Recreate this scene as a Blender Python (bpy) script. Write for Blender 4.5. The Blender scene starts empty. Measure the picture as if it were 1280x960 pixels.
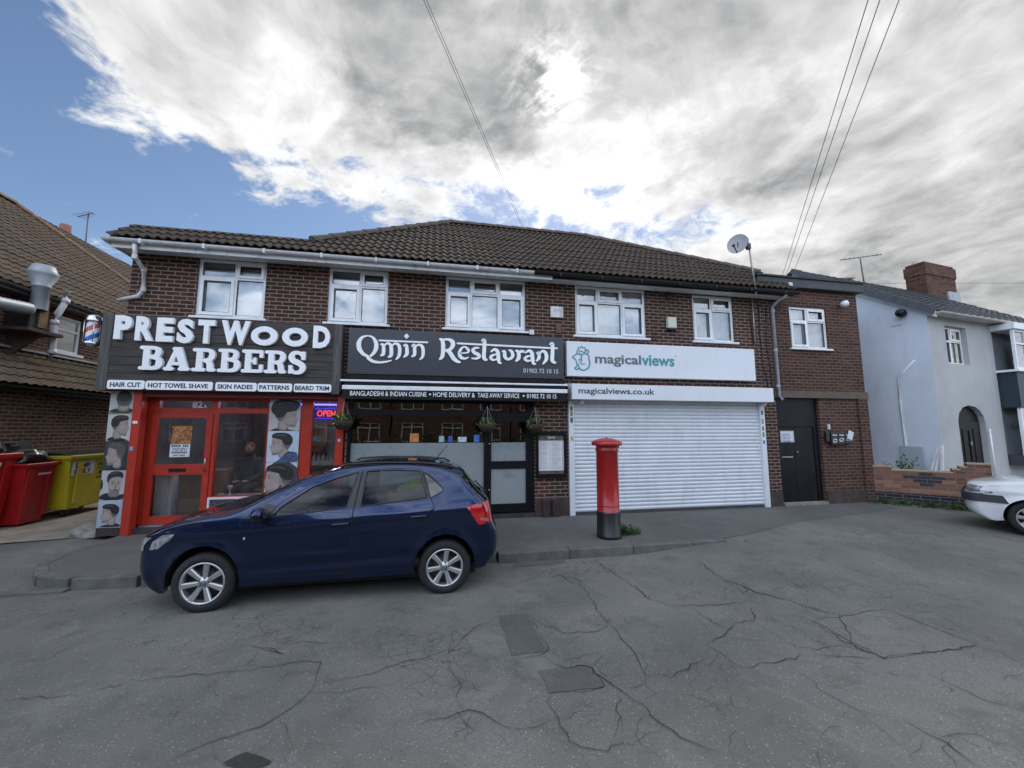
import bpy, bmesh, math, random
from mathutils import Vector, Matrix
from mathutils.geometry import delaunay_2d_cdt
random.seed(11)
S = bpy.context.scene
COL = S.collection
R = math.radians

# ------------------------------------------------------------------ camera
EYE = Vector((0, 0, 1.75))
YAW, TILT, FPX = R(11.2), math.atan(56 / 500), 500.0
FWD = Vector((math.sin(YAW) * math.cos(TILT), math.cos(YAW) * math.cos(TILT), math.sin(TILT)))
RGT = Vector((math.cos(YAW), -math.sin(YAW), 0))
UPV = RGT.cross(FWD)
cam = bpy.data.cameras.new('camera')
cam.sensor_width = 36
cam.lens = FPX / 1280 * 36
cam.clip_start = 0.05
cam.clip_end = 3000
camo = bpy.data.objects.new('camera', cam)
COL.objects.link(camo)
camo.matrix_world = Matrix(((RGT.x, UPV.x, -FWD.x, EYE.x), (RGT.y, UPV.y, -FWD.y, EYE.y), (RGT.z, UPV.z, -FWD.z, EYE.z), (0, 0, 0, 1)))
S.camera = camo


def ray(x, y):
    return FWD + RGT * ((x - 640) / FPX) - UPV * ((y - 480) / FPX)


def atY(x, y, Y):            # photo pixel -> point on the plane Y
    d = ray(x, y)
    return EYE + d * (Y / d.y)


def atX(x, y, X):
    d = ray(x, y)
    return EYE + d * (X / d.x)


def atZ(x, y, Z=0.0):
    d = ray(x, y)
    return EYE + d * ((Z - EYE.z) / d.z)


# ------------------------------------------------------------------ light
SUN_AZ, SUN_EL = R(17.5), R(42.7)
EXPOSURE = 0.52
S.view_settings.view_transform = 'Standard'
S.view_settings.look = 'None'
S.view_settings.gamma = 1
S.view_settings.use_curve_mapping = False
S.view_settings.exposure = EXPOSURE
sun = bpy.data.lights.new('sun', 'SUN')
sun.energy = 1.1
sun.angle = R(14)
sun.color = (1, 0.95, 0.88)
suno = bpy.data.objects.new('sun', sun)
COL.objects.link(suno)
SUND = Vector((math.sin(SUN_AZ) * math.cos(SUN_EL), math.cos(SUN_AZ) * math.cos(SUN_EL), math.sin(SUN_EL)))
suno.rotation_euler = SUND.to_track_quat('Z', 'Y').to_euler()

# ------------------------------------------------------------------ world: blue sky with broken cloud lit from behind
W = bpy.data.worlds.new('World')
S.world = W
W.use_nodes = True
wn, wl = W.node_tree.nodes, W.node_tree.links
wn.clear()


class G:                     # tiny node-graph helper
    def __init__(s, tree):
        s.t, s.n, s.l = tree, tree.nodes, tree.links

    def new(s, t, **k):
        n = s.n.new(t)
        for a, b in k.items():
            setattr(n, a, b)
        return n

    def put(s, sock, v):
        if isinstance(v, bpy.types.NodeSocket):
            s.l.new(v, sock)
        elif v is not None:
            sock.default_value = v

    def m(s, op, a, b=None, c=None, clamp=False):
        n = s.new('ShaderNodeMath', operation=op, use_clamp=clamp)
        for i, v in enumerate((a, b, c)):
            if v is not None:
                s.put(n.inputs[i], v)
        return n.outputs[0]

    def vm(s, op, a, b=None, out=0):
        n = s.new('ShaderNodeVectorMath', operation=op)
        s.put(n.inputs[0], a)
        if b is not None:
            if op == 'SCALE':
                s.put(n.inputs[3], b)
            else:
                s.put(n.inputs[1], b)
        return n.outputs[out]

    def noise(s, vec, scale, detail=4, rough=.5, dist=0, out=0):
        n = s.new('ShaderNodeTexNoise')
        s.put(n.inputs['Vector'], vec)
        n.inputs['Scale'].default_value = scale
        n.inputs['Detail'].default_value = detail
        n.inputs['Roughness'].default_value = rough
        n.inputs['Distortion'].default_value = dist
        return n.outputs[out]

    def ss(s, v, a, b, lo=0., hi=1.):
        n = s.new('ShaderNodeMapRange', interpolation_type='SMOOTHSTEP')
        s.put(n.inputs[0], v)
        for i, q in enumerate((a, b, lo, hi)):
            s.put(n.inputs[i + 1], q)
        return n.outputs[0]

    def mix(s, f, a, b, mode='MIX'):
        n = s.new('ShaderNodeMix', data_type='RGBA', blend_type=mode)
        s.put(n.inputs[0], f)
        s.put(n.inputs[6], c4(a))
        s.put(n.inputs[7], c4(b))
        return n.outputs[2]


def c4(c):
    if isinstance(c, (tuple, list)) and len(c) == 3:
        return (c[0], c[1], c[2], 1)
    return c


g = G(W.node_tree)
tc = g.new('ShaderNodeTexCoord')
D = tc.outputs['Generated']
sky = g.new('ShaderNodeTexSky', sky_type='NISHITA')
sky.sun_disc = False
sky.sun_elevation = SUN_EL
sky.sun_rotation = SUN_AZ
sky.altitude = 100
sky.air_density = 1.0
sky.dust_density = 0.3
sky.ozone_density = 2.5
sep = g.new('ShaderNodeSeparateXYZ')
g.put(sep.inputs[0], D)
dz = sep.outputs[2]
# cloud deck coordinates: the direction projected on a horizontal sheet
inv = g.m('DIVIDE', 1.0, g.m('ADD', g.m('MAXIMUM', dz, 0.0), 0.26))
P = g.vm('SCALE', D, inv)
warp = g.noise(P, 1.3, 3, .5, 0, 1)
Pw = g.vm('ADD', P, g.vm('SCALE', g.vm('SUBTRACT', warp, (.5, .5, .5)), 0.55))
n_big = g.noise(Pw, 1.1, 3, .5)
n_mid = g.noise(Pw, 2.6, 8, .60)
n_fine = g.noise(g.vm('ADD', P, g.vm('SCALE', g.vm('SUBTRACT', g.noise(P, 4.5, 4, .6, 0, 1), (.5, .5, .5)), .30)), 5.5, 10, .62)
n_wisp = g.noise(g.vm('ADD', P, g.vm('SCALE', g.vm('SUBTRACT', warp, (.5, .5, .5)), 1.3)), 3.0, 10, .66)


def side(p, q):              # >0 on one side of the great circle through two photo directions
    n = ray(*p).normalized().cross(ray(*q).normalized()).normalized()
    return g.vm('DOT_PRODUCT', D, tuple(n), 1)


e1 = side((45, -60), (185, 245))
e2 = side((130, 206), (800, 304))
e3 = side((740, 330), (900, 225))
SGN = [1 if (lambda n: n.dot(ray(700, 60).normalized()) > 0)(ray(*p).normalized().cross(ray(*q).normalized())) else -1 for p, q in (((45, -60), (185, 245)), ((130, 206), (800, 304)))]
s3 = 1 if ray(740, 330).normalized().cross(ray(900, 225).normalized()).dot(ray(1100, 200).normalized()) > 0 else -1
f1 = g.m('MULTIPLY', e1, SGN[0])
f2 = g.m('MULTIPLY', e2, SGN[1])
f3 = g.m('MULTIPLY', e3, s3)
field = g.m('MAXIMUM', g.m('MINIMUM', f1, f2), f3)
nsum = g.m('ADD', g.m('MULTIPLY', g.m('SUBTRACT', n_mid, .5), .40), g.m('ADD', g.m('MULTIPLY', g.m('SUBTRACT', n_fine, .5), .28), g.m('MULTIPLY', g.m('SUBTRACT', n_wisp, .5), .40)))
# fairly solid deck inside, ragged towards its edges
cov = g.ss(g.m('ADD', g.m('MULTIPLY', field, 1.0), nsum), -0.015, 0.075)
wisps = g.m('MULTIPLY', g.ss(g.m('ADD', g.m('MULTIPLY', n_wisp, .6), g.m('MULTIPLY', n_fine, .4)), .555, .70), .75)
cov = g.m('MAXIMUM', cov, wisps)
back = g.ss(sep.outputs[1], 0.25, -0.35)
BACK_K = 2.2
cov = g.mix(back, cov, g.ss(g.m('ADD', n_mid, g.m('MULTIPLY', n_big, .3)), 0.50, 0.70))
# cloud light: thick grey bellies, bright ragged margins, glare round the hidden sun
dsun = g.vm('DOT_PRODUCT', D, tuple(SUND), 1)
glare = g.m('MULTIPLY', g.m('POWER', g.m('MAXIMUM', dsun, 0.0), 500.0), g.ss(g.m('ADD', n_wisp, g.m('MULTIPLY', g.m('SUBTRACT', n_fine, .5), .6)), .40, .62))
glare2 = g.m('POWER', g.m('MAXIMUM', dsun, 0.0), 22.0)
edge = g.ss(g.m('ADD', field, nsum), 0.26, 0.02)
thick = g.ss(g.m('ADD', g.m('MULTIPLY', n_big, .55), g.m('MULTIPLY', n_mid, .45)), 0.36, 0.66)
PS_ = Vector((SUND.x, SUND.y, 0)) / (SUND.z + .26)
tos = g.vm('NORMALIZE', g.vm('SUBTRACT', tuple(PS_), P))


def billow(v):
    wv_ = g.vm('ADD', v, g.vm('SCALE', g.vm('SUBTRACT', g.noise(v, 2.2, 3, .5, 0, 1), (.5, .5, .5)), .5))
    return g.noise(wv_, 2.9, 7, .56)


b0 = billow(P)
b1 = billow(g.vm('ADD', P, g.vm('SCALE', tos, .085)))
low_ = g.ss(dz, .04, .40, .30, 1.)
relief = g.m('MULTIPLY', g.m('SUBTRACT', b0, b1), low_)            # puffs are lit on the side towards the sun
lum = g.m('ADD', .785, g.m('MULTIPLY', thick, -.26))
lum = g.m('ADD', lum, g.m('MULTIPLY', relief, 2.0))
lum = g.m('ADD', lum, g.m('MULTIPLY', g.m('SUBTRACT', b0, .5), -.55))
lum = g.m('ADD', lum, g.m('MULTIPLY', g.m('SUBTRACT', n_fine, .5), .55))
lum = g.m('ADD', lum, g.m('MULTIPLY', g.m('SUBTRACT', n_wisp, .5), .55))
lum = g.m('ADD', lum, g.m('MULTIPLY', edge, g.m('ADD', .30, g.m('MULTIPLY', g.m('POWER', g.m('MAXIMUM', dsun, 0.0), 8.), .75))))
lum = g.m('ADD', lum, g.m('MULTIPLY', glare2, .06))
lum = g.m('ADD', lum, g.m('MULTIPLY', glare, 2.4))
lum = g.m('MAXIMUM', lum, .36)
lum = g.m('MULTIPLY', lum, g.m('ADD', 1.0, g.m('MULTIPLY', back, BACK_K)))
tint = g.mix(g.ss(lum, .25, .8), (.94, .97, 1.0), (1, 1, 1))
CLOUD_K = 0.60
tint = g.mix(back, tint, (.84, .94, 1.12))
cl = g.vm('SCALE', tint, g.m('MULTIPLY', lum, CLOUD_K))
SKY_K = 0.080
skyc = g.vm('SCALE', sky.outputs[0], g.m('MULTIPLY', SKY_K, g.m('ADD', 1.0, g.m('MULTIPLY', back, 1.2))))
mixc = g.mix(cov, skyc, cl)
bg = g.new('ShaderNodeBackground')
g.put(bg.inputs[0], mixc)
bg.inputs[1].default_value = 1.0
out = g.new('ShaderNodeOutputWorld')
g.l.new(bg.outputs[0], out.inputs[0])
W.cycles.sampling_method = 'MANUAL'
W.cycles.sample_map_resolution = 1024

# ------------------------------------------------------------------ materials
MATS = {}


def M(name, col, rough=.6, metal=0., var=.12, scale=6., bump=0., spec=.5, coat=0., fine=0., emit=None, dirt=0.):
    """Principled material: base colour broken up by two noises, optional bump."""
    if name in MATS:
        return MATS[name]
    m = bpy.data.materials.new(name)
    m.use_nodes = True
    q = G(m.node_tree)
    b = q.n['Principled BSDF']
    t = q.new('ShaderNodeTexCoord').outputs['Object']
    n1 = q.noise(t, scale, 5, .6)
    dark = tuple(c * (1 - var) for c in col)
    lite = tuple(min(1, c * (1 + var)) for c in col)
    c = q.mix(q.ss(n1, .3, .7), dark, lite)
    if fine:
        n2 = q.noise(t, scale * 18, 3, .6)
        c = q.mix(q.m('MULTIPLY', q.ss(n2, .45, .75), fine), c, tuple(x * .45 for x in col))
    if dirt:
        n3 = q.noise(q.vm('MULTIPLY', t, (3., 3., .7)), 2.2, 6, .65)
        c = q.mix(q.m('MULTIPLY', q.ss(n3, .48, .75), dirt), c, (.10, .09, .075))
    q.put(b.inputs['Base Color'], c)
    q.put(b.inputs['Roughness'], q.m('ADD', rough - .06, q.m('MULTIPLY', n1, .12), clamp=True))
    b.inputs['Metallic'].default_value = metal
    b.inputs['Specular IOR Level'].default_value = spec
    b.inputs['Coat Weight'].default_value = coat
    b.inputs['Coat Roughness'].default_value = .04
    if emit:
        b.inputs['Emission Color'].default_value = c4(emit[0])
        b.inputs['Emission Strength'].default_value = emit[1]
    if bump:
        bn = q.new('ShaderNodeBump')
        bn.inputs['Strength'].default_value = bump
        bn.inputs['Distance'].default_value = .01
        q.put(bn.inputs['Height'], q.noise(t, scale * 9, 4, .6))
        q.l.new(bn.outputs[0], b.inputs['Normal'])
    MATS[name] = m
    return m


def brick_mat(name, a, b2, mortar, bw=.225, bh=.075, ms=.011, stain=.4, dark=(.03, .02, .018)):
    m = bpy.data.materials.new(name)
    m.use_nodes = True
    q = G(m.node_tree)
    b = q.n['Principled BSDF']
    t = q.new('ShaderNodeTexCoord').outputs['UV']
    wob = q.vm('SCALE', q.vm('SUBTRACT', q.noise(t, 9, 2, .5, 0, 1), (.5, .5, .5)), .006)
    tv = q.vm('ADD', t, wob)
    br = q.new('ShaderNodeTexBrick')
    q.put(br.inputs['Vector'], tv)
    br.offset = .5
    for k, v in (('Color1', c4(a)), ('Color2', c4(b2)), ('Mortar', c4(mortar)), ('Scale', 1.), ('Mortar Size', ms), ('Mortar Smooth', .25), ('Bias', -.1), ('Brick Width', bw), ('Row Height', bh)):
        br.inputs[k].default_value = v
    # each brick a shade of its own: white noise on its row and column
    sp = q.new('ShaderNodeSeparateXYZ')
    q.put(sp.inputs[0], t)
    row = q.m('FLOOR', q.m('DIVIDE', sp.outputs[1], bh))
    sh = q.m('MULTIPLY', q.m('MODULO', q.m('ABSOLUTE', row), 2.), .5)
    colm = q.m('FLOOR', q.m('ADD', q.m('DIVIDE', sp.outputs[0], bw), sh))
    cb = q.new('ShaderNodeCombineXYZ')
    q.put(cb.inputs[0], row)
    q.put(cb.inputs[1], colm)
    wn_ = q.new('ShaderNodeTexWhiteNoise')
    q.put(wn_.inputs[0], cb.outputs[0])
    c = q.mix(q.m('MULTIPLY', q.ss(wn_.outputs[0], .55, .98), .85), br.outputs[0], dark)
    c = q.mix(q.m('MULTIPLY', q.ss(wn_.outputs[0], .25, .0), .6), c, (a[0] * 1.5, a[1] * 1.7, a[2] * 1.7))
    c = q.mix(br.outputs[1], c, br.outputs[0])
    n1 = q.noise(t, 1.1, 6, .65)
    n2 = q.noise(t, 60, 4, .6)
    c = q.mix(q.m('MULTIPLY', q.ss(n1, .42, .75), stain), c, dark)
    c = q.mix(q.m('MULTIPLY', q.ss(n2, .5, .8), .45), c, tuple(x * .5 for x in a))
    q.put(b.inputs['Base Color'], c)
    b.inputs['Roughness'].default_value = .85
    b.inputs['Specular IOR Level'].default_value = .25
    bn = q.new('ShaderNodeBump')
    bn.inputs['Strength'].default_value = .8
    bn.inputs['Distance'].default_value = .008
    q.put(bn.inputs['Height'], q.m('ADD', q.m('MULTIPLY', br.outputs[1], -1.), q.m('MULTIPLY', n2, .35)))
    q.l.new(bn.outputs[0], b.inputs['Normal'])
    MATS[name] = m
    return m


def glass_mat(name, tint, refl=.08, rough=.0, alpha=1.):
    """thin window glass: tinted see-through plus a mirror film that grows at grazing angles"""
    m = bpy.data.materials.new(name)
    m.use_nodes = True
    q = G(m.node_tree)
    q.n.clear()
    tr = q.new('ShaderNodeBsdfTransparent')
    tr.inputs[0].default_value = c4(tint)
    gl = q.new('ShaderNodeBsdfGlossy')
    gl.inputs['Roughness'].default_value = rough
    fr = q.new('ShaderNodeFresnel')
    fr.inputs[0].default_value = 1.5
    t = q.new('ShaderNodeTexCoord').outputs['Object']
    bn = q.new('ShaderNodeBump')
    bn.inputs['Strength'].default_value = .06
    bn.inputs['Distance'].default_value = .02
    q.put(bn.inputs['Height'], q.noise(t, 1.7, 2, .5))
    q.l.new(bn.outputs[0], gl.inputs['Normal'])
    f = q.m('ADD', q.m('MULTIPLY', fr.outputs[0], 1.0), refl, clamp=True)
    mx = q.new('ShaderNodeMixShader')
    q.put(mx.inputs[0], f)
    q.l.new(tr.outputs[0], mx.inputs[1])
    q.l.new(gl.outputs[0], mx.inputs[2])
    o = q.new('ShaderNodeOutputMaterial')
    q.l.new(mx.outputs[0], o.inputs[0])
    MATS[name] = m
    return m


def tile_mat(name, a, b2, moss):
    m = bpy.data.materials.new(name)
    m.use_nodes = True
    q = G(m.node_tree)
    b = q.n['Principled BSDF']
    t = q.new('ShaderNodeTexCoord').outputs['Object']
    n1 = q.noise(t, 2.2, 6, .65)
    n2 = q.noise(t, 40, 4, .6)
    v = q.new('ShaderNodeTexVoronoi')
    q.put(v.inputs['Vector'], t)
    v.inputs['Scale'].default_value = 3.3
    c = q.mix(q.ss(n1, .3, .7), a, b2)
    sv = q.new('ShaderNodeSeparateColor')
    q.put(sv.inputs[0], v.outputs['Color'])
    c = q.mix(q.m('MULTIPLY', sv.outputs[0], .45), c, tuple(x * .45 for x in a))
    c = q.mix(q.m('MULTIPLY', q.ss(n2, .55, .8), .7), c, moss)
    n3 = q.noise(t, .9, 7, .7)
    c = q.mix(q.m('MULTIPLY', q.ss(n3, .54, .72), .55), c, tuple(x * 1.15 for x in moss))
    c = q.mix(q.m('MULTIPLY', q.ss(q.noise(t, 11, 3, .6), .60, .74), .5), c, tuple(x * .35 for x in a))
    q.put(b.inputs['Base Color'], c)
    b.inputs['Roughness'].default_value = .85
    b.inputs['Specular IOR Level'].default_value = .25
    bn = q.new('ShaderNodeBump')
    bn.inputs['Strength'].default_value = .5
    bn.inputs['Distance'].default_value = .006
    q.put(bn.inputs['Height'], n2)
    q.l.new(bn.outputs[0], b.inputs['Normal'])
    MATS[name] = m
    return m


# ------------------------------------------------------------------ mesh builder
class MB:
    def __init__(s):
        s.v, s.f, s.mi, s.sm = [], [], [], []
        s.cur, s.smooth = 0, False

    def face(s, idx):
        s.f.append(tuple(idx))
        s.mi.append(s.cur)
        s.sm.append(s.smooth)

    def add(s, vs, fs):
        o = len(s.v)
        s.v += [tuple(p) for p in vs]
        for f in fs:
            s.face([i + o for i in f])

    def quad(s, a, b, c, d):
        s.add([a, b, c, d], [(0, 1, 2, 3)])

    def box(s, x0, x1, y0, y1, z0, z1):
        x0, x1 = min(x0, x1), max(x0, x1)
        y0, y1 = min(y0, y1), max(y0, y1)
        z0, z1 = min(z0, z1), max(z0, z1)
        s.add([(x0, y0, z0), (x1, y0, z0), (x1, y1, z0), (x0, y1, z0), (x0, y0, z1), (x1, y0, z1), (x1, y1, z1), (x0, y1, z1)],
              [(3, 2, 1, 0), (4, 5, 6, 7), (0, 1, 5, 4), (1, 2, 6, 5), (2, 3, 7, 6), (3, 0, 4, 7)])

    def prism(s, pts, y0, y1):
        """polygon in (x,z) extruded from y0 (front, facing -y) to y1"""
        a = sum(pts[i][0] * pts[(i + 1) % len(pts)][1] - pts[(i + 1) % len(pts)][0] * pts[i][1] for i in range(len(pts)))
        if a < 0:
            pts = pts[::-1]
        n = len(pts)
        s.add([(p[0], y0, p[1]) for p in pts] + [(p[0], y1, p[1]) for p in pts],
              [tuple(range(n)), tuple(range(2 * n - 1, n - 1, -1))] + [(i, i + n, (i + 1) % n + n, (i + 1) % n) for i in range(n)])

    def poly(s, pts3):
        s.add(pts3, [tuple(range(len(pts3)))])

    def tube(s, pts, r, n=8, cap=True, r2=None):
        pts = [Vector(p) for p in pts]
        rings = []
        for i, p in enumerate(pts):
            t = (pts[min(i + 1, len(pts) - 1)] - pts[max(i - 1, 0)]).normalized()
            a = t.cross(Vector((0, 0, 1)))
            if a.length < .05:
                a = t.cross(Vector((0, 1, 0)))
            a.normalize()
            b = t.cross(a)
            rr = r if r2 is None else r + (r2 - r) * i / (len(pts) - 1)
            if callable(r):
                rr = r(i)
            rings.append([p + a * (math.cos(2 * math.pi * k / n) * rr) + b * (math.sin(2 * math.pi * k / n) * rr) for k in range(n)])
        o = len(s.v)
        for q in rings:
            s.v += [tuple(p) for p in q]
        old = s.smooth
        s.smooth = n > 5
        for i in range(len(rings) - 1):
            for k in range(n):
                a, b = o + i * n + k, o + i * n + (k + 1) % n
                s.face((a, b, b + n, a + n))
        s.smooth = False
        if cap:
            s.face(tuple(o + k for k in range(n))[::-1])
            e = o + (len(rings) - 1) * n
            s.face(tuple(e + k for k in range(n)))
        s.smooth = old

    def lathe(s, prof, c, axis='z', n=32, a0=0., a1=2 * math.pi):
        """profile [(r, h)] spun round an axis through c"""
        c = Vector(c)
        full = abs(a1 - a0 - 2 * math.pi) < 1e-6
        cols = n if full else n + 1
        o = len(s.v)
        for k in range(cols):
            a = a0 + (a1 - a0) * k / n
            for r, h in prof:
                if axis == 'z':
                    p = (r * math.cos(a), r * math.sin(a), h)
                elif axis == 'y':
                    p = (r * math.cos(a), h, r * math.sin(a))
                else:
                    p = (h, r * math.cos(a), r * math.sin(a))
                s.v.append((c.x + p[0], c.y + p[1], c.z + p[2]))
        L = len(prof)
        old = s.smooth
        s.smooth = True
        for k in range(n):
            k2 = (k + 1) % cols
            for j in range(L - 1):
                s.face((o + k * L + j, o + k2 * L + j, o + k2 * L + j + 1, o + k * L + j + 1))
        s.smooth = old

    def blob(s, c, rx, ry, rz, n=10, m=7, jit=0.):
        prof = []
        o = len(s.v)
        for j in range(m + 1):
            ph = math.pi * j / m
            for k in range(n):
                th = 2 * math.pi * k / n
                f = 1 + random.uniform(-jit, jit)
                s.v.append((c[0] + rx * f * math.sin(ph) * math.cos(th), c[1] + ry * f * math.sin(ph) * math.sin(th), c[2] + rz * f * math.cos(ph)))
        old = s.smooth
        s.smooth = True
        for j in range(m):
            for k in range(n):
                a, b = o + j * n + k, o + j * n + (k + 1) % n
                s.face((a, a + n, b + n, b))
        s.smooth = old

    def plate(s, x0, x1, z0, z1, holes, y0, y1, back=True, rim=True):
        """flat plate in the xz plane (front y0, back y1) with rectangular holes, no overlapping faces"""
        xs = sorted({x0, x1, *[h[0] for h in holes], *[h[1] for h in holes]})
        zs = sorted({z0, z1, *[h[2] for h in holes], *[h[3] for h in holes]})
        xs = [x for x in xs if x0 - 1e-6 <= x <= x1 + 1e-6]
        zs = [z for z in zs if z0 - 1e-6 <= z <= z1 + 1e-6]
        for i in range(len(xs) - 1):
            for j in range(len(zs) - 1):
                cx, cz = (xs[i] + xs[i + 1]) / 2, (zs[j] + zs[j + 1]) / 2
                if any(h[0] < cx < h[1] and h[2] < cz < h[3] for h in holes):
                    continue
                a, b, c, d = xs[i], xs[i + 1], zs[j], zs[j + 1]
                s.quad((a, y0, c), (b, y0, c), (b, y0, d), (a, y0, d))
                if back:
                    s.quad((b, y1, c), (a, y1, c), (a, y1, d), (b, y1, d))
        for h in holes:
            a, b, c, d = h[0], h[1], max(h[2], z0), min(h[3], z1)
            s.quad((a, y0, c), (a, y0, d), (a, y1, d), (a, y1, c))
            s.quad((b, y0, d), (b, y0, c), (b, y1, c), (b, y1, d))
            if h[3] < z1 - 1e-6:
                s.quad((a, y0, d), (b, y0, d), (b, y1, d), (a, y1, d))
            if h[2] > z0 + 1e-6:
                s.quad((b, y0, c), (a, y0, c), (a, y1, c), (b, y1, c))
        if rim:
            s.quad((x0, y0, z1), (x1, y0, z1), (x1, y1, z1), (x0, y1, z1))
            s.quad((x0, y1, z0), (x1, y1, z0), (x1, y0, z0), (x0, y0, z0))
            s.quad((x0, y1, z0), (x0, y0, z0), (x0, y0, z1), (x0, y1, z1))
            s.quad((x1, y0, z0), (x1, y1, z0), (x1, y1, z1), (x1, y0, z1))

    def stroke(s, pts, w, y0, y1, smooth=True, cap=False):
        """ribbon letter stroke: pts [(x,z)], w = width or list of widths"""
        if not isinstance(w, (list, tuple)):
            w = [w] * len(pts)
        P_, W_ = [], []
        if smooth and len(pts) > 2:
            n = len(pts)
            for i in range(n - 1):
                p0, p1, p2, p3 = (Vector(pts[max(i - 1, 0)]), Vector(pts[i]), Vector(pts[i + 1]), Vector(pts[min(i + 2, n - 1)]))
                for k in range(6):
                    t = k / 6
                    P_.append(.5 * ((2 * p1) + (p2 - p0) * t + (2 * p0 - 5 * p1 + 4 * p2 - p3) * t * t + (3 * p1 - p0 - 3 * p2 + p3) * t ** 3))
                    W_.append(w[i] + (w[i + 1] - w[i]) * t)
            P_.append(Vector(pts[-1]))
            W_.append(w[-1])
        else:
            P_, W_ = [Vector(p) for p in pts], list(w)
        n = len(P_)
        L, Rr = [], []
        for i in range(n):
            t = (P_[min(i + 1, n - 1)] - P_[max(i - 1, 0)]).normalized()
            nn = Vector((-t.y, t.x))
            L.append(P_[i] + nn * W_[i] / 2)
            Rr.append(P_[i] - nn * W_[i] / 2)
        o = len(s.v)
        for q in (L, Rr):
            for y in (y0, y1):
                s.v += [(p.x, y, p.y) for p in q]
        # order: L y0 | L y1 | R y0 | R y1
        for i in range(n - 1):
            s.face((o + i, o + 2 * n + i, o + 2 * n + i + 1, o + i + 1))
            s.face((o + i, o + i + 1, o + n + i + 1, o + n + i))
            s.face((o + 2 * n + i + 1, o + 2 * n + i, o + 3 * n + i, o + 3 * n + i + 1))
        s.face((o, o + n, o + 3 * n, o + 2 * n))
        s.face((o + n - 1, o + 3 * n - 1, o + 4 * n - 1, o + 2 * n - 1))

    def text(s, st, x0, x1, z0, z1, yf, yb, bold=0., cap_only=None):
        """lettering fitted into the rectangle, front face at yf, back at yb (wall side)"""
        cu = bpy.data.curves.new('t', 'FONT')
        cu.body = st
        cu.offset = bold
        cu.extrude = .5
        cu.resolution_u = 3
        ob = bpy.data.objects.new('t', cu)
        me = bpy.data.meshes.new_from_object(ob)
        vs = [v.co.copy() for v in me.vertices]
        fs = [tuple(p.vertices) for p in me.polygons]
        bpy.data.objects.remove(ob)
        bpy.data.curves.remove(cu)
        bpy.data.meshes.remove(me)
        if not vs:
            return
        ax, bx = min(v.x for v in vs), max(v.x for v in vs)
        ay, by = min(v.y for v in vs), max(v.y for v in vs)
        s.add([(x0 + (v.x - ax) / (bx - ax) * (x1 - x0), yf if v.z > 0 else yb, z0 + (v.y - ay) / (by - ay) * (z1 - z0)) for v in vs], fs)

    def build(s, name, mats, parent=None, bevel=0., loc=None, weld=False):
        me = bpy.data.meshes.new(name)
        me.from_pydata(s.v, [], s.f)
        if not isinstance(mats, (list, tuple)):
            mats = [mats]
        for m in mats:
            me.materials.append(m)
        me.polygons.foreach_set('material_index', s.mi)
        me.polygons.foreach_set('use_smooth', s.sm)
        uv = me.uv_layers.new(name='UVMap')
        for p in me.polygons:
            n = p.normal
            ax, ay, az = abs(n.x), abs(n.y), abs(n.z)
            for li in p.loop_indices:
                c = me.vertices[me.loops[li].vertex_index].co
                if az > ax and az > ay:
                    uv.data[li].uv = (c.x, c.y)
                elif ay >= ax:
                    uv.data[li].uv = (c.x, c.z)
                else:
                    uv.data[li].uv = (c.y + .11, c.z)
        if weld:
            bm = bmesh.new()
            bm.from_mesh(me)
            bmesh.ops.remove_doubles(bm, verts=bm.verts, dist=weld)
            bm.to_mesh(me)
            bm.free()
        me.update()
        o = bpy.data.objects.new(name, me)
        COL.objects.link(o)
        if parent is not None:
            o.parent = parent
        if loc is not None:
            o.location = loc
        if bevel:
            b = o.modifiers.new('edge', 'BEVEL')
            b.width = bevel
            b.segments = 2
            b.limit_method = 'ANGLE'
            b.angle_limit = R(40)
        return o


def thing(name, label, cat, loc=(0, 0, 0), rz=0., group=None):
    o = bpy.data.objects.new(name, None)
    COL.objects.link(o)
    o.location = loc
    o.rotation_euler = (0, 0, rz)
    o.empty_display_size = .2
    o['label'] = label
    o['category'] = cat
    if group:
        o['group'] = group
    return o


def tag(o, label, cat, group=None):
    o['label'] = label
    o['category'] = cat
    if group:
        o['group'] = group
    return o


def struct(o, kind='structure'):
    o['kind'] = kind
    return o


def local(parent, mb):       # world-space mesh data under a thing placed at its base
    L = parent.location
    mb.v = [(p[0] - L.x, p[1] - L.y, p[2] - L.z) for p in mb.v]
    return mb


def smooth01(x, a, b):
    t = max(0., min(1., (x - a) / (b - a)))
    return t * t * (3 - 2 * t)


def copy_tree(o, parent=None):
    c = o.copy()
    COL.objects.link(c)
    c.parent = parent
    for ch in [k for k in bpy.data.objects if k.parent == o]:
        copy_tree(ch, c)
    return c


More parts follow.
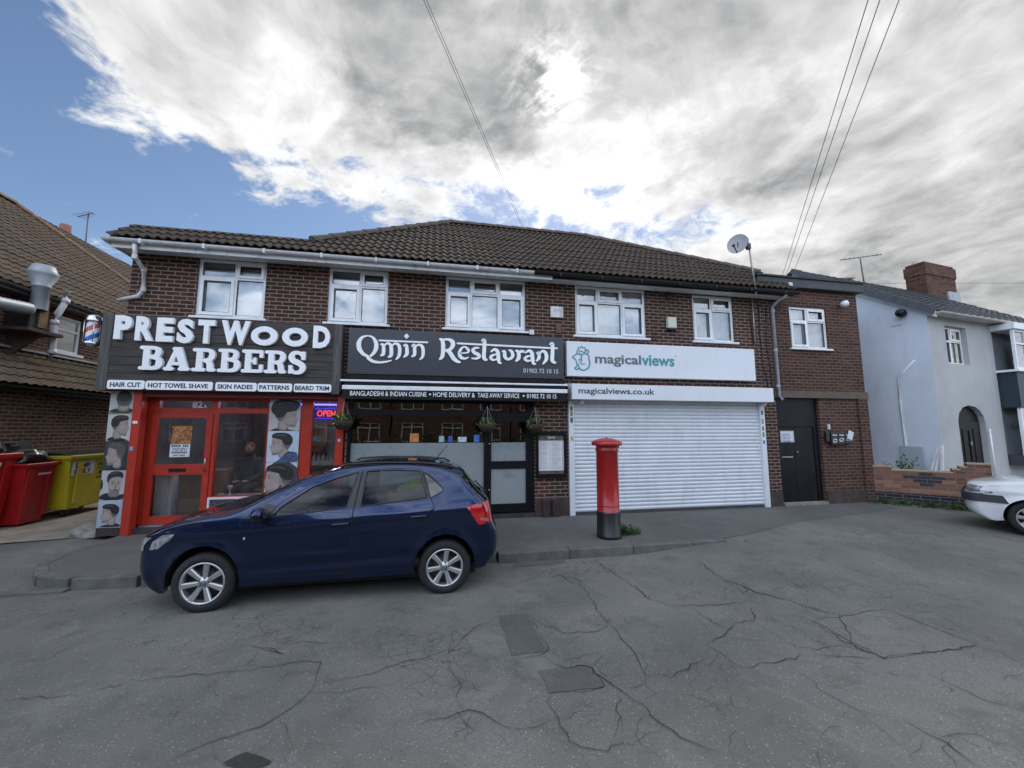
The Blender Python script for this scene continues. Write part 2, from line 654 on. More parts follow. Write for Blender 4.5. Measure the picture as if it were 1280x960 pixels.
def tiled_slope(O, U, V, ulen, vlen, wave, gauge, amp, step, clips=(), samples=8, jit=.004):
    """a roof slope of overlapping rolled tiles; O = lower left corner, U along the eave, V up the slope"""
    O, U, V = Vector(O), Vector(U).normalized(), Vector(V).normalized()
    N = U.cross(V).normalized()
    if N.z < 0:
        N = -N
    nu = int(ulen / wave * samples)
    du = ulen / nu
    rows = int(math.ceil(vlen / gauge))
    bm = bmesh.new()
    for j in range(rows):
        v0, v1 = j * gauge, min((j + 1) * gauge * 1.0 + .03, vlen)
        ring = []
        for i in range(nu + 1):
            u = i * du
            ph = (u / wave) % 1.0
            pr = amp * (0.5 + .5 * math.cos(2 * math.pi * ph)) ** 1.2
            rj = jit * math.sin(37.7 * int(u / wave) + 91.3 * j) if jit else 0
            p0 = O + U * u + V * (v0 + rj * 2)
            a = bm.verts.new(p0 + N * (pr + step - .022))
            b = bm.verts.new(p0 + N * (pr + step + rj))
            c = bm.verts.new(O + U * u + V * v1 + N * (pr + rj * .3))
            ring.append((a, b, c))
        for i in range(nu):
            A, B = ring[i], ring[i + 1]
            bm.faces.new((A[0], B[0], B[1], A[1]))
            bm.faces.new((A[1], B[1], B[2], A[2]))
    for co, no in clips:
        bmesh.ops.bisect_plane(bm, geom=bm.verts[:] + bm.edges[:] + bm.faces[:], plane_co=co, plane_no=no, clear_outer=True)
    mb = MB()
    bm.verts.index_update()
    mb.v = [tuple(v.co) for v in bm.verts]
    for f in bm.faces:
        idx = [v.index for v in f.verts]
        if f.normal.dot(N) < -.2:
            idx = idx[::-1]
        mb.face(idx)
    bm.free()
    return mb


def ridge_caps(mb, a, b, r=.11, seg=.42):
    """a line of half-round ridge tiles from a to b"""
    a, b = Vector(a), Vector(b)
    L = (b - a).length
    n = max(1, int(L / seg))
    d = (b - a).normalized()
    sx = d.cross(Vector((0, 0, 1))).normalized()
    up = sx.cross(d)
    for i in range(n):
        p, q = a + d * (i * L / n), a + d * ((i + 1) * L / n + .03)
        ring = []
        k = 7
        for P0, rr in ((p, r * 1.1), (q, r * .95)):
            ring.append([P0 + sx * (math.cos(math.pi * t / (k - 1)) * rr) + up * (math.sin(math.pi * t / (k - 1)) * rr - .04) for t in range(k)])
        o = len(mb.v)
        mb.v += [tuple(x) for x in ring[0] + ring[1]]
        for t in range(k - 1):
            mb.face((o + t, o + k + t, o + k + t + 1, o + t + 1))
        mb.face(tuple(o + t for t in range(k)))

# ------------------------------------------------------------------ shared materials
brick_front = brick_mat('dark_red_brick', (.074, .027, .019), (.050, .021, .017), (.24, .19, .155), stain=.30)
brick_annex = brick_mat('red_brown_brick', (.082, .036, .026), (.062, .028, .021), (.16, .115, .09), stain=.35, ms=.010)
brick_left = brick_mat('brown_brick', (.105, .050, .032), (.075, .036, .026), (.24, .18, .135), stain=.35)
upvc = M('white_upvc', (.78, .80, .82), .32, var=.04, dirt=.25)
white_paint = M('white_painted_board', (.70, .71, .72), .5, var=.06, dirt=.45)
soffit_w = M('soffit_white', (.62, .63, .62), .6, var=.08, dirt=.4)
gutter_w = M('gutter_white', (.62, .63, .64), .4, var=.08, dirt=.5)
black_pl = M('black_plastic', (.010, .0105, .012), .4, var=.2, spec=.3)
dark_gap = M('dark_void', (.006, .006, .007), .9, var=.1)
net = M('net_curtain', (.78, .80, .82), .9, var=.06, scale=3)
blind = M('window_blind', (.80, .80, .77), .8, var=.03, scale=2)
win_glass = glass_mat('window_glass', (.94, .97, .98), .24)
shop_glass = glass_mat('shop_glass', (.78, .82, .82), .05)
red_frame = M('red_gloss_frame', (.40, .028, .013), .35, var=.10, coat=.2, dirt=.2)
black_frame = M('black_frame', (.005, .0055, .008), .35, var=.15, spec=.3)
roof_t = tile_mat('concrete_roof_tile', (.074, .053, .041), (.042, .032, .027), (.072, .068, .046))
roof_side = M('ridge_mortar', (.095, .075, .060), .9, var=.3, scale=9, fine=.4)
lead = M('lead_grey', (.20, .21, .22), .6, var=.2)
concrete = M('weathered_concrete', (.24, .225, .20), .9, var=.25, fine=.5, bump=.3)

# ------------------------------------------------------------------ ground
KERB_Y = 5.86


def gz(x, y):
    a = smooth01(x, 2.7, 4.7) * smooth01(y, 2.6, 6.3)
    b = smooth01(-x, 4.95, 5.5) * smooth01(y, 6.1, 8.2)
    return -.128 + max(a, b) * .124


def lin(a, b, s):
    n = max(1, round((b - a) / s))
    return [a + (b - a) * i / n for i in range(n)]


gx = [-600, -300, -150, -80, -40, -25] + lin(-16, 16, .4) + [16, 25, 40, 80, 150, 300, 600]
gy = [-600, -300, -150, -80, -40, -25] + lin(-16, 18, .4) + [18, 25, 40, 80, 150, 300, 600]
mb = MB()
mb.smooth = True
mb.v = [(x, y, gz(x, y)) for y in gy for x in gx]
nx = len(gx)
for j in range(len(gy) - 1):
    for i in range(nx - 1):
        mb.face((j * nx + i, j * nx + i + 1, (j + 1) * nx + i + 1, (j + 1) * nx + i))


def asphalt(name, base, worn, chip=.5, chipcol=(.30, .29, .27), stainy=.5, bump=.5, alligator=False):
    m = bpy.data.materials.new(name)
    m.use_nodes = True
    q = G(m.node_tree)
    b = q.n['Principled BSDF']
    t = q.new('ShaderNodeTexCoord').outputs['Object']
    big = q.noise(t, .55, 6, .6)
    mid = q.noise(t, 3.2, 6, .65, .4)
    fine = q.noise(t, 70, 3, .7)
    vor = q.new('ShaderNodeTexVoronoi')
    q.put(vor.inputs['Vector'], t)
    vor.inputs['Scale'].default_value = 62
    c = q.mix(q.ss(big, .36, .62), base, worn)
    bl = q.noise(q.vm('ADD', t, (7.7, 1.3, 0)), 1.4, 7, .7, .8)
    c = q.mix(q.m('MULTIPLY', q.ss(bl, .50, .68), .45), c, tuple(x * 1.32 for x in worn))
    c = q.mix(q.m('MULTIPLY', q.ss(bl, .42, .28), .50), c, tuple(x * .55 for x in base))
    c = q.mix(q.m('MULTIPLY', q.ss(mid, .50, .74), stainy), c, tuple(x * .52 for x in base))
    c = q.mix(q.m('MULTIPLY', q.ss(fine, .42, .72), .55), c, tuple(x * .45 for x in base))
    sv = q.new('ShaderNodeSeparateColor')
    q.put(sv.inputs[0], vor.outputs['Color'])
    pick = q.m('MULTIPLY', q.ss(sv.outputs[0], .80, .95), q.ss(vor.outputs['Distance'], .45, .12))
    c = q.mix(q.m('MULTIPLY', pick, chip), c, chipcol)
    q.put(b.inputs['Base Color'], c)
    q.put(b.inputs['Roughness'], q.m('ADD', .72, q.m('MULTIPLY', big, .22)))
    b.inputs['Specular IOR Level'].default_value = .35
    bn = q.new('ShaderNodeBump')
    bn.inputs['Strength'].default_value = bump
    bn.inputs['Distance'].default_value = .006
    q.put(bn.inputs['Height'], q.m('ADD', fine, q.m('MULTIPLY', mid, .9)))
    q.l.new(bn.outputs[0], b.inputs['Normal'])
    if alligator:
        # hairline crazing in the tired areas
        wv = q.vm('ADD', t, q.vm('SCALE', q.vm('SUBTRACT', q.noise(t, 2.5, 3, .5, 0, 1), (.5, .5, .5)), .35))
        for sc_, th, k in ((2.6, .011, .85), (7.5, .028, .8)):
            v2 = q.new('ShaderNodeTexVoronoi', feature='DISTANCE_TO_EDGE')
            q.put(v2.inputs['Vector'], wv)
            v2.inputs['Scale'].default_value = sc_
            msk = q.ss(q.noise(q.vm('ADD', t, (sc_, 3.1, 0)), .75, 4, .6), .525, .67)
            ln = q.m('MULTIPLY', q.ss(v2.outputs[0], th, th * .25), q.m('MULTIPLY', msk, k))
            c = q.mix(ln, c, (.028, .027, .025))
        q.put(b.inputs['Base Color'], c)
    return m


road_m = asphalt('worn_asphalt', (.130, .130, .119), (.178, .175, .160), chip=.66, chipcol=(.40, .39, .35), alligator=True)
struct(mb.build('road', road_m))
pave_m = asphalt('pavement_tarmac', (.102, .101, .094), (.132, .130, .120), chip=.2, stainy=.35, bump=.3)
patch_m = asphalt('patch_chippings', (.150, .147, .138), (.175, .17, .16), chip=.9, chipcol=(.34, .32, .28))
patch_d = asphalt('patch_smooth', (.098, .098, .096), (.118, .117, .112), chip=.12, stainy=.2)
slab_m = M('alley_concrete', (.26, .225, .185), .9, var=.25, scale=2.5, fine=.4, bump=.2)
kerb_m = M('kerb_stone', (.115, .113, .108), .85, var=.25, scale=5, fine=.4, bump=.3)
crack_m = M('crack_dark', (.034, .033, .031), .95, var=.3, scale=30)

# pavement: a raised tarmac sheet with a rounded left end, kerb stones along its edge
edge_l = [(-4.86, 8.12), (-4.95, 7.5), (-4.97, 7.0), (-4.86, 6.5), (-4.55, 6.12), (-4.1, 5.93), (-3.4, KERB_Y + .02), (-3.0, 5.98), (-2.75, 6.35), (-2.5, 6.62)]
edge = edge_l + [(-1.0, 6.62), (.2, 6.62), (.5, 6.4), (.72, 6.0)] + [(x, KERB_Y + .02 + .015 * math.sin(x * 1.3)) for x in (0.95, 2, 3, 4, 4.6)]
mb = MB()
pts = [(x, y) for x, y in edge] + [(5.6, 6.15), (6.6, 6.55), (7.8, 6.8), (9.2, 7.05), (10.2, 7.3), (10.4, 8.02), (7.9, 8.05), (7.9, 8.3), (-1.4, 8.3), (-4.75, 8.3)]  # right end drawn out along the facade; its darker tone also holds shade there
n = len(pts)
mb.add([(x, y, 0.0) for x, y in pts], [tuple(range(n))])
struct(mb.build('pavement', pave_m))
mb = MB()
KW = .12
dist = 0
for i in range(len(edge) - 1):
    a, b = Vector((*edge[i], 0)), Vector((*edge[i + 1], 0))
    k = max(1, round((b - a).length / .9))
    for j in range(k):
        p, q_ = a.lerp(b, j / k), a.lerp(b, (j + 1) / k)
        d = (q_ - p).normalized()
        nn = Vector((d.y, -d.x, 0)) * KW
        p2, q2 = p + d * .004, q_ - d * .004
        t = .004 + random.uniform(0, .004)
        for zt in (t,):
            vs = [p2 + nn, q2 + nn, q2, p2]
            mb.add([(v.x, v.y, -.25) for v in vs] + [(v.x, v.y, zt) for v in vs],
                   [(4, 5, 6, 7), (0, 1, 5, 4), (1, 2, 6, 5), (2, 3, 7, 6), (3, 0, 4, 7)])
struct(mb.build('kerb', kerb_m, bevel=.012))
# dropped kerb strip across the alley mouth and the concrete strip by the bins
mb = MB()
for i in range(9):
    x1 = -4.12 - i * .92
    mb.box(x1 - .912, x1, 5.74, 5.88, -.3, -.10 + random.uniform(0, .006))
struct(mb.build('kerb_crossing', kerb_m, bevel=.01))
mb = MB()
pts = [(-5.25, 8.15), (-5.35, 8.0), (-6.6, 7.75), (-9.5, 7.35), (-9.5, 16), (-5.2, 16)]
mb.add([(x, y, max(gz(x, y), -.003) + .006) for x, y in pts], [tuple(range(len(pts)))])
struct(mb.build('alley_path', slab_m))


# road patches
def on_road(x, y, dzz=0.004):
    p = atZ(x, y, -.125)
    for _ in range(4):
        p = atZ(x, y, gz(p.x, p.y))
    return Vector((p.x, p.y, gz(p.x, p.y) + dzz))


def zl(*pts):                # read off a 2x enlargement whose corner is (0,680)
    return [(a / 2, 680 + b / 2) for a, b in pts]


def zr(*pts):                # read off a 2x enlargement whose corner is (640,660)
    return [(640 + a / 2, 660 + b / 2) for a, b in pts]


def wob_poly(px, mat, nm):
    mb = MB()
    P3 = [on_road(*p, .004) for p in px]
    out_ = []
    for i in range(len(P3)):
        a, b = P3[i], P3[(i + 1) % len(P3)]
        k = max(2, int((b - a).length / .12))
        for j in range(k):
            p = a.lerp(b, j / k)
            if j:
                p += Vector((random.uniform(-.012, .012), random.uniform(-.012, .012), 0))
            out_.append((p.x, p.y, gz(p.x, p.y) + .005))
    mb.poly(out_)
    return struct(mb.build(nm, mat))


wob_poly(zr((752, 233), (938, 206), (1163, 295), (930, 327)), patch_m, 'road_patch')
wob_poly([(624, 770), (660, 768), (684, 815), (640, 820)], patch_d, 'road_patch')
wob_poly(zr((66, 358), (187, 342), (228, 400), (92, 414)), patch_d, 'road_patch')
wob_poly([(640, 694), (712, 688), (706, 704), (640, 710)], patch_d, 'road_patch')

# road cracks: jagged dark ribbons lying in the tarmac
mb = MB()


def crack(px, w=.012, branch=.35, depth=0):
    P3 = [on_road(*p) for p in px] if not isinstance(px[0], Vector) else px
    line = []
    for i in range(len(P3) - 1):
        a, b = P3[i], P3[i + 1]
        k = max(1, int((b - a).length / .055))
        for j in range(k):
            p = a.lerp(b, j / k)
            line.append(p + Vector((random.uniform(-.022, .022), random.uniform(-.022, .022), 0)))
    line.append(P3[-1])
    ws = []
    ph = random.uniform(0, 6)
    for i in range(len(line)):
        e = min(1, min(i, len(line) - 1 - i) / 4 + .15)
        ws.append(w * e * (.35 + .9 * abs(math.sin(i * .23 + ph)) * random.uniform(.5, 1.3)))
    o = len(mb.v)
    for i, p in enumerate(line):
        t = (line[min(i + 1, len(line) - 1)] - line[max(i - 1, 0)])
        t.z = 0
        t.normalize()
        nn = Vector((-t.y, t.x, 0)) * ws[i]
        for q_ in (p + nn, p - nn):
            mb.v.append((q_.x, q_.y, gz(q_.x, q_.y) + .008))
    for i in range(len(line) - 1):
        mb.face((o + 2 * i, o + 2 * i + 1, o + 2 * i + 3, o + 2 * i + 2))
    if depth < 2:
        for i in range(2, len(line) - 2):
            if random.random() < branch * .16:
                a = line[i]
                t = (line[i + 1] - line[i - 1]).normalized()
                ang = random.choice((-1, 1)) * random.uniform(.5, 1.3)
                t = Vector((t.x * math.cos(ang) - t.y * math.sin(ang), t.x * math.sin(ang) + t.y * math.cos(ang), 0))
                L = random.uniform(.12, .5)
                mid = a + t * L * .5 + Vector((random.uniform(-.04, .04), random.uniform(-.04, .04), 0))
                crack([a, mid, a + t * L], w * .5, branch * .8, depth + 1)


for px, w in (
    (zr((190, 65), (240, 105), (300, 145), (350, 180), (400, 195), (450, 195), (490, 195), (560, 190), (610, 180)), .012),
    (zr((470, 85), (520, 125), (570, 145), (610, 160), (700, 185), (780, 210), (820, 220)), .016),
    (zr((440, 195), (500, 235), (545, 255)), .008),
    (zr((745, 232), (830, 221), (940, 205), (1050, 250), (1165, 295), (1050, 312), (930, 328), (830, 285), (745, 232)), .012),
    (zr((488, 290), (530, 265), (560, 240), (600, 232), (600, 200)), .014),
    (zr((488, 290), (530, 325), (578, 350), (660, 335), (740, 318)), .013),
    (zr((600, 240), (640, 260), (700, 293), (740, 318)), .009),
    (zr((700, 293), (760, 305), (830, 292), (890, 310)), .016),
    (zr((820, 220), (838, 262), (850, 290), (890, 310), (930, 328)), .018),
    (zr((750, 320), (840, 322), (930, 328)), .008),
    (zr((690, 340), (740, 380), (790, 420), (860, 455), (930, 475)), .010),
    (zr((980, 335), (1040, 365), (1100, 395), (1180, 430), (1280, 462)), .010),
    (zr((990, 485), (1040, 515), (1090, 540), (1140, 580), (1170, 600)), .017),
    (zr((1040, 515), (1100, 525), (1150, 515), (1200, 535), (1290, 560)), .013),
    (zr((1100, 530), (1085, 560), (1110, 600)), .010),
    (zr((1040, 520), (1020, 560), (990, 560), (1020, 600)), .006),
    (zr((570, 525), (600, 560), (640, 600)), .012),
    (zr((0, 145), (60, 125), (120, 120), (180, 150), (200, 180), (220, 215), (240, 250), (190, 262), (130, 262), (60, 235), (45, 215)), .010),
    (zr((100, 115), (160, 128), (185, 150)), .010),
    (zr((0, 192), (90, 186), (180, 190)), .006),
    (zr((220, 215), (270, 270), (310, 320), (340, 372), (400, 370), (450, 345), (490, 325)), .010),
    (zr((45, 220), (75, 270), (90, 310), (60, 325), (0, 325)), .007),
    (zr((60, 320), (130, 350), (190, 345), (240, 390), (290, 420), (350, 470), (400, 510), (460, 540), (520, 565)), .014),
    (zr((100, 400), (95, 440), (110, 480), (140, 530), (170, 552), (230, 555), (300, 540), (350, 520), (380, 490)), .009),
    (zr((240, 390), (310, 400), (340, 375)), .007),
    (zr((92, 416), (160, 410), (230, 400), (200, 350), (187, 342)), .010),
    (zr((0, 510), (50, 495), (100, 480)), .009),
    (zr((1165, 295), (1210, 310), (1290, 335)), .014),
    (zr((1060, 255), (1110, 268), (1165, 290)), .014),
    (zr((1210, 378), (1280, 365)), .007),
    (zr((770, 515), (800, 505), (830, 500), (800, 480)), .009),
    (zl((-40, 398), (0, 395), (100, 385), (200, 378), (240, 365)), .008),
    (zl((230, 368), (270, 358), (320, 352)), .030),
    (zl((320, 352), (350, 330), (370, 318), (430, 315)), .008),
    (zl((330, 345), (480, 330), (600, 320), (680, 305), (760, 298), (810, 295), (800, 320), (790, 350), (760, 395), (700, 430), (660, 455), (580, 480), (500, 510), (420, 550), (380, 580)), .009),
    (zl((790, 350), (850, 340), (930, 325), (1000, 300), (1060, 285), (1120, 270), (1180, 215), (1240, 185)), .009),
    (zl((600, 250), (680, 262), (710, 275), (640, 258)), .010),
    (zl((680, 252), (740, 248), (800, 245), (860, 250)), .007),
    (zl((700, 430), (725, 480), (715, 530)), .006),
    (zl((780, 370), (840, 378), (920, 360), (1020, 348)), .006),
    (zl((1020, 470), (1080, 440), (1140, 425), (1200, 420), (1240, 450), (1290, 475)), .009),
    (zl((1140, 425), (1180, 470), (1160, 480)), .010),
    (zl((1120, 270), (1120, 310), (1150, 360), (1140, 425)), .006),
    (zl((520, 510), (545, 535), (560, 555), (520, 575)), .008),
    (zl((0, 300), (120, 290), (210, 240), (300, 200)), .005),
):
    crack(px, w * .32, 1.0)
# the pothole at the bottom edge
ph = [on_road(*p, .009) for p in zl((556, 552), (590, 534), (615, 524), (650, 534), (680, 548), (660, 560), (600, 566))]
mb.poly([(p.x, p.y, gz(p.x, p.y) + .010) for p in ph])
struct(mb.build('road_cracks', crack_m))

# ------------------------------------------------------------------ window builder
def window(parent, x0, x1, z0, z1, y, cols, transom, vents, casements, back=net, wave=True, sill=True, nm='window', pleat=.35):
    """upvc window: cols = fractions of the mullions, transom = height fraction; vents/casements = columns whose top/bottom light opens"""
    fw = .055
    xs = [x0] + [x0 + (x1 - x0) * c for c in cols] + [x1]
    zt = z0 + (z1 - z0) * transom
    holes, opens = [], []
    for i in range(len(xs) - 1):
        a = xs[i] + (fw if i == 0 else fw * .45)
        b = xs[i + 1] - (fw if i == len(xs) - 2 else fw * .45)
        for (c, d, lst) in ((z0 + fw, zt - fw * .45, casements), (zt + fw * .45, z1 - fw, vents)):
            holes.append((a, b, c, d))
            if i in lst:
                opens.append((a - .012, b + .012, c - .012, d + .012))
    mb = MB()
    mb.plate(x0, x1, z0, z1, holes, y + .035, y + .10)
    for a, b, c, d in opens:
        mb.plate(a, b, c, d, [(a + .055, b - .055, c + .055, d - .055)], y + .015, y + .0348)
    fr = mb.build(nm, upvc, parent, bevel=.004)
    m2 = MB()
    m2.quad((x0 + .03, y + .07, z0 + .03), (x1 - .03, y + .07, z0 + .03), (x1 - .03, y + .07, z1 - .03), (x0 + .03, y + .07, z1 - .03))
    m2.build('pane', win_glass, fr)
    # dark rubber gasket round every light
    m4 = MB()
    for a, b, c, d in holes:
        op = any(o[0] < (a + b) / 2 < o[1] and o[2] < (c + d) / 2 < o[3] for o in opens)
        k = .043 if op else 0.
        yy = y + (.022 if op else .05)
        m4.plate(a + k, b - k, c + k, d - k, [(a + k + .008, b - k - .008, c + k + .008, d - k - .008)], yy, yy + .012)
    m4.build('gasket', black_pl, fr)
    if back is not None:
        m3 = MB()
        m3.smooth = True
        n = int((x1 - x0) / .022) if wave else 1
        yy = y + .17
        o = 0
        for k in range(n + 1):
            x = x0 + .02 + (x1 - x0 - .04) * k / n
            off = .018 * pleat * (math.sin(k * 1.9 + math.sin(k * .37) * 2)) if wave else 0
            m3.v += [(x, yy + off, z0 + .02), (x, yy + off, z1 - (.02 if wave else .15))]
        for k in range(n):
            m3.face((2 * k, 2 * k + 2, 2 * k + 3, 2 * k + 1))
        m3.build('curtain', back, fr)
    if sill:
        m5 = MB()
        m5.box(x0 - .06, x1 + .06, y - .07, y + .034, z0 - .045, z0 - .002)
        m5.build('sill', upvc, fr, bevel=.006)
    return fr


# ------------------------------------------------------------------ the shop terrace
terr = thing('shop_terrace', 'long two storey dark brick shop terrace with brown hipped tile roof above three shopfronts', 'building', (0, 8, 0))


def part(name, mb, mat, bevel=0., par=None):
    return local(terr, mb).build(name, mat, par or terr, bevel=bevel)


Y0 = 8.0
XL, XR = -5.29, 7.90
WIN = [(-4.25, -3.12, 3.77, 4.86), (-2.02, -.92, 3.77, 4.86), (.21, 1.87, 3.77, 4.86), (2.98, 4.64, 3.75, 4.86), (5.83, 6.90, 3.75, 4.84)]
OPEN = [(-4.94, -1.60, 0, 2.42), (-1.56, 2.05, 0, 2.34), (2.84, 7.44, 0, 2.55)]
mb = MB()
mb.plate(XL, XR, 0, 4.93, WIN + OPEN, Y0, Y0 + .22, back=True, rim=True)
# left flank, right flank, rear
mb.quad((XL, 15, 0), (XL, Y0 + .22, 0), (XL, Y0 + .22, 4.93), (XL, 15, 4.93))
mb.quad((XR, Y0 + .22, 0), (XR, 15, 0), (XR, 15, 4.93), (XR, Y0 + .22, 4.93))
mb.quad((XR, 15, 0), (XL, 15, 0), (XL, 15, 4.93), (XR, 15, 4.93))
part('wall', mb, brick_front)
# plinth render at the foot of the piers
for a, b, h in ((2.07, 2.82, .36), (7.46, 7.885, .32)):
    mb = MB()
    mb.box(a, b, Y0 - .03, Y0 - .002, 0, h)
    part('plinth', mb, M('dark_plinth', (.055, .040, .036), .9, var=.3, dirt=.4))

# roof: front slope (two tiled sheets), plain slopes behind
PITCH = R(38)
EZ, EY = 4.96, 7.56
sl = Vector((0, math.cos(PITCH), math.sin(PITCH)))


def rz_(y):
    return EZ + (y - EY) * math.tan(PITCH)


mb = tiled_slope((-5.40, EY, EZ), (1, 0, 0), sl, 3.0, (8.16 - EY) / math.cos(PITCH), .15, .30, .036, .030)
m2 = tiled_slope((-2.40, EY, EZ), (1, 0, 0), sl, 10.8, (10.76 - EY) / math.cos(PITCH), .15, .30, .036, .030,
                 clips=[((-2.4, 8.2, 0), Vector((-2.56, 2.75, 0)).normalized()), ((4.31, 10.72, 0), Vector((2.3, 4.39, 0)).normalized()), ((8.28, 0, 0), (1, 0, 0))])
mb.add(m2.v, m2.f)
rf = part('roof', mb, roof_t)
mb = MB()
zr_ = rz_(10.76) - .02
mb.poly([(.35, 10.76, zr_), (4.3, 10.76, zr_), (7.6, 14.6, 4.9), (-2.9, 14.6, 4.9)][::-1])
mb.poly([(-2.45, 8.2, rz_(8.2) - .05), (.35, 10.76, zr_), (-2.9, 14.6, 4.9)])
mb.poly([(4.3, 10.76, zr_), (8.28, 8.55, rz_(8.5) - .05), (7.6, 14.6, 4.9)])
mb.poly([(8.28, EY + .05, EZ), (8.28, 8.55, EZ), (8.28, 8.55, rz_(8.5) - .06)])
mb.poly([(-5.40, EY + .05, EZ - .02), (-5.40, 8.16, rz_(8.16) - .04), (-5.40, 8.16, EZ - .02)][::-1])
mb.poly([(-5.40, 8.16, rz_(8.16) - .03), (-2.4, 8.16, rz_(8.16) - .03), (-2.4, 14.6, 5.2), (-5.40, 14.6, 5.2)])
mb.poly([(-5.40, 8.16, EZ - .02), (-5.40, 8.16, rz_(8.16) - .04), (-5.40, 14.6, 5.2), (-5.40, 14.6, EZ - .02)][::-1])
local(terr, mb).build('back_slope', roof_side, rf)
mb = MB()
ridge_caps(mb, (-2.42, 8.16, rz_(8.16) + .03), (.35, 10.76, rz_(10.76) + .04))
ridge_caps(mb, (.35, 10.76, rz_(10.76) + .03), (4.31, 10.74, rz_(10.74) + .03))
ridge_caps(mb, (4.31, 10.74, rz_(10.74) + .03), (8.3, 8.64, rz_(8.64) + .03))
ridge_caps(mb, (-5.42, 8.17, rz_(8.17) + .01), (-2.45, 8.17, rz_(8.17) + .01), r=.06)
local(terr, mb).build('ridge_tile', roof_side, rf)
# verge mortar at the left end
mb = MB()
mb.box(XL - .12, XL - .104, EY + .03, 8.16, 0, .001)
# soffit, fascia, gutters
mb = MB()
mb.box(-5.38, 8.25, 7.66, Y0 - .002, 4.86, 4.89)
mb.box(-5.38, XL - .002, Y0, 14.6, 4.86, 4.89)
part('soffit', mb, soffit_w)
mb = MB()
mb.add([(-5.39, EY + .03, EZ - .035), (8.26, EY + .03, EZ - .035), (8.26, EY + .55, rz_(EY + .55) - .03), (-5.39, EY + .55, rz_(EY + .55) - .03), (-5.39, EY + .03, EZ + .012), (8.26, EY + .03, EZ + .012)], [(0, 1, 5, 4), (4, 5, 2, 3)])
local(terr, mb).build('roof_underlay', M('felt_underlay', (.03, .028, .026), .9), rf)
mb = MB()
mb.box(-5.39, 2.36, 7.635, 7.658, 4.80, 4.955)
mb.box(-5.395, -5.382, 7.66, 14.5, 4.82, 4.94)
part('fascia', mb, white_paint)
mb = MB()
mb.box(2.362, 8.25, 7.635, 7.658, 4.83, 4.955)
part('fascia', mb, M('black_stained_board', (.02, .019, .018), .6, var=.3))


def gutter(mb, a, b, r=.056):
    a, b = Vector(a), Vector(b)
    d = (b - a).normalized()
    sx = d.cross(Vector((0, 0, 1))).normalized()
    k = 9
    for rr, flip in ((r, False), (r - .006, True)):
        o = len(mb.v)
        for P0 in (a, b):
            for t in range(k):
                an = math.pi + math.pi * t / (k - 1)
                p = P0 + sx * (math.cos(an) * rr) + Vector((0, 0, math.sin(an) * rr))
                mb.v.append(tuple(p))
        mb.smooth = True
        for t in range(k - 1):
            f = (o + t, o + t + 1, o + k + t + 1, o + k + t)
            mb.face(f[::-1] if flip else f)
        mb.smooth = False
    for P0 in (a, b):
        o = len(mb.v)
        mb.v += [tuple(P0 + sx * (math.cos(math.pi + math.pi * t / (k - 1)) * r) + Vector((0, 0, math.sin(math.pi + math.pi * t / (k - 1)) * r))) for t in range(k)]
        mb.face(tuple(o + t for t in range(k)))


mb = MB()
gutter(mb, (-5.46, 7.572, 4.93), (1.95, 7.572, 4.915))
for x in (-4.9, -3.95, -3.0, -2.05, -1.1, -.15, .8, 1.6):
    mb.box(x - .018, x + .018, 7.508, 7.636, 4.855, 4.935)
gutter(mb, (-5.45, 7.6, 4.93), (-5.45, 14.4, 4.91))
part('gutter', mb, gutter_w)
mb = MB()
gutter(mb, (1.96, 7.572, 4.915), (8.3, 7.572, 4.90))
for i in range(7):
    mb.box(2.5 + i * .9 - .018, 2.5 + i * .9 + .018, 7.508, 7.636, 4.85, 4.92)
part('gutter', mb, black_pl)
# swan-neck downpipe at the left corner
mb = MB()
A = [(168.5, 305), (168.5, 321), (180, 337), (179, 362), (173, 370), (151, 374)]
dp = [atY(*A[0], 7.58), atY(*A[1], 7.62), atY(*A[2], 7.93), atY(*A[3], 7.93), atY(*A[4], 7.93), Vector((-5.42, 7.97, atY(*A[5], 7.9).z))]
mb.tube(dp, .034, 10)
for p in (dp[1], dp[2], dp[3]):
    mb.lathe([(.041, -.04), (.041, .04)], p, n=12)
part('downpipe', mb, gutter_w)
mb = MB()
p0, p1 = atY(961.5, 370, 7.86), atY(972, 497, 7.93)
mb.tube([(8.02, 7.6, 4.86), (7.97, 7.75, 4.78), (7.93, 7.93, 4.66), (7.93, 7.93, 2.52), (7.96, 7.86, 2.42)], .036, 10)
for z in (4.55, 3.6, 2.75):
    mb.lathe([(.045, -.03), (.045, .03)], (7.93, 7.93, z), n=12)
part('downpipe', mb, M('grey_pipe', (.36, .38, .41), .45, var=.12, dirt=.3))

for (x0, x1, z0, z1), cols, vents, cas, bk in zip(WIN, ([.54], [.53], [.31, .66], [.31, .66], [.47]), ([1], [1], [1], [1], [1]), ([0], [0], [0, 2], [0, 2], [0]), (blind, blind, blind, net, net)):
    f = window(None, x0, x1, z0, z1, Y0, cols, .69, vents, cas, bk, wave=bk is net, pleat=.6)
    f.parent = terr
    f.matrix_parent_inverse = Matrix.Translation((0, -8, 0))
# white head boards above the window frames, up to the soffit
mb = MB()
for x0, x1, z0, z1 in WIN:
    mb.box(x0, x1, Y0 + .03, Y0 + .06, z1 + .001, 4.925)
# ---- interiors (dark rooms behind the shopfronts)
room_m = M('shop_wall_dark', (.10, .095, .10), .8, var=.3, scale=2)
floor_m = M('shop_floor', (.09, .075, .06), .5, var=.2)


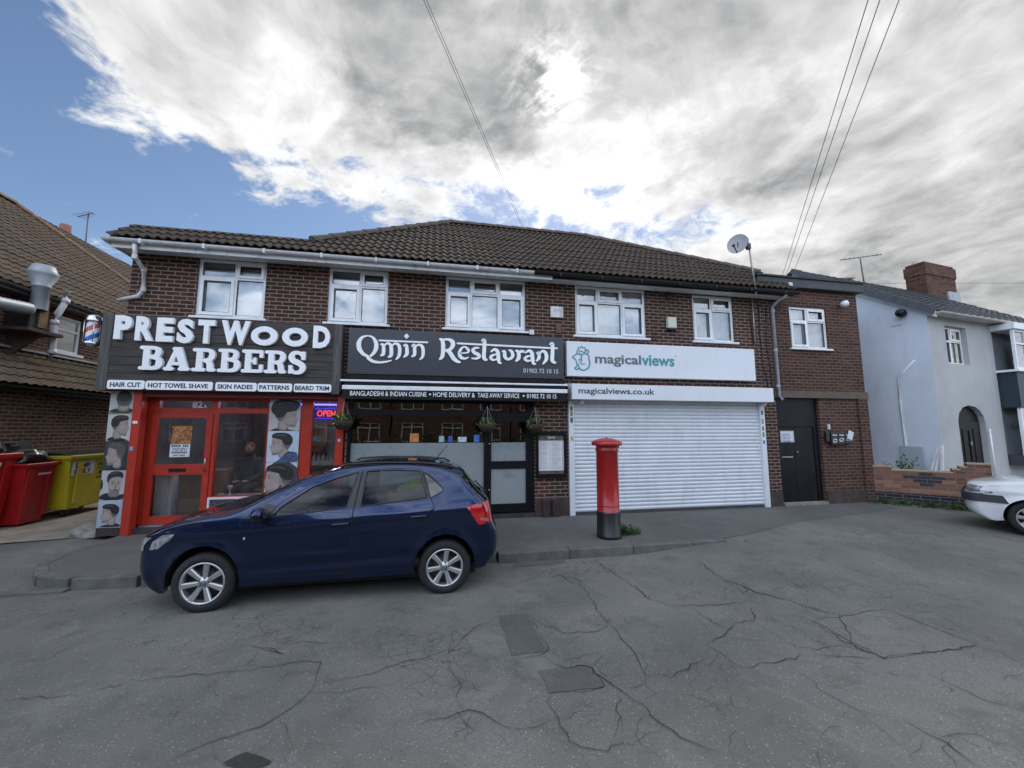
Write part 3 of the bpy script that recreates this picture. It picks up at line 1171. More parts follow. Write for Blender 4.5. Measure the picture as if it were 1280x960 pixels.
def room(x0, x1, y0, y1, z0, z1, m):
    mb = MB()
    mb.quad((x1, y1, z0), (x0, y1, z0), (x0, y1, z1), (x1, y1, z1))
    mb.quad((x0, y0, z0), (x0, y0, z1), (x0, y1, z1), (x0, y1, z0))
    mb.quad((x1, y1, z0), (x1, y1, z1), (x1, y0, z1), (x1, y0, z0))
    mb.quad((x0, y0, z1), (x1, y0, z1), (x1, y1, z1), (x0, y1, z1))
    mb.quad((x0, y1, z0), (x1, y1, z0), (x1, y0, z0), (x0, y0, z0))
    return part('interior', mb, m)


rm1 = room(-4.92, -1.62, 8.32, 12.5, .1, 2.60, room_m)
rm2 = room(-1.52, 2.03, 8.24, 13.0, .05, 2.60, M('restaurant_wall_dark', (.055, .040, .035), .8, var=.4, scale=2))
# tube lights and blue led strips on the barber's ceiling
for x, y in ((-2.9, 9.0), (-2.3, 9.5), (-3.9, 10.2), (-2.3, 11.0)):
    mb = MB()
    mb.box(x - .6, x + .6, y - .03, y + .03, 2.50, 2.55)
    local(terr, mb).build('tube_light', M('tube_light_lit', (.9, .9, .9), .5, emit=((1, .98, .92), 14.)), rm1)
for y in (8.62, 12.3):
    mb = MB()
    mb.box(-4.2, -1.7, y, y + .04, 2.42, 2.46)
    local(terr, mb).build('blue_led_strip', M('blue_led_lit', (.05, .05, .9), .5, emit=((.06, .05, 1.), 8.)), rm1)
for x in (-4.3, -3.3, -2.3):
    mb = MB()
    mb.box(x - .35, x + .35, 12.40, 12.47, 1.0, 1.9)
    local(terr, mb).build('wall_mirror', M('mirror_silver', (.55, .58, .60), .08, 1., var=.05), rm1)
mb = MB()
mb.box(-4.9, -1.65, 12.0, 12.39, .75, .85)
for i in range(26):
    x = -4.7 + i * .115
    h = random.uniform(.1, .24)
    mb.lathe([(.028, 0), (.03, h * .7), (.012, h * .8), (.012, h), (0, h)], (x, 12.15 + random.uniform(-.05, .05), .851), n=8)
local(terr, mb).build('counter', M('counter_top', (.22, .21, .20), .5, var=.3), rm1)
# ceiling beam and bar of the restaurant
mb = MB()
mb.box(-.9, 2.0, 10.8, 11.0, 1.80, 1.93)
local(terr, mb).build('orange_beam', M('orange_trim', (.30, .12, .04), .5, var=.2), rm2)
mb = MB()
mb.box(-.2, 1.9, 11.2, 11.9, .05, 1.1)
mb.box(-1.4, -.3, 9.4, 10.2, .70, .76)
mb.box(-.9, -.8, 9.75, 9.85, .05, .699)
local(terr, mb).build('counter', M('bar_wood', (.10, .05, .03), .5, var=.3), rm2)

# ---- barber shopfront (set back behind the pillars)
YB = 8.15
fr_holes = [(-4.74, -3.93, 2.12, 2.25), (-3.82, -2.99, 2.12, 2.25),          # fanlights
            (-4.85, -3.87, .125, 2.03),                                       # door leaf opening
            (-3.82, -2.99, .56, 2.03),                                        # big pane
            (-2.96, -2.42, .56, 2.29),                                        # bay behind the poster
            (-2.22, -1.80, .56, 2.27)]
mb = MB()
mb.plate(-4.93, -1.61, .12, 2.415, fr_holes, YB, YB + .08)
sf = part('shopfront_frame', mb, red_frame, bevel=.006)
mb = MB()
mb.quad((-4.75, YB + .05, 2.11), (-2.98, YB + .05, 2.11), (-2.98, YB + .05, 2.26), (-4.75, YB + .05, 2.26))
mb.quad((-3.83, YB + .05, .55), (-2.98, YB + .05, .55), (-2.98, YB + .05, 2.04), (-3.83, YB + .05, 2.04))
mb.quad((-2.23, YB + .05, .55), (-1.79, YB + .05, .55), (-1.79, YB + .05, 2.28), (-2.23, YB + .05, 2.28))
local(terr, mb).build('pane', shop_glass, sf)
mb = MB()
mb.text('82', -4.25, -4.09, 2.125, 2.245, YB + .040, YB + .046, .01)
mb.text('A', -4.07, -4.02, 2.125, 2.185, YB + .040, YB + .046, .0)
local(terr, mb).build('house_number', M('white_vinyl', (.75, .76, .78), .5, var=.03), sf)
mb = MB()
mb.box(-4.93, -4.86, YB - .02, YB - .003, .122, 2.41)
local(terr, mb).build('door_jamb', red_frame, sf)
mb = MB()
mb.plate(-4.84, -3.88, .13, 2.02, [(-4.745, -3.975, 1.13, 1.945), (-4.745, -3.975, .25, .95)], YB - .01, YB + .05)
dr = part('door', mb, red_frame, bevel=.006)
mb = MB()
mb.quad((-4.76, YB + .02, .24), (-3.96, YB + .02, .24), (-3.96, YB + .02, 1.96), (-4.76, YB + .02, 1.96))
local(terr, mb).build('pane', shop_glass, dr)
mb = MB()
mb.box(-4.50, -4.24, YB - .022, YB - .0105, 1.00, 1.06)
local(terr, mb).build('letterbox', black_pl, dr)
mb = MB()
mb.tube([(-3.93, YB - .012, 1.0), (-3.93, YB - .06, 1.02), (-3.93, YB - .06, 1.22), (-3.93, YB - .012, 1.24)], .012, 8)
local(terr, mb).build('handle', M('steel', (.5, .5, .5), .3, 1.), dr)
# threshold, stall riser
mb = MB()
mb.box(-4.93, -1.61, 7.99, 8.32, .0, .09)
part('step', mb, M('dark_step', (.035, .035, .037), .8, var=.3))
mb = MB()
mb.box(-4.84, -3.88, 8.08, 8.149, .092, .118)
part('threshold', mb, M('aluminium', (.55, .56, .57), .35, .9))
# red pillars at both ends
mb = MB()
mb.box(-4.99, -4.865, 7.90, 8.06, 0, 2.40)
part('pillar', mb, red_frame, bevel=.006)
mb = MB()
mb.box(-1.735, -1.615, 7.92, 8.10, 0, 2.40)
part('pillar', mb, red_frame, bevel=.006)
mb = MB()
mb.box(-4.94, -1.62, 7.93, 8.145, 2.30, 2.418)
part('header_board', mb, M('maroon_board', (.16, .010, .012), .5, var=.2))
# stickers on the pillars
for x, z, w_, h_, c in ((-4.93, 1.86, .07, .045, (.7, .7, .72)), (-4.945, 1.42, .055, .065, (.10, .33, .62)), (-1.68, 1.54, .045, .05, (.35, .5, .65))):
    mb = MB()
    yy = 7.897 if x < -3 else 7.917
    mb.box(x - w_ / 2, x + w_ / 2, yy - .002, yy + .002, z - h_ / 2, z + h_ / 2)
    part('sticker', mb, M('sticker_%d' % int(c[0] * 100), c, .5, var=.05))
# skirting under the photo strip
mb = MB()
mb.box(-5.36, -5.0, 7.955, 7.998, 0, .13)
part('skirting', mb, M('dark_plinth', (.05, .045, .04), .9))

# ---- restaurant shopfront
YR = 8.03
mb = MB()
mb.plate(-1.555, 2.045, .08, 2.335, [(-1.50, 1.02, 2.12, 2.25), (-1.50, 1.02, .40, 2.01), (1.14, 1.90, 2.08, 2.25), (1.10, 1.94, .10, 1.98)], YR, YR + .08)
sf2 = part('shopfront_frame', mb, black_frame, bevel=.005)
mb = MB()
mb.quad((-1.51, YR + .05, 2.11), (1.03, YR + .05, 2.11), (1.03, YR + .05, 2.26), (-1.51, YR + .05, 2.26))
mb.quad((1.13, YR + .05, 2.07), (1.91, YR + .05, 2.07), (1.91, YR + .05, 2.26), (1.13, YR + .05, 2.26))
mb.quad((-1.51, YR + .05, .39), (1.03, YR + .05, .39), (1.03, YR + .05, 2.02), (-1.51, YR + .05, 2.02))
local(terr, mb).build('pane', glass_mat('restaurant_glass', (.40, .42, .42), .10), sf2)
frost_m = M('frosted_film', (.25, .285, .29), .28, var=.05, scale=1.5)
mb = MB()
mb.box(-1.50, 1.02, YR + .043, YR + .047, .401, 1.475)
local(terr, mb).build('frosted_film', frost_m, sf2)
mb = MB()
mb.plate(1.105, 1.935, .11, 1.975, [(1.165, 1.875, 1.105, 1.90), (1.165, 1.875, .27, .955)], YR - .005, YR + .05)
dr2 = part('door', mb, black_frame, bevel=.005)
mb = MB()
mb.quad((1.16, YR + .03, 1.1), (1.88, YR + .03, 1.1), (1.88, YR + .03, 1.91), (1.16, YR + .03, 1.91))
local(terr, mb).build('pane', MATS['restaurant_glass'], dr2)
mb = MB()
mb.box(1.166, 1.874, YR + .022, YR + .026, 1.106, 1.475)
mb.box(1.166, 1.874, YR + .022, YR + .026, .271, .954)
local(terr, mb).build('frosted_film', frost_m, dr2)
mb = MB()
mb.box(1.40, 1.66, YR + .018, YR + .021, .78, .955)
local(terr, mb).build('door_notice', M('grey_paper', (.20, .23, .235), .6), dr2)
for z in (.55, 1.45):
    mb = MB()
    mb.lathe([(.018, -.03), (.018, 0), (0, 0)][::-1], (1.125, YR - .006, z), 'y', 10)
    local(terr, mb).build('lock', M('steel', (.5, .5, .5), .3, 1.), dr2)
mb = MB()
mb.box(-1.555, 2.045, 7.985, 8.20, 0, .078)
part('step', mb, MATS['dark_step'])
stick = [((518, 545), .17, .17, (.55, .20, .06)), ((552, 545), .10, .12, (.30, .48, .60)), ((563, 545), .08, .12, (.05, .10, .40)), ((578, 545.5), .17, .10, (.55, .60, .68)), ((596, 545), .11, .14, (.06, .22, .62)), ((615, 547), .05, .12, (.10, .35, .65))]
for (px, py), w_, h_, c in stick:
    p = atY(px, py - 1, 8.05)
    mb = MB()
    mb.box(p.x - w_ / 2, p.x + w_ / 2, YR + .040, YR + .0425, 1.485 + .005, 1.49 + h_)
    local(terr, mb).build('sticker', M('sticker_%d_%d' % (px, int(c[1] * 100)), c, .5, var=.3, scale=25), sf2)
# bollard-shaped drain covers at the pier foot
for px in (682, 694):
    p = atY(px, 634, 7.97)
    mb = MB()
    mb.box(p.x - .075, p.x + .075, 7.90, 7.968, 0, .34)
    part('air_vent_cover', mb, M('brown_paint', (.035, .022, .020), .7, var=.3), bevel=.01)
# terracotta air brick high on the pier between the shops
mb = MB()
p = atY(698, 411, 7.99)
mb.box(p.x - .055, p.x + .055, 7.955, 7.998, p.z - .10, p.z + .09)
part('air_brick', mb, M('terracotta', (.16, .075, .055), .85), bevel=.006)
mb = MB()
p = atY(664, 416, 7.98)
mb.box(p.x - .05, p.x + .05, 7.92, 7.998, p.z - .05, p.z + .05)
part('junction_box', mb, white_paint, bevel=.006)
mb = MB()
p = atY(836.5, 371, 7.98)
mb.lathe([(.0, -.05), (.07, -.045), (.08, 0)], (p.x, 7.998, p.z), 'y', 16)
part('flue_cap', mb, M('brown_paint', (.05, .03, .025), .7))
# cables clipped to the wall
cbl = M('cable_black', (.02, .02, .02), .6)
for xs in ([(948, 380), (950, 420), (955, 460), (962, 490), (973, 500)], [(936, 388), (938, 400), (942, 430)], [(957, 385), (958, 430), (965, 480), (970, 498)]):
    mb = MB()
    mb.tube([atY(x, y, 7.985) for x, y in xs], .010, 6)
    part('wall_cable', mb, cbl)
for xs in ([(815, 410), (817, 420), (822, 427)], [(708, 470), (711, 480), (706, 495), (709, 508)], [(709, 480), (716, 486), (724, 488)], [(704, 505), (706, 560), (707, 600)], [(818, 400), (820, 418), (816, 424)]):
    mb = MB()
    mb.tube([atY(x, y, 7.985) for x, y in xs], .006, 5)
    part('wall_cable', mb, cbl)
mb = MB()
mb.box(2.70, 7.60, 7.945, 7.998, 2.60, 2.70)
part('concrete_lintel', mb, M('cream_lintel', (.34, .31, .24), .85, var=.25, dirt=.4))

# ------------------------------------------------------------------ signs
letter_w = M('letter_white', (.86, .88, .90), .45, var=.03)
letter_edge = letter_w
navy = M('letter_navy', (.018, .022, .05), .5, var=.1)


def zm(x0, y0, k, pts, Y):   # enlargement coordinates -> (x, z) on plane Y
    r_ = []
    for a, b in pts:
        p = atY(x0 + a / k, y0 + b / k, Y)
        r_.append((p.x, p.z))
    return r_


# ---- barber sign
bs = thing('shop_sign', 'charcoal plank sign with big white letters reading PRESTWOOD BARBERS above the red shopfront', 'shop sign', (-3.5, 7.75, 2.4))
plank = bpy.data.materials.new('stained_planks')
plank.use_nodes = True
q = G(plank.node_tree)
t = q.new('ShaderNodeTexCoord').outputs['Object']
gr = q.noise(q.vm('MULTIPLY', t, (1.2, 20., 26.)), 1.6, 7, .65, .6)
c = q.mix(q.ss(gr, .35, .7), (.020, .017, .016), (.064, .053, .047))
q.put(q.n['Principled BSDF'].inputs['Base Color'], c)
q.n['Principled BSDF'].inputs['Roughness'].default_value = .6
bn = q.new('ShaderNodeBump')
bn.inputs['Strength'].default_value = .5
bn.inputs['Distance'].default_value = .006
q.put(bn.inputs['Height'], gr)
q.l.new(bn.outputs[0], q.n['Principled BSDF'].inputs['Normal'])
grey_plank = bpy.data.materials.new('grey_weathered_plank')
grey_plank.use_nodes = True
q = G(grey_plank.node_tree)
t = q.new('ShaderNodeTexCoord').outputs['Object']
gr2 = q.noise(q.vm('MULTIPLY', t, (24., 20., 1.2)), 1.6, 7, .65, .6)
q.put(q.n['Principled BSDF'].inputs['Base Color'], q.mix(q.ss(gr2, .35, .7), (.05, .05, .047), (.12, .118, .11)))
q.n['Principled BSDF'].inputs['Roughness'].default_value = .7

SX0, SX1, SZ0, SZ1 = -5.30, -1.82, 2.39, 3.665
mb = MB()
n = 9
for i in range(n):
    a, b = SZ0 + (SZ1 - SZ0) * i / n, SZ0 + (SZ1 - SZ0) * (i + 1) / n
    mb.box(SX0, SX1, 7.75 + random.uniform(-.003, .003), 7.80, a + .003, b - .003)
mb.box(SX0 + .002, SX1 - .002, 7.801, 7.995, SZ0 + .004, SZ1 - .004)
local(bs, mb).build('backboard', plank, bs, bevel=.003)
mb = MB()
mb.box(-5.455, SX0 - .002, 7.742, 7.995, SZ0 - .005, SZ1 + .01)
local(bs, mb).build('trim_post', grey_plank, bs, bevel=.005)
mb = MB()
mb.box(SX1 + .002, -1.68, 7.742, 7.995, SZ0 - .015, SZ1 + .005)
local(bs, mb).build('trim_post', grey_plank, bs, bevel=.005)

YF, YK = 7.685, 7.746
mb = MB()
# PREST W in heavy grotesque capitals, then two wide O and D: letter boxes read off the photograph
boxes = [('P', (168, 72, 368, 312)), ('R', (380, 82, 585, 325)), ('E', (592, 96, 785, 336)), ('S', (797, 108, 985, 352)), ('T', (1005, 118, 1195, 354))]
for ch, (a, b, c_, d) in boxes:
    pa = atY(120 + a / 8, 385 + d / 8, YF)
    pb = atY(120 + c_ / 8, 385 + b / 8, YF)
    za = atY(120 + (a + c_) / 16, 385 + d / 8, YF).z
    zb = atY(120 + (a + c_) / 16, 385 + b / 8, YF).z
    mb.text(ch, pa.x, pb.x, za, zb, YF, YK, .05)
k2 = 1280 / 170
for ch, (a, b, c_, d), bo in (('W', (36, 118, 325, 348), .05), ('D', (908, 168, 1078, 378), .05)):
    pa, pb = atY(270 + a / k2, 385 + d / k2, YF), atY(270 + c_ / k2, 385 + b / k2, YF)
    zz = [atY(270 + (a + c_) / 2 / k2, 385 + v / k2, YF).z for v in (d, b)]
    mb.text(ch, pa.x, pb.x, zz[0], zz[1], YF, YK, bo)
for (a, b, c_, d), (ia, ib, ic, id_) in (((328, 172, 578, 352), (390, 222, 512, 300)), ((622, 185, 862, 362), (685, 235, 803, 310))):
    pts = []
    o_ = [(270 + ((a + c_) / 2 + (c_ - a) / 2 * math.cos(th)) / k2, 385 + ((b + d) / 2 + (d - b) / 2 * math.sin(th)) / k2) for th in [2 * math.pi * i / 36 for i in range(37)]]
    i_ = [(270 + ((ia + ic) / 2 + (ic - ia) / 2 * math.cos(th)) / k2, 385 + ((ib + id_) / 2 + (id_ - ib) / 2 * math.sin(th)) / k2) for th in [2 * math.pi * i / 36 for i in range(37)]]
    O3 = [atY(x, y, YF) for x, y in o_]
    I3 = [atY(x, y, YF) for x, y in i_]
    for i in range(36):
        a1, a2, b1, b2 = O3[i], O3[i + 1], I3[i], I3[i + 1]
        mb.quad((a1.x, YF, a1.z), (b1.x, YF, b1.z), (b2.x, YF, b2.z), (a2.x, YF, a2.z))
        mb.quad((a1.x, YF, a1.z), (a2.x, YF, a2.z), (a2.x, YK, a2.z), (a1.x, YK, a1.z))
        mb.quad((b2.x, YF, b2.z), (b1.x, YF, b1.z), (b1.x, YK, b1.z), (b2.x, YK, b2.z))


# slab-serif BARBERS: strokes on a unit box, thick stems and rounded slabs
def slab(mb, ch, X0, X1, Z0, Z1):
    W_, H_ = X1 - X0, Z1 - Z0
    st = .062 * 1.55
    sf_ = .060
    cnt = [0]

    def P2(pts):
        return [(X0 + x * W_, Z0 + z * H_) for x, z in pts]

    def S_(pts, w, smooth=True):
        e = cnt[0] * .0006
        cnt[0] += 1
        mb.stroke(P2(pts), w, YF - e, YK, smooth)

    def slabbar(x0, x1, z):
        e = cnt[0] * .0006
        cnt[0] += 1
        a, b = P2([(x0, z), (x1, z)])
        r = sf_ / 2
        pts = []
        for cx, s0 in ((b[0] - r, -90), (a[0] + r, 90)):
            for k in range(7):
                th = R(s0 + 180 * k / 6)
                pts.append((cx + r * math.cos(th), a[1] + r * math.sin(th)))
        mb.prism(pts, YF - e, YK)
    lo, hi = sf_ / 2 / H_, 1 - sf_ / 2 / H_
    if ch in 'BRE':
        S_([(.30, .03), (.30, .97)], st, False)
        slabbar(0, .58 if ch != 'E' else 1, lo)
        slabbar(.0, .6 if ch != 'E' else 1, hi)
    if ch == 'B':
        S_([(.3, .925), (.58, .925), (.76, .87), (.80, .74), (.73, .60), (.55, .545), (.3, .545)], [.055, .06, .075, .09, .08, .06, .055])
        S_([(.3, .53), (.58, .53), (.82, .46), (.87, .30), (.80, .14), (.58, .075), (.3, .075)], [.055, .06, .08, .10, .085, .06, .055])
    if ch == 'R':
        S_([(.3, .925), (.58, .925), (.78, .86), (.82, .70), (.74, .54), (.55, .48), (.3, .48)], [.055, .06, .078, .095, .08, .06, .055])
        S_([(.50, .48), (.68, .42), (.75, .28), (.76, .10)], [.06, .085, .095, .095])
        slabbar(.64, 1.0, lo)
    if ch == 'E':
        S_([(.3, .51), (.62, .51)], .055, False)
        S_([(.62, .36), (.62, .66)], .050, False)
        S_([(.92, .66), (.92, .96)], .060, False)
        S_([(.92, .04), (.92, .36)], .060, False)
    if ch == 'A':
        S_([(.16, .05), (.48, .96)], st * .72, False)
        S_([(.50, .97), (.80, .05)], st * 1.15, False)
        S_([(.3, .30), (.7, .30)], .055, False)
        slabbar(.30, .66, hi)
        slabbar(0, .40, lo)
        slabbar(.56, 1.0, lo)
    if ch == 'S':
        S_([(.86, .74), (.72, .88), (.50, .93), (.24, .88), (.15, .72), (.28, .58), (.55, .50), (.80, .40), (.87, .25), (.74, .11), (.50, .065), (.26, .11), (.13, .28)],
           [.05, .065, .065, .08, .10, .10, .10, .10, .10, .08, .065, .065, .05])
        S_([(.88, .62), (.88, .98)], .065, False)
        S_([(.12, .02), (.12, .38)], .065, False)


bb = [('B', 415, 652, 378, 618, 0), ('A', 665, 930, 390, 626, 0), ('R', 948, 1190, 402, 634, 0), ('B', 5, 217, 384, 604, 1), ('E', 230, 432, 392, 608, 1), ('R', 446, 656, 400, 614, 1), ('S', 676, 830, 404, 622, 1)]
for ch, a, c_, b, d, which in bb:
    ox, k = (120, 8) if which == 0 else (270, k2)
    xm = (a + c_) / 2
    X0, X1 = atY(ox + a / k, 385 + d / k, YF).x, atY(ox + c_ / k, 385 + d / k, YF).x
    Z0, Z1 = atY(ox + xm / k, 385 + d / k, YF).z, atY(ox + xm / k, 385 + b / k, YF).z
    slab(mb, ch, X0, X1, Z0, Z1)
local(bs, mb).build('lettering', letter_w, bs)
# row of service plaques along the foot
rows = [('HAIR CUT', 0, 103, 478, 702, 806, 138, 446, 730, 780), ('HOT TOWEL SHAVE', 0, 487, 1160, 715, 824, 517, 1118, 738, 800),
        ('SKIN FADES', 1, -12, 378, 690, 788, 12, 345, 716, 764), ('PATTERNS', 1, 388, 712, 702, 790, 406, 688, 724, 772), ('BEARD TRIM', 1, 728, 1082, 706, 794, 742, 1064, 726, 774)]
for st, wh, a, c_, b, d, ta, tc_, tb, td in rows:
    ox, k = (120, 8) if wh == 0 else (270, k2)
    xm = (a + c_) / 2
    Yp = 7.715
    X0, X1 = atY(ox + a / k, 385 + d / k, Yp).x, atY(ox + c_ / k, 385 + d / k, Yp).x
    zc = (atY(ox + xm / k, 385 + d / k, Yp).z + atY(ox + xm / k, 385 + b / k, Yp).z) / 2
    zc = zc * .15 + 2.475 * .85
    hh = .075
    r = .035
    pts = []
    for cx, cz, s0 in ((X1 - r, zc + hh - r, 0), (X0 + r, zc + hh - r, 90), (X0 + r, zc - hh + r, 180), (X1 - r, zc - hh + r, 270)):
        for i in range(6):
            th = R(s0 + 18 * i)
            pts.append((cx + r * math.cos(th), cz + r * math.sin(th)))
    mb = MB()
    mb.prism(pts, Yp, 7.745)
    pl = local(bs, mb).build('plaque', letter_w, bs, bevel=.003)
    mb = MB()
    T0, T1 = atY(ox + ta / k, 385 + td / k, Yp).x, atY(ox + tc_ / k, 385 + td / k, Yp).x
    mb.text(st, T0, T1, zc - .040, zc + .040, Yp - .003, Yp - .0005, .028)
    local(bs, mb).build('lettering', navy, pl)

# ---- restaurant sign
rs = thing('shop_sign', 'slate grey sign with curly white letters reading Qmin Restaurant over a black awning', 'shop sign', (.5, 7.8, 2.7))
slate = M('slate_grey_panel', (.036, .041, .050), .30, var=.05, scale=.8, dirt=.1)
mb = MB()
mb.box(-1.57, 2.63, 7.80, 7.995, 2.77, 3.635)
local(rs, mb).build('panel', slate, rs, bevel=.004)
mb = MB()
mb.box(-1.62, 2.64, 7.83, 7.995, 2.655, 2.765)
local(rs, mb).build('lower_board', M('black_gloss_board', (.010, .010, .012), .18, var=.1), rs)
YF, YK = 7.775, 7.799
kq = 1280 / 140
kr = 1280 / 170
mb = MB()
_c = [0]


def sq(pts, w, smooth=True, k=None, o=None):
    """stroke in enlargement pixels on the Qmin half (k, o default) or the Restaurant half"""
    k_, o_ = k or kq, o or (436, 405)
    e = _c[0] * .0005
    _c[0] += 1
    P_ = zm(o_[0], o_[1], k_, pts, YF)
    sc = (atY(o_[0] + 10, 440, YF) - atY(o_[0], 440, YF)).length / 10 / k_
    w_ = [x * sc for x in w] if isinstance(w, (list, tuple)) else w * sc
    mb.stroke(P_, w_, YF - e, YK, smooth)


# Q
sq([(215, 133), (150, 155), (115, 215), (122, 285), (170, 345), (225, 368)], [14, 34, 52, 54, 40, 22])
sq([(215, 133), (270, 150), (308, 205), (312, 270), (285, 330), (240, 372)], [14, 26, 46, 50, 40, 20])
sq([(200, 350), (225, 390), (275, 425), (350, 438), (430, 430), (490, 415)], [16, 40, 36, 26, 22, 12])
# overline and diamond
sq([(342, 187), (905, 210)], 20, False)
mb.prism(zm(436, 405, kq, [(630, 138), (660, 108), (690, 140), (660, 172)], YF), YF - .001, YK)
# m
sq([(360, 232), (392, 238), (398, 290), (392, 345), (360, 360)], [16, 36, 42, 40, 18])
sq([(395, 265), (425, 228), (455, 222), (482, 250), (486, 300), (482, 360), (446, 378)], [12, 22, 30, 40, 44, 40, 16])
sq([(486, 268), (515, 228), (545, 224), (575, 250), (582, 310), (570, 370), (535, 408)], [12, 22, 30, 40, 42, 36, 12])
# i
sq([(622, 250), (655, 240), (664, 290), (662, 345), (625, 380)], [14, 36, 44, 42, 16])
# n
sq([(718, 255), (748, 240), (752, 300), (750, 350), (716, 374)], [16, 36, 42, 40, 16])
sq([(750, 285), (780, 245), (810, 238), (842, 262), (850, 320), (842, 375), (808, 408)], [12, 22, 30, 40, 42, 34, 12])
K = dict(k=kr, o=(540, 405))
# R
sq([(68, 142), (95, 152), (105, 210), (98, 300), (68, 335)], [12, 34, 40, 38, 14], **K)
sq([(95, 150), (150, 145), (190, 165), (196, 200), (170, 238), (118, 250)], [16, 24, 40, 42, 30, 14], **K)
sq([(128, 245), (165, 265), (205, 325), (240, 352), (270, 360)], [22, 40, 40, 30, 12], **K)
sq([(234, 182), (1182, 230)], 17, False, **K)
# e
sq([(258, 275), (330, 270), (345, 250), (325, 225), (300, 215), (270, 240), (258, 280), (275, 315), (310, 325), (345, 312)], [12, 14, 26, 24, 14, 26, 34, 32, 20, 10], **K)
# s
sq([(445, 225), (410, 225), (385, 245), (400, 270), (435, 288), (445, 308), (415, 325), (370, 322)], [12, 22, 32, 34, 34, 30, 22, 10], **K)
# t
sq([(465, 160), (492, 155), (492, 230), (490, 320), (522, 340)], [14, 36, 36, 38, 16], **K)
# a
sq([(552, 262), (590, 240), (618, 262), (625, 320), (632, 362), (655, 368)], [12, 28, 36, 38, 26, 10], **K)
sq([(612, 285), (570, 295), (552, 318), (575, 338), (615, 330)], [12, 24, 30, 22, 12], **K)
# u
sq([(658, 258), (682, 262), (685, 305), (705, 330), (740, 325), (760, 295), (748, 258), (720, 245)], [14, 32, 36, 26, 26, 34, 28, 10], **K)
# r
sq([(785, 250), (812, 265), (815, 320), (785, 352)], [14, 34, 38, 14], **K)
sq([(815, 285), (838, 258), (870, 262)], [12, 28, 22], **K)
# a
sq([(875, 275), (912, 252), (940, 275), (946, 330), (955, 372), (978, 376)], [12, 28, 36, 38, 26, 10], **K)
sq([(935, 298), (892, 308), (875, 328), (898, 348), (938, 340)], [12, 24, 30, 22, 12], **K)
# n
sq([(982, 280), (1002, 272), (1006, 320), (980, 350)], [12, 30, 34, 14], **K)
sq([(1006, 300), (1028, 262), (1052, 258), (1074, 285), (1074, 335), (1042, 378)], [12, 22, 30, 36, 34, 12], **K)
# t
sq([(1105, 195), (1132, 188), (1134, 270), (1132, 345), (1166, 368)], [14, 36, 36, 38, 16], **K)
local(rs, mb).build('lettering', letter_w, rs)
mb = MB()
a, b = atY(540 + 860 / kr, 405 + 480 / kr, 7.8), atY(540 + 1188 / kr, 405 + 442 / kr, 7.8)
mb.text('01902 72 10 15', a.x, b.x, 2.875, 2.965, 7.794, 7.799, .005)
local(rs, mb).build('lettering', M('letter_grey', (.55, .57, .60), .5, var=.03), rs)

# ---- folded awning with its lettered valance
aw = thing('folded_awning', 'folded black awning with white cassette and lettered valance below the restaurant sign', 'awning', (.5, 7.8, 2.3))
mb = MB()
mb.box(-1.65, 2.65, 7.62, 7.99, 2.605, 2.64)
local(aw, mb).build('cassette_top', upvc, aw, bevel=.008)
mb = MB()
mb.box(-1.60, 2.62, 7.66, 7.98, 2.50, 2.604)
local(aw, mb).build('rolled_fabric', M('awning_fabric_black', (.014, .014, .016), .9, var=.2), aw, bevel=.02)
mb = MB()
mb.box(-1.61, 2.64, 7.60, 7.655, 2.455, 2.535)
local(aw, mb).build('front_bar', upvc, aw, bevel=.012)
mb = MB()
n = 60
mb.smooth = True
for i in range(n + 1):
    x = -1.60 + 4.22 * i / n
    w_ = .004 * math.sin(i * .9)
    mb.v += [(x, 7.628 + w_, 2.29), (x, 7.622 + w_ * .4, 2.454)]
for i in range(n):
    mb.face((2 * i, 2 * i + 2, 2 * i + 3, 2 * i + 1))
va = local(aw, mb).build('valance', M('valance_black', (.005, .005, .006), .85, var=.2), aw)
mb = MB()
kw = 1280 / 360
for st, a, c_ in (('BANGLADESHI & INDIAN CUISINE', 437.5, 533), ('HOME DELIVERY &', 541.5, 593.5), ('TAKE AWAY SERVICE', 597, 649), ('01902 72 10 15', 658.5, 695.5)):
    X0, X1 = atY(a, 493, 7.61).x, atY(c_, 498, 7.61).x
    mb.text(st, X0, X1, 2.345, 2.432, 7.607, 7.609, .003)
for px in (537.5, 654.5):
    p = atY(px, 496, 7.61)
    mb.lathe([(0, 0), (.018, 0.)][::-1], (p.x, 7.608, 2.39), 'y', 10)
local(aw, mb).build('lettering', letter_w, va)
for x in (-1.64, 2.655):
    mb = MB()
    mb.box(x - .012, x + .012, 7.64, 7.99, 2.42, 2.60)
    local(aw, mb).build('end_bracket', black_pl, aw)

# ---- white blinds-shop sign with teal emblem
ms = thing('shop_sign', 'long white sign with teal and grey lettering and a teal baby and stars emblem', 'shop sign', (5, 7.85, 2.8))
sign_w = M('sign_white', (.70, .73, .765), .35, var=.03, scale=1.2, dirt=.06)
mb = MB()
mb.box(2.72, 7.265, 7.85, 7.99, 2.845, 3.58)
local(ms, mb).build('panel', sign_w, ms, bevel=.006)
teal = M('teal_vinyl', (.045, .27, .28), .5, var=.08)
greyv = M('grey_vinyl', (.13, .14, .16), .5, var=.08)
km = 1280 / 155
YF, YK = 7.844, 7.849


def fit(mb, st, a, c_, top, bot, o, k, Yp, yf, yb, bold):
    A, B = atY(o[0] + a / k, o[1] + bot / k, Yp), atY(o[0] + c_ / k, o[1] + bot / k, Yp)
    xm = (a + c_) / 2
    z0, z1 = atY(o[0] + xm / k, o[1] + bot / k, Yp).z, atY(o[0] + xm / k, o[1] + top / k, Yp).z
    mb.text(st, A.x, B.x, z0, z1, yf, yb, bold)


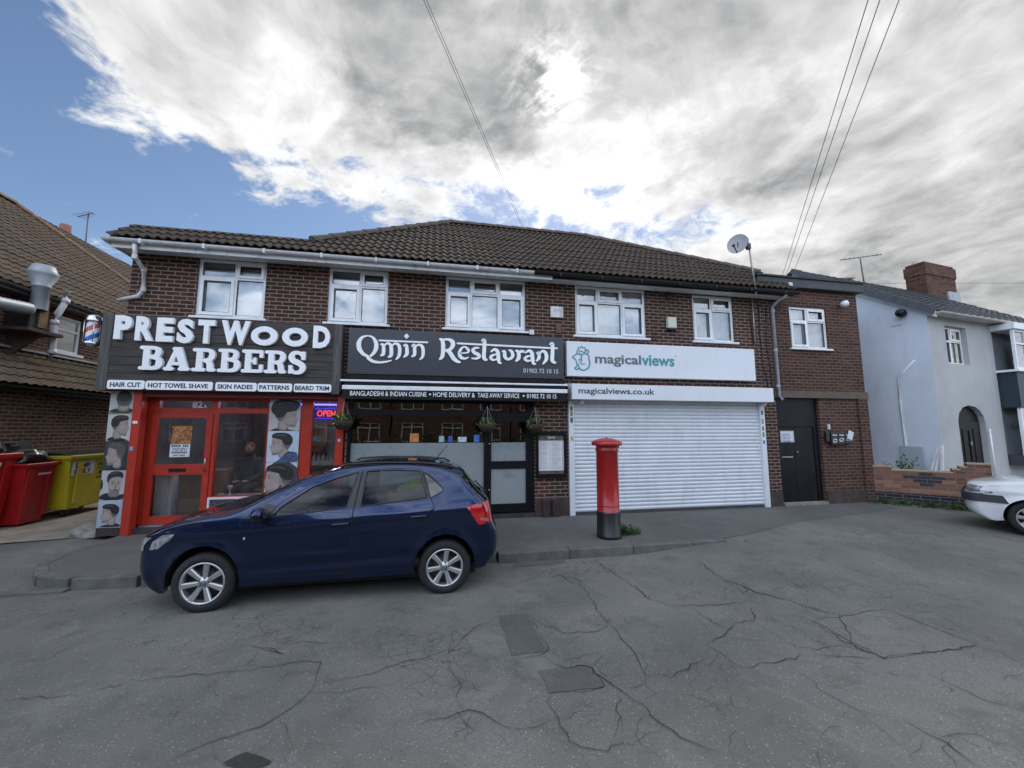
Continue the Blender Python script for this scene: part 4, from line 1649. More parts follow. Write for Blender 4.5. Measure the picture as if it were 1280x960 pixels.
mb = MB()
fit(mb, 'magical', 322, 798, 190, 318, (705, 420), km, 7.845, YF, YK, .022)
local(ms, mb).build('lettering', greyv, ms)
mb = MB()
fit(mb, 'views', 805, 1142, 200, 310, (705, 420), km, 7.845, YF, YK, .022)
local(ms, mb).build('lettering', teal, ms)
mb = MB()
fit(mb, 'TM', 1145, 1160, 204, 214, (705, 420), km, 7.845, YF, YK, 0)
local(ms, mb).build('lettering', greyv, ms)
mb = MB()
_c[0] = 0


def lg(pts, w=12, smooth=True):
    sc = (atY(720, 440, 7.845) - atY(710, 440, 7.845)).length / 10 / km
    e = _c[0] * .0003
    _c[0] += 1
    mb.stroke(zm(705, 420, km, pts, 7.845), w * sc, YF - e, YK, smooth)


lg([(180, 105), (196, 122), (220, 118), (214, 142), (232, 160), (206, 170)], 11, False)
lg([(180, 105), (166, 122), (144, 120), (148, 142), (136, 150)], 11, False)
lg([(160, 180), (156, 152), (178, 158), (206, 168)], 9, False)
lg([(136, 150), (128, 185), (88, 218), (118, 240), (128, 268), (134, 310), (112, 330), (130, 345), (152, 332)], 11)
lg([(132, 175), (150, 190), (180, 185)], 10)
lg([(218, 150), (240, 142), (254, 160), (242, 180)], 11)
lg([(182, 245), (180, 205), (205, 182), (240, 190), (258, 215), (254, 240)], 11)
lg([(254, 235), (266, 265), (258, 315), (230, 345), (190, 352), (152, 332)], 13)
lg([(150, 250), (165, 240), (190, 262)], 7)
lg([(165, 260), (185, 288), (220, 285)], 7)
lg([(152, 280), (150, 310), (165, 330)], 7)
local(ms, mb).build('emblem', teal, ms)

# ---- roller shutter
sh = thing('roller_shutter', 'closed white roller shutter with a lettered box housing behind the red post box', 'shutter', (5.1, 7.95, 0))
sh_m = M('shutter_white', (.66, .69, .73), .35, var=.05, scale=1.5, dirt=.14)
mb = MB()
mb.smooth = True
x0, x1 = 2.885, 7.38
zs = []
z = .05
pitch = .0795
nz = int((2.42 - .05) / pitch)
prof = [(0, .006), (.08, -.006), (.25, -.014), (.45, -.020), (.62, -.021), (.78, -.018), (.90, -.010), (.97, .006)]
rows_ = []
for i in range(nz):
    for f, d in prof:
        rows_.append((.05 + (i + f) * pitch, 8.0 + d))
for zz, yy in rows_:
    mb.v += [(x0, yy, zz), (x1, yy, zz)]
for i in range(len(rows_) - 1):
    mb.face((2 * i, 2 * i + 1, 2 * i + 3, 2 * i + 2))
local(sh, mb).build('curtain', sh_m, sh)
mb = MB()
mb.box(x0, x1, 7.975, 8.01, .004, .045)
local(sh, mb).build('bottom_bar', M('rubber_bar', (.05, .05, .055), .6, dirt=.3), sh)
mb = MB()
mb.box(2.772, 2.886, 7.93, 8.03, .0, 2.335)
gl_ = local(sh, mb).build('guide_rail', sh_m, sh, bevel=.006)
mb = MB()
mb.box(7.379, 7.505, 7.93, 8.03, .0, 2.345)
gr_ = local(sh, mb).build('guide_rail', sh_m, sh, bevel=.006)
for gobj, X, zz in ((gl_, 2.83, ((2.17, .085, (.04, .10, .05)), (2.06, .10, (.30, .20, .04)), (1.93, .10, (.03, .12, .04)), (1.55, .08, (.35, .40, .12)))), (gr_, 7.435, ((2.12, .10, (.10, .10, .10)), (1.92, .11, (.28, .26, .24)), (1.76, .10, (.35, .17, .13)), (1.62, .10, (.18, .25, .06)), (1.45, .08, (.05, .22, .55))))):
    for z, h, c in zz:
        mb = MB()
        mb.box(X - .026, X + .026, 7.926, 7.9285, z - h / 2, z + h / 2)
        local(sh, mb).build('warning_label', M('label_%d_%d_%d' % tuple(int(v * 99) for v in c), c, .5, var=.3, scale=30), gobj)
mb = MB()
mb.box(2.752, 7.52, 7.66, 7.99, 2.345, 2.66)
hb = local(sh, mb).build('housing', sign_w, sh, bevel=.006)
mb = MB()
p0, p1 = atY(705 + 152 / km, 420 + 612 / km, 7.655), atY(705 + 935 / km, 420 + 612 / km, 7.655)
mb.text('magicalviews.co.uk', p0.x, p1.x, 2.428, 2.585, 7.654, 7.659, .012)
local(sh, mb).build('lettering', M('charcoal_vinyl', (.06, .065, .075), .5, var=.1), hb)
for x in (3.02, 7.44):
    mb = MB()
    mb.blob((x, 7.86, 2.305), .055, .055, .05, 12, 8)
    local(sh, mb).build('alarm_sounder', white_paint, sh)

# ---- haircut photo panels: printed boards, heads drawn as flat shapes on the print
skin = M('print_skin', (.34, .28, .26), .45, var=.12, scale=9)
skin_d = M('print_skin_shade', (.20, .165, .155), .45, var=.12, scale=9)
hair_m = M('print_hair', (.020, .019, .021), .45, var=.4, scale=40)
hair_g = M('print_hair_grey', (.085, .080, .072), .45, var=.4, scale=50)
fade_m = M('print_fade', (.12, .11, .105), .45, var=.25, scale=60)
cloth_m = M('print_cloth', (.018, .020, .026), .45, var=.3)
denim = M('print_denim', (.05, .085, .18), .45, var=.3, scale=14)
bgs = [M('print_bg_%d' % i, c, .4, var=.10, scale=2.) for i, c in enumerate(((.42, .43, .44), (.50, .50, .50), (.035, .042, .050), (.22, .24, .27), (.36, .42, .50), (.46, .55, .66), (.055, .055, .07), (.14, .22, .06)))]
PM = [skin, skin_d, hair_m, hair_g, fade_m, cloth_m, denim] + bgs
SK, SD, HA, HG, FA, CL, DE, BG = 0, 1, 2, 3, 4, 5, 6, 7


def frames(cells, X0, X1, Yp, thk, name, label, par=None):
    """cells: (z0, z1, background, shapes); shapes are (material, polygon in 0..1 cell coordinates)"""
    mb = MB()
    L = 0
    for z0, z1, bgi, shapes in cells:
        mb.cur = BG + bgi
        mb.box(X0, X1, Yp, Yp + thk, z0 + .0005, z1 - .0005)
        for k, (mi, poly) in enumerate(shapes):
            mb.cur = mi
            n_ = len(poly)
            # round the drawn outline with one pass of corner cutting
            for _ in range(1):
                poly = [((1 - w) * poly[i][0] + w * poly[(i + 1) % len(poly)][0], (1 - w) * poly[i][1] + w * poly[(i + 1) % len(poly)][1]) for i in range(len(poly)) for w in (.25, .75)]
            poly = [(min(1, max(0, x)), min(1, max(0, y))) for x, y in poly]
            dd = .0006 * (k + 1)
            mb.add([(X0 + x * (X1 - X0), Yp - dd, z0 + y * (z1 - z0)) for x, y in poly], [tuple(range(len(poly)))] if sum(poly[i][0] * poly[(i + 1) % len(poly)][1] - poly[(i + 1) % len(poly)][0] * poly[i][1] for i in range(len(poly))) > 0 else [tuple(range(len(poly)))[::-1]])
    mb.cur = 0
    o = mb.build(name, PM)
    return o


side_r = [  # head in profile facing right: clothes, neck and face, three steps of fade, hair, ear, eye, brow, stubble
    (CL, [(.02, 0), (.1, .10), (.26, .17), (.66, .12), (.9, .05), (.95, 0)]),
    (SD, [(.27, .08), (.30, .45), (.62, .40), (.64, .08)]),
    (SK, [(.33, .12), (.34, .44), (.23, .60), (.25, .76), (.42, .90), (.62, .92), (.80, .86), (.865, .77), (.885, .67), (.868, .61), (.90, .55), (.955, .475), (.945, .445), (.885, .425), (.895, .385), (.875, .36), (.885, .325), (.86, .295), (.865, .24), (.83, .19), (.72, .19), (.60, .25), (.56, .12)]),
    (SD, [(.44, .42), (.52, .36), (.62, .29), (.82, .285), (.86, .25), (.82, .195), (.72, .195), (.58, .26), (.47, .36)]),
    (SD, [(.22, .56), (.32, .38), (.42, .40), (.52, .60), (.54, .72), (.30, .76)]),
    (FA, [(.205, .58), (.30, .44), (.42, .46), (.51, .60), (.56, .74), (.30, .8)]),
    (HA, [(.84, .78), (.90, .87), (.82, .965), (.60, .995), (.36, .97), (.20, .86), (.165, .70), (.20, .57), (.30, .53), (.42, .56), (.49, .63), (.53, .72), (.62, .755), (.72, .77), (.79, .80)]),
    (HG, [(.40, .84), (.60, .90), (.80, .88), (.82, .90), (.60, .935), (.38, .875)]),
    (SK, [(.455, .47), (.475, .57), (.525, .60), (.555, .56), (.545, .49), (.50, .43)]),
    (SD, [(.485, .50), (.50, .56), (.525, .57), (.52, .50), (.50, .46)]),
    (HA, [(.755, .605), (.80, .625), (.835, .605), (.80, .592)]),
    (HA, [(.735, .665), (.80, .69), (.865, .675), (.80, .668)]),
    (SD, [(.83, .375), (.875, .378), (.875, .368), (.83, .365)]),
]
side_l = [(m_, [(1 - x, y) for x, y in p]) for m_, p in side_r]


def mv(shapes, sx, sz, ox, oz, swap=None):
    return [((swap or {}).get(m_, m_), [(x * sx + ox, y * sz + oz) for x, y in p]) for m_, p in shapes]


def rnd(c, rx, rz_a, n=14, a0=0, a1=360):
    return [(c[0] + rx * math.cos(R(a0 + (a1 - a0) * i / n)), c[1] + rz_a * math.sin(R(a0 + (a1 - a0) * i / n))) for i in range(n)]


front = [(HA, [(0, .25), (.12, .5), (.0, .8)]), (CL, [(0, 0), (.0, .15), (.3, .26), (.75, .16), (1, .2), (1, 0)]), (SD, [(.32, .1), (.36, .36), (.76, .32), (.78, .1)]),
         (SK, [(.30, .76), (.285, .52), (.33, .36), (.42, .22), (.54, .155), (.64, .15), (.74, .24), (.80, .40), (.825, .58), (.80, .80), (.55, .88)]),
         (SD, [(.32, .42), (.40, .26), (.54, .16), (.66, .16), (.76, .27), (.80, .42), (.74, .34), (.66, .31), (.60, .33), (.52, .31), (.44, .33), (.37, .40)]),
         (SD, rnd((.475, .555), .058, .030)), (SD, rnd((.70, .555), .055, .028)), (HA, rnd((.475, .55), .028, .012)), (HA, rnd((.70, .55), .026, .012)),
         (HA, [(.40, .605), (.48, .635), (.55, .61), (.48, .612)]), (HA, [(.64, .61), (.71, .635), (.78, .60), (.71, .610)]),
         (SD, [(.585, .54), (.62, .54), (.655, .43), (.60, .405), (.55, .43)]), (HA, [(.50, .345), (.60, .372), (.70, .345), (.69, .325), (.60, .340), (.51, .325)]), (SD, [(.53, .30), (.60, .31), (.67, .30), (.60, .285)]),
         (FA, [(.275, .56), (.31, .58), (.33, .76), (.26, .74)]), (HA, [(.25, .68), (.25, .85), (.42, .97), (.68, .985), (.86, .92), (.875, .80), (.83, .70), (.80, .78), (.62, .80), (.44, .77), (.34, .72), (.31, .62), (.275, .60)]),
         (HG, [(.36, .84), (.52, .90), (.72, .91), (.74, .93), (.50, .925), (.34, .865)])]
back_h = [(CL, [(0, 0), (.05, .10), (.30, .20), (.50, .10), (.75, .22), (1, .14), (1, 0)]), (SD, [(.34, .08), (.36, .42), (.80, .42), (.82, .08), (.6, .02)]), (SK, [(.38, .16), (.40, .40), (.76, .40), (.78, .16), (.58, .08)]),
          (FA, [(.28, .50), (.34, .34), (.58, .28), (.82, .34), (.88, .52), (.6, .7)]), (HG, rnd((.58, .68), .335, .34, 18)), (HA, rnd((.57, .76), .30, .25, 16)), (HG, [(.34, .80), (.55, .90), (.80, .84), (.78, .88), (.55, .935), (.34, .85)])]
cells1 = [
    (.135, .575, 4, mv(side_l, .95, .86, .06, .02)),
    (.58, 1.06, 0, front),
    (1.065, 1.54, 2, mv(side_l, 1, 1, .02, -.02, {HA: HG, HG: FA})),
    (1.545, 2.02, 1, mv(side_r, .98, .93, -.02, .0) + [(BG + 7, [(0, .95), (1, .98), (1, 1), (0, 1)])]),
    (2.025, 2.385, 0, back_h),
]
cells2 = [
    (.56, 1.14, 1, [(BG + 6, [(0, .0), (0, 1), (1, 1), (1, .3), (.8, .2), (.3, .1)])] + mv(side_l, 1.22, 1.12, -.12, -.16)),
    (1.145, 1.71, 5, mv(side_l, .95, .92, .02, .04, {CL: DE})[1:] + [(DE, [(.22, -.05), (.50, .16), (.62, .30), (.80, .34), (1.0, .26), (1.02, -.05)]), (CL, [(.50, .17), (.62, .31), (.80, .345), (.98, .28), (.98, .255), (.80, .31), (.64, .28)])]),
    (1.715, 2.29, 0, mv(side_r, 1.02, .88, .0, -.06) + [(HA, [(.10, .56), (.04, .70), (.10, .88), (.24, .985), (.50, 1.0), (.80, .985), (.96, .90), (1.0, .78), (.93, .80), (.96, .70), (.88, .73), (.86, .64), (.76, .67), (.60, .66), (.50, .60), (.38, .52), (.22, .50)]), (HG, [(.30, .82), (.5, .90), (.76, .87), (.78, .90), (.5, .94), (.28, .86)])]),
]
st_ = frames(cells1, -5.355, -5.0, 7.945, .05, 'photo_panel', '')
tag(st_, 'tall narrow strip of five haircut portraits on the barber shop corner by the alley', 'poster')
st2 = frames(cells2, -2.955, -2.425, 8.12, .012, 'photo_panel', '')
tag(st2, 'wide window poster of three haircut photos beside the open sign of the barber shop', 'poster')

# ---- lit OPEN sign, door flyer, notice under the window
t = thing('open_sign', 'red and blue lit sign reading OPEN inside the barber shop window', 'lit sign', (-2.0, 8.26, 2.0))
mb = MB()
mb.box(-2.22, -1.79, 8.25, 8.28, 1.93, 2.15)
local(t, mb).build('panel', M('led_panel_dark', (.012, .012, .05), .5, emit=((.02, .02, .35), .25)), t)
mb = MB()
mb.text('OPEN', -2.17, -1.84, 1.985, 2.10, 8.244, 8.2495, .012)
local(t, mb).build('lettering', M('led_red', (.8, .05, .02), .5, emit=((1., .05, .02), 1.6)), t)
mb = MB()
for i in range(14):
    for z in (1.95, 2.13):
        x = -2.2 + i * .03
        mb.box(x, x + .014, 8.244, 8.2495, z - .006, z + .006)
local(t, mb).build('led_dot', M('led_blue', (.1, .1, .8), .5, emit=((.08, .06, 1.), 1.6)), t)
t = thing('door_flyer', 'orange and white paper flyer taped inside the glass of the red barber door', 'flyer', (-4.37, 8.18, 1.5))
fo = M('flyer_orange', (.32, .13, .045), .6, var=.7, scale=22)
mb = MB()
mb.box(-4.51, -4.20, 8.152, 8.154, 1.48, 1.80)
local(t, mb).build('picture', fo, t)
mb = MB()
mb.box(-4.52, -4.21, 8.152, 8.154, 1.255, 1.478)
pp = local(t, mb).build('sheet', M('paper_white', (.62, .64, .66), .7, var=.05), t)
mb = MB()
for i, (z, h, w_) in enumerate(((1.45, .035, .27), (1.405, .02, .22), (1.375, .02, .25), (1.335, .03, .24), (1.285, .02, .18))):
    n = 9 if h > .025 else 14
    for k in range(n):
        if random.random() < .85:
            x = -4.365 - w_ / 2 + w_ * k / n
            mb.box(x, x + w_ / n * .7, 8.1505, 8.1515, z - h / 2, z + h / 2)
local(t, mb).build('print_lines', navy, pp)
t = thing('window_notice', 'white framed notice fixed under the barber shop window behind the blue car bonnet', 'notice', (-3.5, 8.13, .4))
mb = MB()
mb.box(-3.86, -2.97, 8.125, 8.148, .18, .545)
nb = local(t, mb).build('board', M('paper_white', (.6, .6, .6), .6), t)
mb = MB()
mb.box(-3.82, -3.40, 8.119, 8.1245, .2, .51)
local(t, mb).build('picture', M('notice_dark', (.04, .045, .055), .5, var=.4, scale=12), nb)

# ---- menu case on the pier
t = thing('menu_case', 'black framed menu case with a white sheet on the brick pier by the restaurant door', 'menu board', (2.38, 7.97, .8))
mb = MB()
mb.plate(2.075, 2.715, .76, 1.69, [(2.125, 2.665, .84, 1.62)], 7.945, 7.995)
local(t, mb).build('frame', black_frame, t, bevel=.004)
mb = MB()
mb.box(2.12, 2.67, 7.975, 7.99, .835, 1.625)
sheet = local(t, mb).build('menu_sheet', M('menu_paper', (.66, .67, .68), .5, var=.03), t)
for za_, zb_ in ((1.51, 1.618), (.842, .905)):
    mb = MB()
    mb.box(2.126, 2.664, 7.970, 7.974, za_, zb_)
    local(t, mb).build('menu_header', M('menu_brown', (.11, .085, .07), .5, var=.6, scale=18), sheet)
mb = MB()
mb.text('Qmin', 2.32, 2.48, 1.545, 1.60, 7.965, 7.9695, .0)
local(t, mb).build('lettering', letter_w, sheet)
mb = MB()
for c in range(2):
    for i in range(22):
        z = 1.48 - i * .0255
        x = 2.15 + c * .26
        mb.box(x, x + random.uniform(.12, .2), 7.9725, 7.9735, z - .004, z + .004)
        mb.box(x + .215, x + .235, 7.9725, 7.9735, z - .004, z + .004)
local(t, mb).build('print_lines', M('print_grey', (.36, .36, .37), .6), sheet)

# ---- hanging baskets
leaf_a = M('leaf_green', (.055, .11, .025), .6, var=.4, scale=20)
leaf_b = M('leaf_dark', (.030, .060, .020), .6, var=.4, scale=20)
flower = M('petal_yellow', (.45, .30, .03), .6, var=.3)


def leaves(mb, c, r, n, size, up=.4, mats=2, squash=1.):
    for _ in range(n):
        d = Vector((random.gauss(0, 1), random.gauss(0, 1), random.gauss(0, 1)))
        d.normalize()
        p = Vector(c) + Vector((d.x * r, d.y * r, d.z * r * squash)) * random.uniform(.35, 1.05)
        a = Vector((random.gauss(0, 1), random.gauss(0, 1), random.gauss(up, 1))).normalized()
        b = a.cross(Vector((random.gauss(0, 1), random.gauss(0, 1), random.gauss(0, 1)))).normalized()
        s = size * random.uniform(.5, 1.3)
        mb.cur = random.randrange(mats)
        mb.add([p, p + a * s * .5 + b * s * .28, p + a * s, p + a * s * .5 - b * s * .28], [(0, 1, 2, 3)])
    mb.cur = 0


for (px, py), lab, fl in (((429, 530), 'brown hanging basket with yellowish trailing plants at the red shopfront end', 6), ((609, 534), 'brown hanging basket of full green plants between the restaurant window and door', 0), ((669, 534), 'brown hanging basket of sparse green plants at the brick pier by the menu case', 1)):
    Yb = 7.74
    p = atY(px, py, Yb)
    b = thing('hanging_basket', lab, 'hanging basket', (p.x, Yb, p.z), 0, 'hanging baskets under the restaurant awning')
    mb = MB()
    mb.lathe([(0, -.10), (.10, -.095), (.165, .0), (.175, .06), (.16, .06), (.15, .03), (0, .03)], (0, 0, 0), n=20)
    mb.build('basket_bowl', M('coir_brown', (.045, .028, .020), .95, var=.4, scale=30, bump=.4), b)
    mb = MB()
    for k in range(3):
        a = 2 * math.pi * k / 3 + .5
        mb.tube([(.165 * math.cos(a), .165 * math.sin(a), .05), (0, 0, .40)], .004, 5)
    mb.tube([(0, 0, .40), (0, .24, .44)], .007, 6)
    mb.build('chain', M('chain_steel', (.28, .28, .27), .5, .6), b)
    mb = MB()
    leaves(mb, (0, 0, .09), .15, 130, .07, .6, 2, .5)
    leaves(mb, (-.1, -.05, .04), .12, 60, .06, .2, 2, .8)
    mb.cur = 2
    for _ in range(fl * 3):
        a = random.uniform(0, 6.28)
        mb.blob((-.08 + .1 * math.cos(a), -.08 + .08 * math.sin(a), .06 + random.uniform(-.08, .1)), .018, .018, .014, 6, 4)
    mb.cur = 0
    mb.build('plant', [leaf_a, leaf_b, flower], b)

# ---- striped barber pole on the sign's left edge
p = atY(116, 415, 7.80)
bp = thing('barber_pole', 'chrome barber pole with red white and blue stripes beside the plank sign', 'barber pole', (p.x, 7.80, 3.1))
chrome = M('chrome', (.62, .64, .66), .15, 1., var=.05)
stripe = bpy.data.materials.new('spiral_stripe')
stripe.use_nodes = True
q = G(stripe.node_tree)
t_ = q.new('ShaderNodeTexCoord').outputs['Object']
sx = q.new('ShaderNodeSeparateXYZ')
q.put(sx.inputs[0], t_)
ang = q.m('ARCTAN2', sx.outputs[1], sx.outputs[0])
ph_ = q.m('FRACT', q.m('ADD', q.m('MULTIPLY', sx.outputs[2], 3.0), q.m('ADD', q.m('DIVIDE', ang, -2 * math.pi), 1.72)))
ramp = q.new('ShaderNodeValToRGB')
ramp.color_ramp.interpolation = 'CONSTANT'
els = ramp.color_ramp.elements
els[0].position, els[0].color = 0, (.75, .78, .82, 1)
els[1].position, els[1].color = .25, (.02, .13, .50, 1)
for pos, col in ((.5, (.75, .78, .82, 1)), (.75, (.55, .10, .07, 1))):
    e = els.new(pos)
    e.color = col
q.put(ramp.inputs[0], ph_)
q.put(q.n['Principled BSDF'].inputs['Base Color'], ramp.outputs[0])
q.n['Principled BSDF'].inputs['Roughness'].default_value = .15
zb_, zt_ = 3.09, 3.64
mb = MB()
mb.lathe([(.085, .08), (.085, .43)], (0, 0, 0), n=24)
mb.build('striped_cylinder', stripe, bp)
mb = MB()
mb.lathe([(0, .0), (.09, .005), (.105, .04), (.115, .05), (.115, .08), (.095, .085)], (0, 0, 0), n=24)
mb.build('end_cap', chrome, bp)
mb = MB()
mb.lathe([(.095, .425), (.115, .43), (.115, .46), (.105, .47), (.095, .52), (.06, .545), (0, .55)], (0, 0, 0), n=24)
mb.build('end_cap', chrome, bp)
mb = MB()
for a in (.6, 2.1, 3.9, 5.4):
    mb.tube([(.107 * math.cos(a), .107 * math.sin(a), .07), (.107 * math.cos(a), .107 * math.sin(a), .44)], .007, 6)
mb.build('guard_rod', chrome, bp)
mb = MB()
mb.box(.05, .14, .02, .06, .09, .13)
mb.box(.05, .14, .02, .06, .42, .46)
mb.build('bracket', black_pl, bp)

# ---- alarm boxes
p0, p1 = atY(540 + 793 / 5.333, 260 + 727 / 5.333, 7.93), atY(540 + 875 / 5.333, 260 + 658 / 5.333, 7.93)
t = thing('alarm_box', 'flat white square alarm box on bricks between the two middle upper windows', 'alarm box', (p0.x, 7.96, p0.z))
mb = MB()
mb.box(p0.x, p1.x, 7.93, 7.998, p0.z, p1.z)
cv = local(t, mb).build('cover', white_paint, t, bevel=.008)
mb = MB()
mb.text('JBS', p0.x + .06, p0.x + .20, p1.z - .12, p1.z - .055, 7.927, 7.9295)
local(t, mb).build('lettering', M('letter_faded', (.38, .39, .40), .6), cv)
p0, p1 = atY(760 + 403 / 5.333, 280 + 700 / 5.333, 7.9), atY(760 + 458 / 5.333, 280 + 620 / 5.333, 7.9)
t = thing('alarm_box', 'cream rounded alarm box with dark base on bricks left of the last terrace window', 'alarm box', (p0.x, 7.95, p0.z))
mb = MB()
mb.box(p0.x, p1.x, 7.90, 7.998, p0.z + .03, p1.z)
local(t, mb).build('cover', M('cream_plastic', (.58, .60, .50), .45, var=.04), t, bevel=.02)
mb = MB()
mb.box(p0.x + .01, p1.x - .01, 7.91, 7.998, p0.z - .01, p0.z + .028)
local(t, mb).build('base', black_pl, t)

# ---- satellite dish on its mast
t = thing('satellite_dish', 'grey satellite dish on a tall thin mast above the terrace eave near the annex', 'satellite dish', (7.0, 7.60, 4.0))
mast = MB()
A, B_, C_ = atY(934.5, 297, 7.58), atY(942, 366, 7.60), atY(944.5, 430, 7.96)
mast.tube([(A.x, 7.58, A.z), (B_.x + .05, 7.585, B_.z - .03)], .019, 8)
mast.tube([(C_.x, 7.97, 4.85), (C_.x, 7.97, C_.z)], .014, 8)
local(t, mast).build('mast', M('galvanised', (.38, .39, .40), .45, .5), t)
dc = atY(921.5, 304, 7.42)
mb = MB()
mb.smooth = True
ax = Vector((-.80, -.58, .16)).normalized()
e1_ = ax.cross(Vector((0, 0, 1))).normalized()
e2_ = e1_.cross(ax)
rr_ = .215
o = 0
for s_, off in ((1, 0), (-1, -.012)):
    base = len(mb.v)
    mb.v.append(tuple(dc + ax * (off - .05)))
    for j in range(1, 7):
        r = rr_ * j / 6
        for k in range(24):
            a = 2 * math.pi * k / 24
            mb.v.append(tuple(dc + e1_ * (r * math.cos(a)) + e2_ * (r * math.sin(a) * 1.08) + ax * (off - .05 + .8 * r * r)))
    for k in range(24):
        k2_ = (k + 1) % 24
        f = (base, base + 1 + k, base + 1 + k2_)
        mb.face(f if s_ > 0 else f[::-1])
        for j in range(5):
            f = (base + 1 + j * 24 + k, base + 1 + (j + 1) * 24 + k, base + 1 + (j + 1) * 24 + k2_, base + 1 + j * 24 + k2_)
            mb.face(f if s_ > 0 else f[::-1])
local(t, mb).build('dish', M('dish_grey', (.34, .345, .36), .5, var=.06), t)
mb = MB()
lnb = dc + ax * .30 - e2_ * .22
mb.tube([dc - e2_ * .25 + ax * .02, lnb], .012, 6)
mb.blob(tuple(lnb), .035, .035, .035, 8, 6)
local(t, mb).build('feed_arm', M('dark_metal', (.06, .06, .06), .5, .5), t)
mb = MB()
mb.tube([dc - ax * .05, Vector((A.x, 7.58, dc.z + .03))], .022, 6)
mb.box(A.x - .04, A.x + .04, 7.54, 7.62, dc.z - .03, dc.z + .10)
mb.tube([dc - ax * .06 + e2_ * .05, dc - ax * .06 - e2_ * .20], .018, 6)
local(t, mb).build('bracket', M('dark_metal', (.06, .06, .06), .5, .5), t)

# ------------------------------------------------------------------ brick annex at the right end
an = thing('brick_annex', 'flat roofed red brown brick annex with black double door and one upper window', 'building', (9.2, 8.0, 0))


def apart(name, mb, mat, par=None, bevel=0.):
    return local(an, mb).build(name, mat, par or an, bevel=bevel)


mb = MB()
AX0, AX1 = 7.902, 10.56
mb.plate(AX0, AX1, 0, 5.16, [(8.50, 9.58, 3.70, 4.74), (7.93, 9.13, 0, 2.475)], 8.03, 8.25)
mb.quad((AX1, 8.25, 0), (AX1, 15, 0), (AX1, 15, 5.16), (AX1, 8.25, 5.16))
mb.quad((AX0, 15, 0), (AX0, 8.25, 0), (AX0, 8.25, 5.16), (AX0, 15, 5.16))
# a pier at the right edge, standing a little proud below the band
mb.box(10.27, 10.555, 7.985, 8.028, 0, 2.48)
apart('wall', mb, brick_annex)
mb = MB()
mb.box(7.86, 10.58, 7.975, 8.028, 2.484, 2.65)
apart('lintel_band', mb, M('brown_band', (.115, .080, .066), .8, var=.15, dirt=.3))
mb = MB()
mb.box(9.15, 10.50, 8.0, 8.028, 0, .30)
apart('plinth', mb, MATS['dark_plinth'])
mb = MB()
mb.box(7.55, 10.66, 7.90, 15.0, 5.18, 5.40)
apart('roof_fascia', mb, M('felt_grey', (.060, .062, .066), .7, var=.2, dirt=.2), bevel=.01)
mb = MB()
mb.box(7.5, 10.68, 7.86, 15.0, 5.402, 5.44)
apart('roof', mb, M('felt_dark', (.045, .046, .05), .8, var=.3))
f = window(None, 8.50, 9.58, 3.70, 4.74, 8.03, [.48], .66, [1], [0], net, True, pleat=.5)
f.parent = an
f.matrix_parent_inverse = Matrix.Translation(an.location).inverted()
door_m = M('door_black', (.006, .006, .009), .5, spec=.25, var=.25, dirt=.12)
mb = MB()
mb.plate(7.93, 9.13, .06, 2.475, [(8.01, 9.00, .06, 1.80)], 8.10, 8.16)
fr = apart('door_frame', mb, door_m)
mb = MB()
mb.box(8.015, 8.44, 8.115, 8.15, .065, 1.79)
d1 = apart('door', mb, door_m, bevel=.006)
mb = MB()
mb.box(8.446, 8.99, 8.115, 8.15, .065, 1.79)
d2 = apart('door', mb, door_m, bevel=.006)
mb = MB()
mb.lathe([(0, -.03), (.022, -.025), (.022, 0)], (8.50, 8.114, 1.20), 'y', 12)
apart('lock', mb, M('brass', (.45, .36, .2), .35, 1.), d2)
mb = MB()
mb.box(8.07, 8.37, 8.108, 8.1145, 1.08, 1.10)
apart('letter_plate', mb, M('aluminium', (.55, .56, .57), .35, .9), d1)
mb = MB()
mb.box(7.93, 9.13, 7.97, 8.30, .0, .058)
apart('step', mb, concrete)
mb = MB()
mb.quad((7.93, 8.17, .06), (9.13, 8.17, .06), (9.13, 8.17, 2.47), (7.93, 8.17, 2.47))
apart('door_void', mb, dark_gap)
t = thing('door_notice', 'white framed notice with blue print on the black annex door', 'notice', (8.2, 8.1, 1.3))
p0, p1 = atY(976, 553, 8.1), atY(992, 538.5, 8.1)
mb = MB()
mb.box(p0.x, p1.x, 8.100, 8.113, p0.z, p1.z)
fr_ = local(t, mb).build('board', M('frame_grey', (.42, .43, .45), .5), t)
mb = MB()
mb.box(p0.x + .03, p1.x - .03, 8.096, 8.0995, p0.z + .03, p1.z - .03)
local(t, mb).build('sheet', MATS['paper_white'], fr_)
mb = MB()
for i in range(6):
    z = p1.z - .075 - i * .036
    for k in range(8):
        x = p0.x + .06 + k * .026
        if random.random() < .9:
            mb.box(x, x + .019, 8.094, 8.0955, z - .009, z + .007)
local(t, mb).build('print_lines', M('print_blue', (.10, .10, .28), .6), fr_)
# letter boxes on the annex wall
t = thing('letter_boxes', 'cluster of black letter boxes with white labels on the annex wall beside the door', 'letter boxes', (9.6, 7.9, 1.25))
bx = [(9.20, 9.305, 1.44, 1.68, .07), (9.31, 9.50, 1.37, 1.66, .10), (9.505, 9.70, 1.38, 1.66, .10), (9.705, 9.90, 1.40, 1.66, .10)]
bk = M('box_black', (.016, .017, .022), .35, var=.2)
for i, (a, b, c, d, dep) in enumerate(bx):
    mb = MB()
    mb.box(a, b, 8.028 - dep, 8.027, c, d)
    bo = local(t, mb).build('post_box', bk, t, bevel=.012)
    if i:
        mb = MB()
        mb.box(a + .03, b - .03, 8.028 - dep - .004, 8.028 - dep - .0005, d - .07, d - .05)
        for _ in range(2):
            x, z = random.uniform(a + .02, b - .12), random.uniform(c + .05, d - .18)
            mb.box(x, x + .10, 8.028 - dep - .003, 8.028 - dep - .0005, z, z + .06)
        local(t, mb).build('label', MATS['paper_white'], bo)
mb = MB()
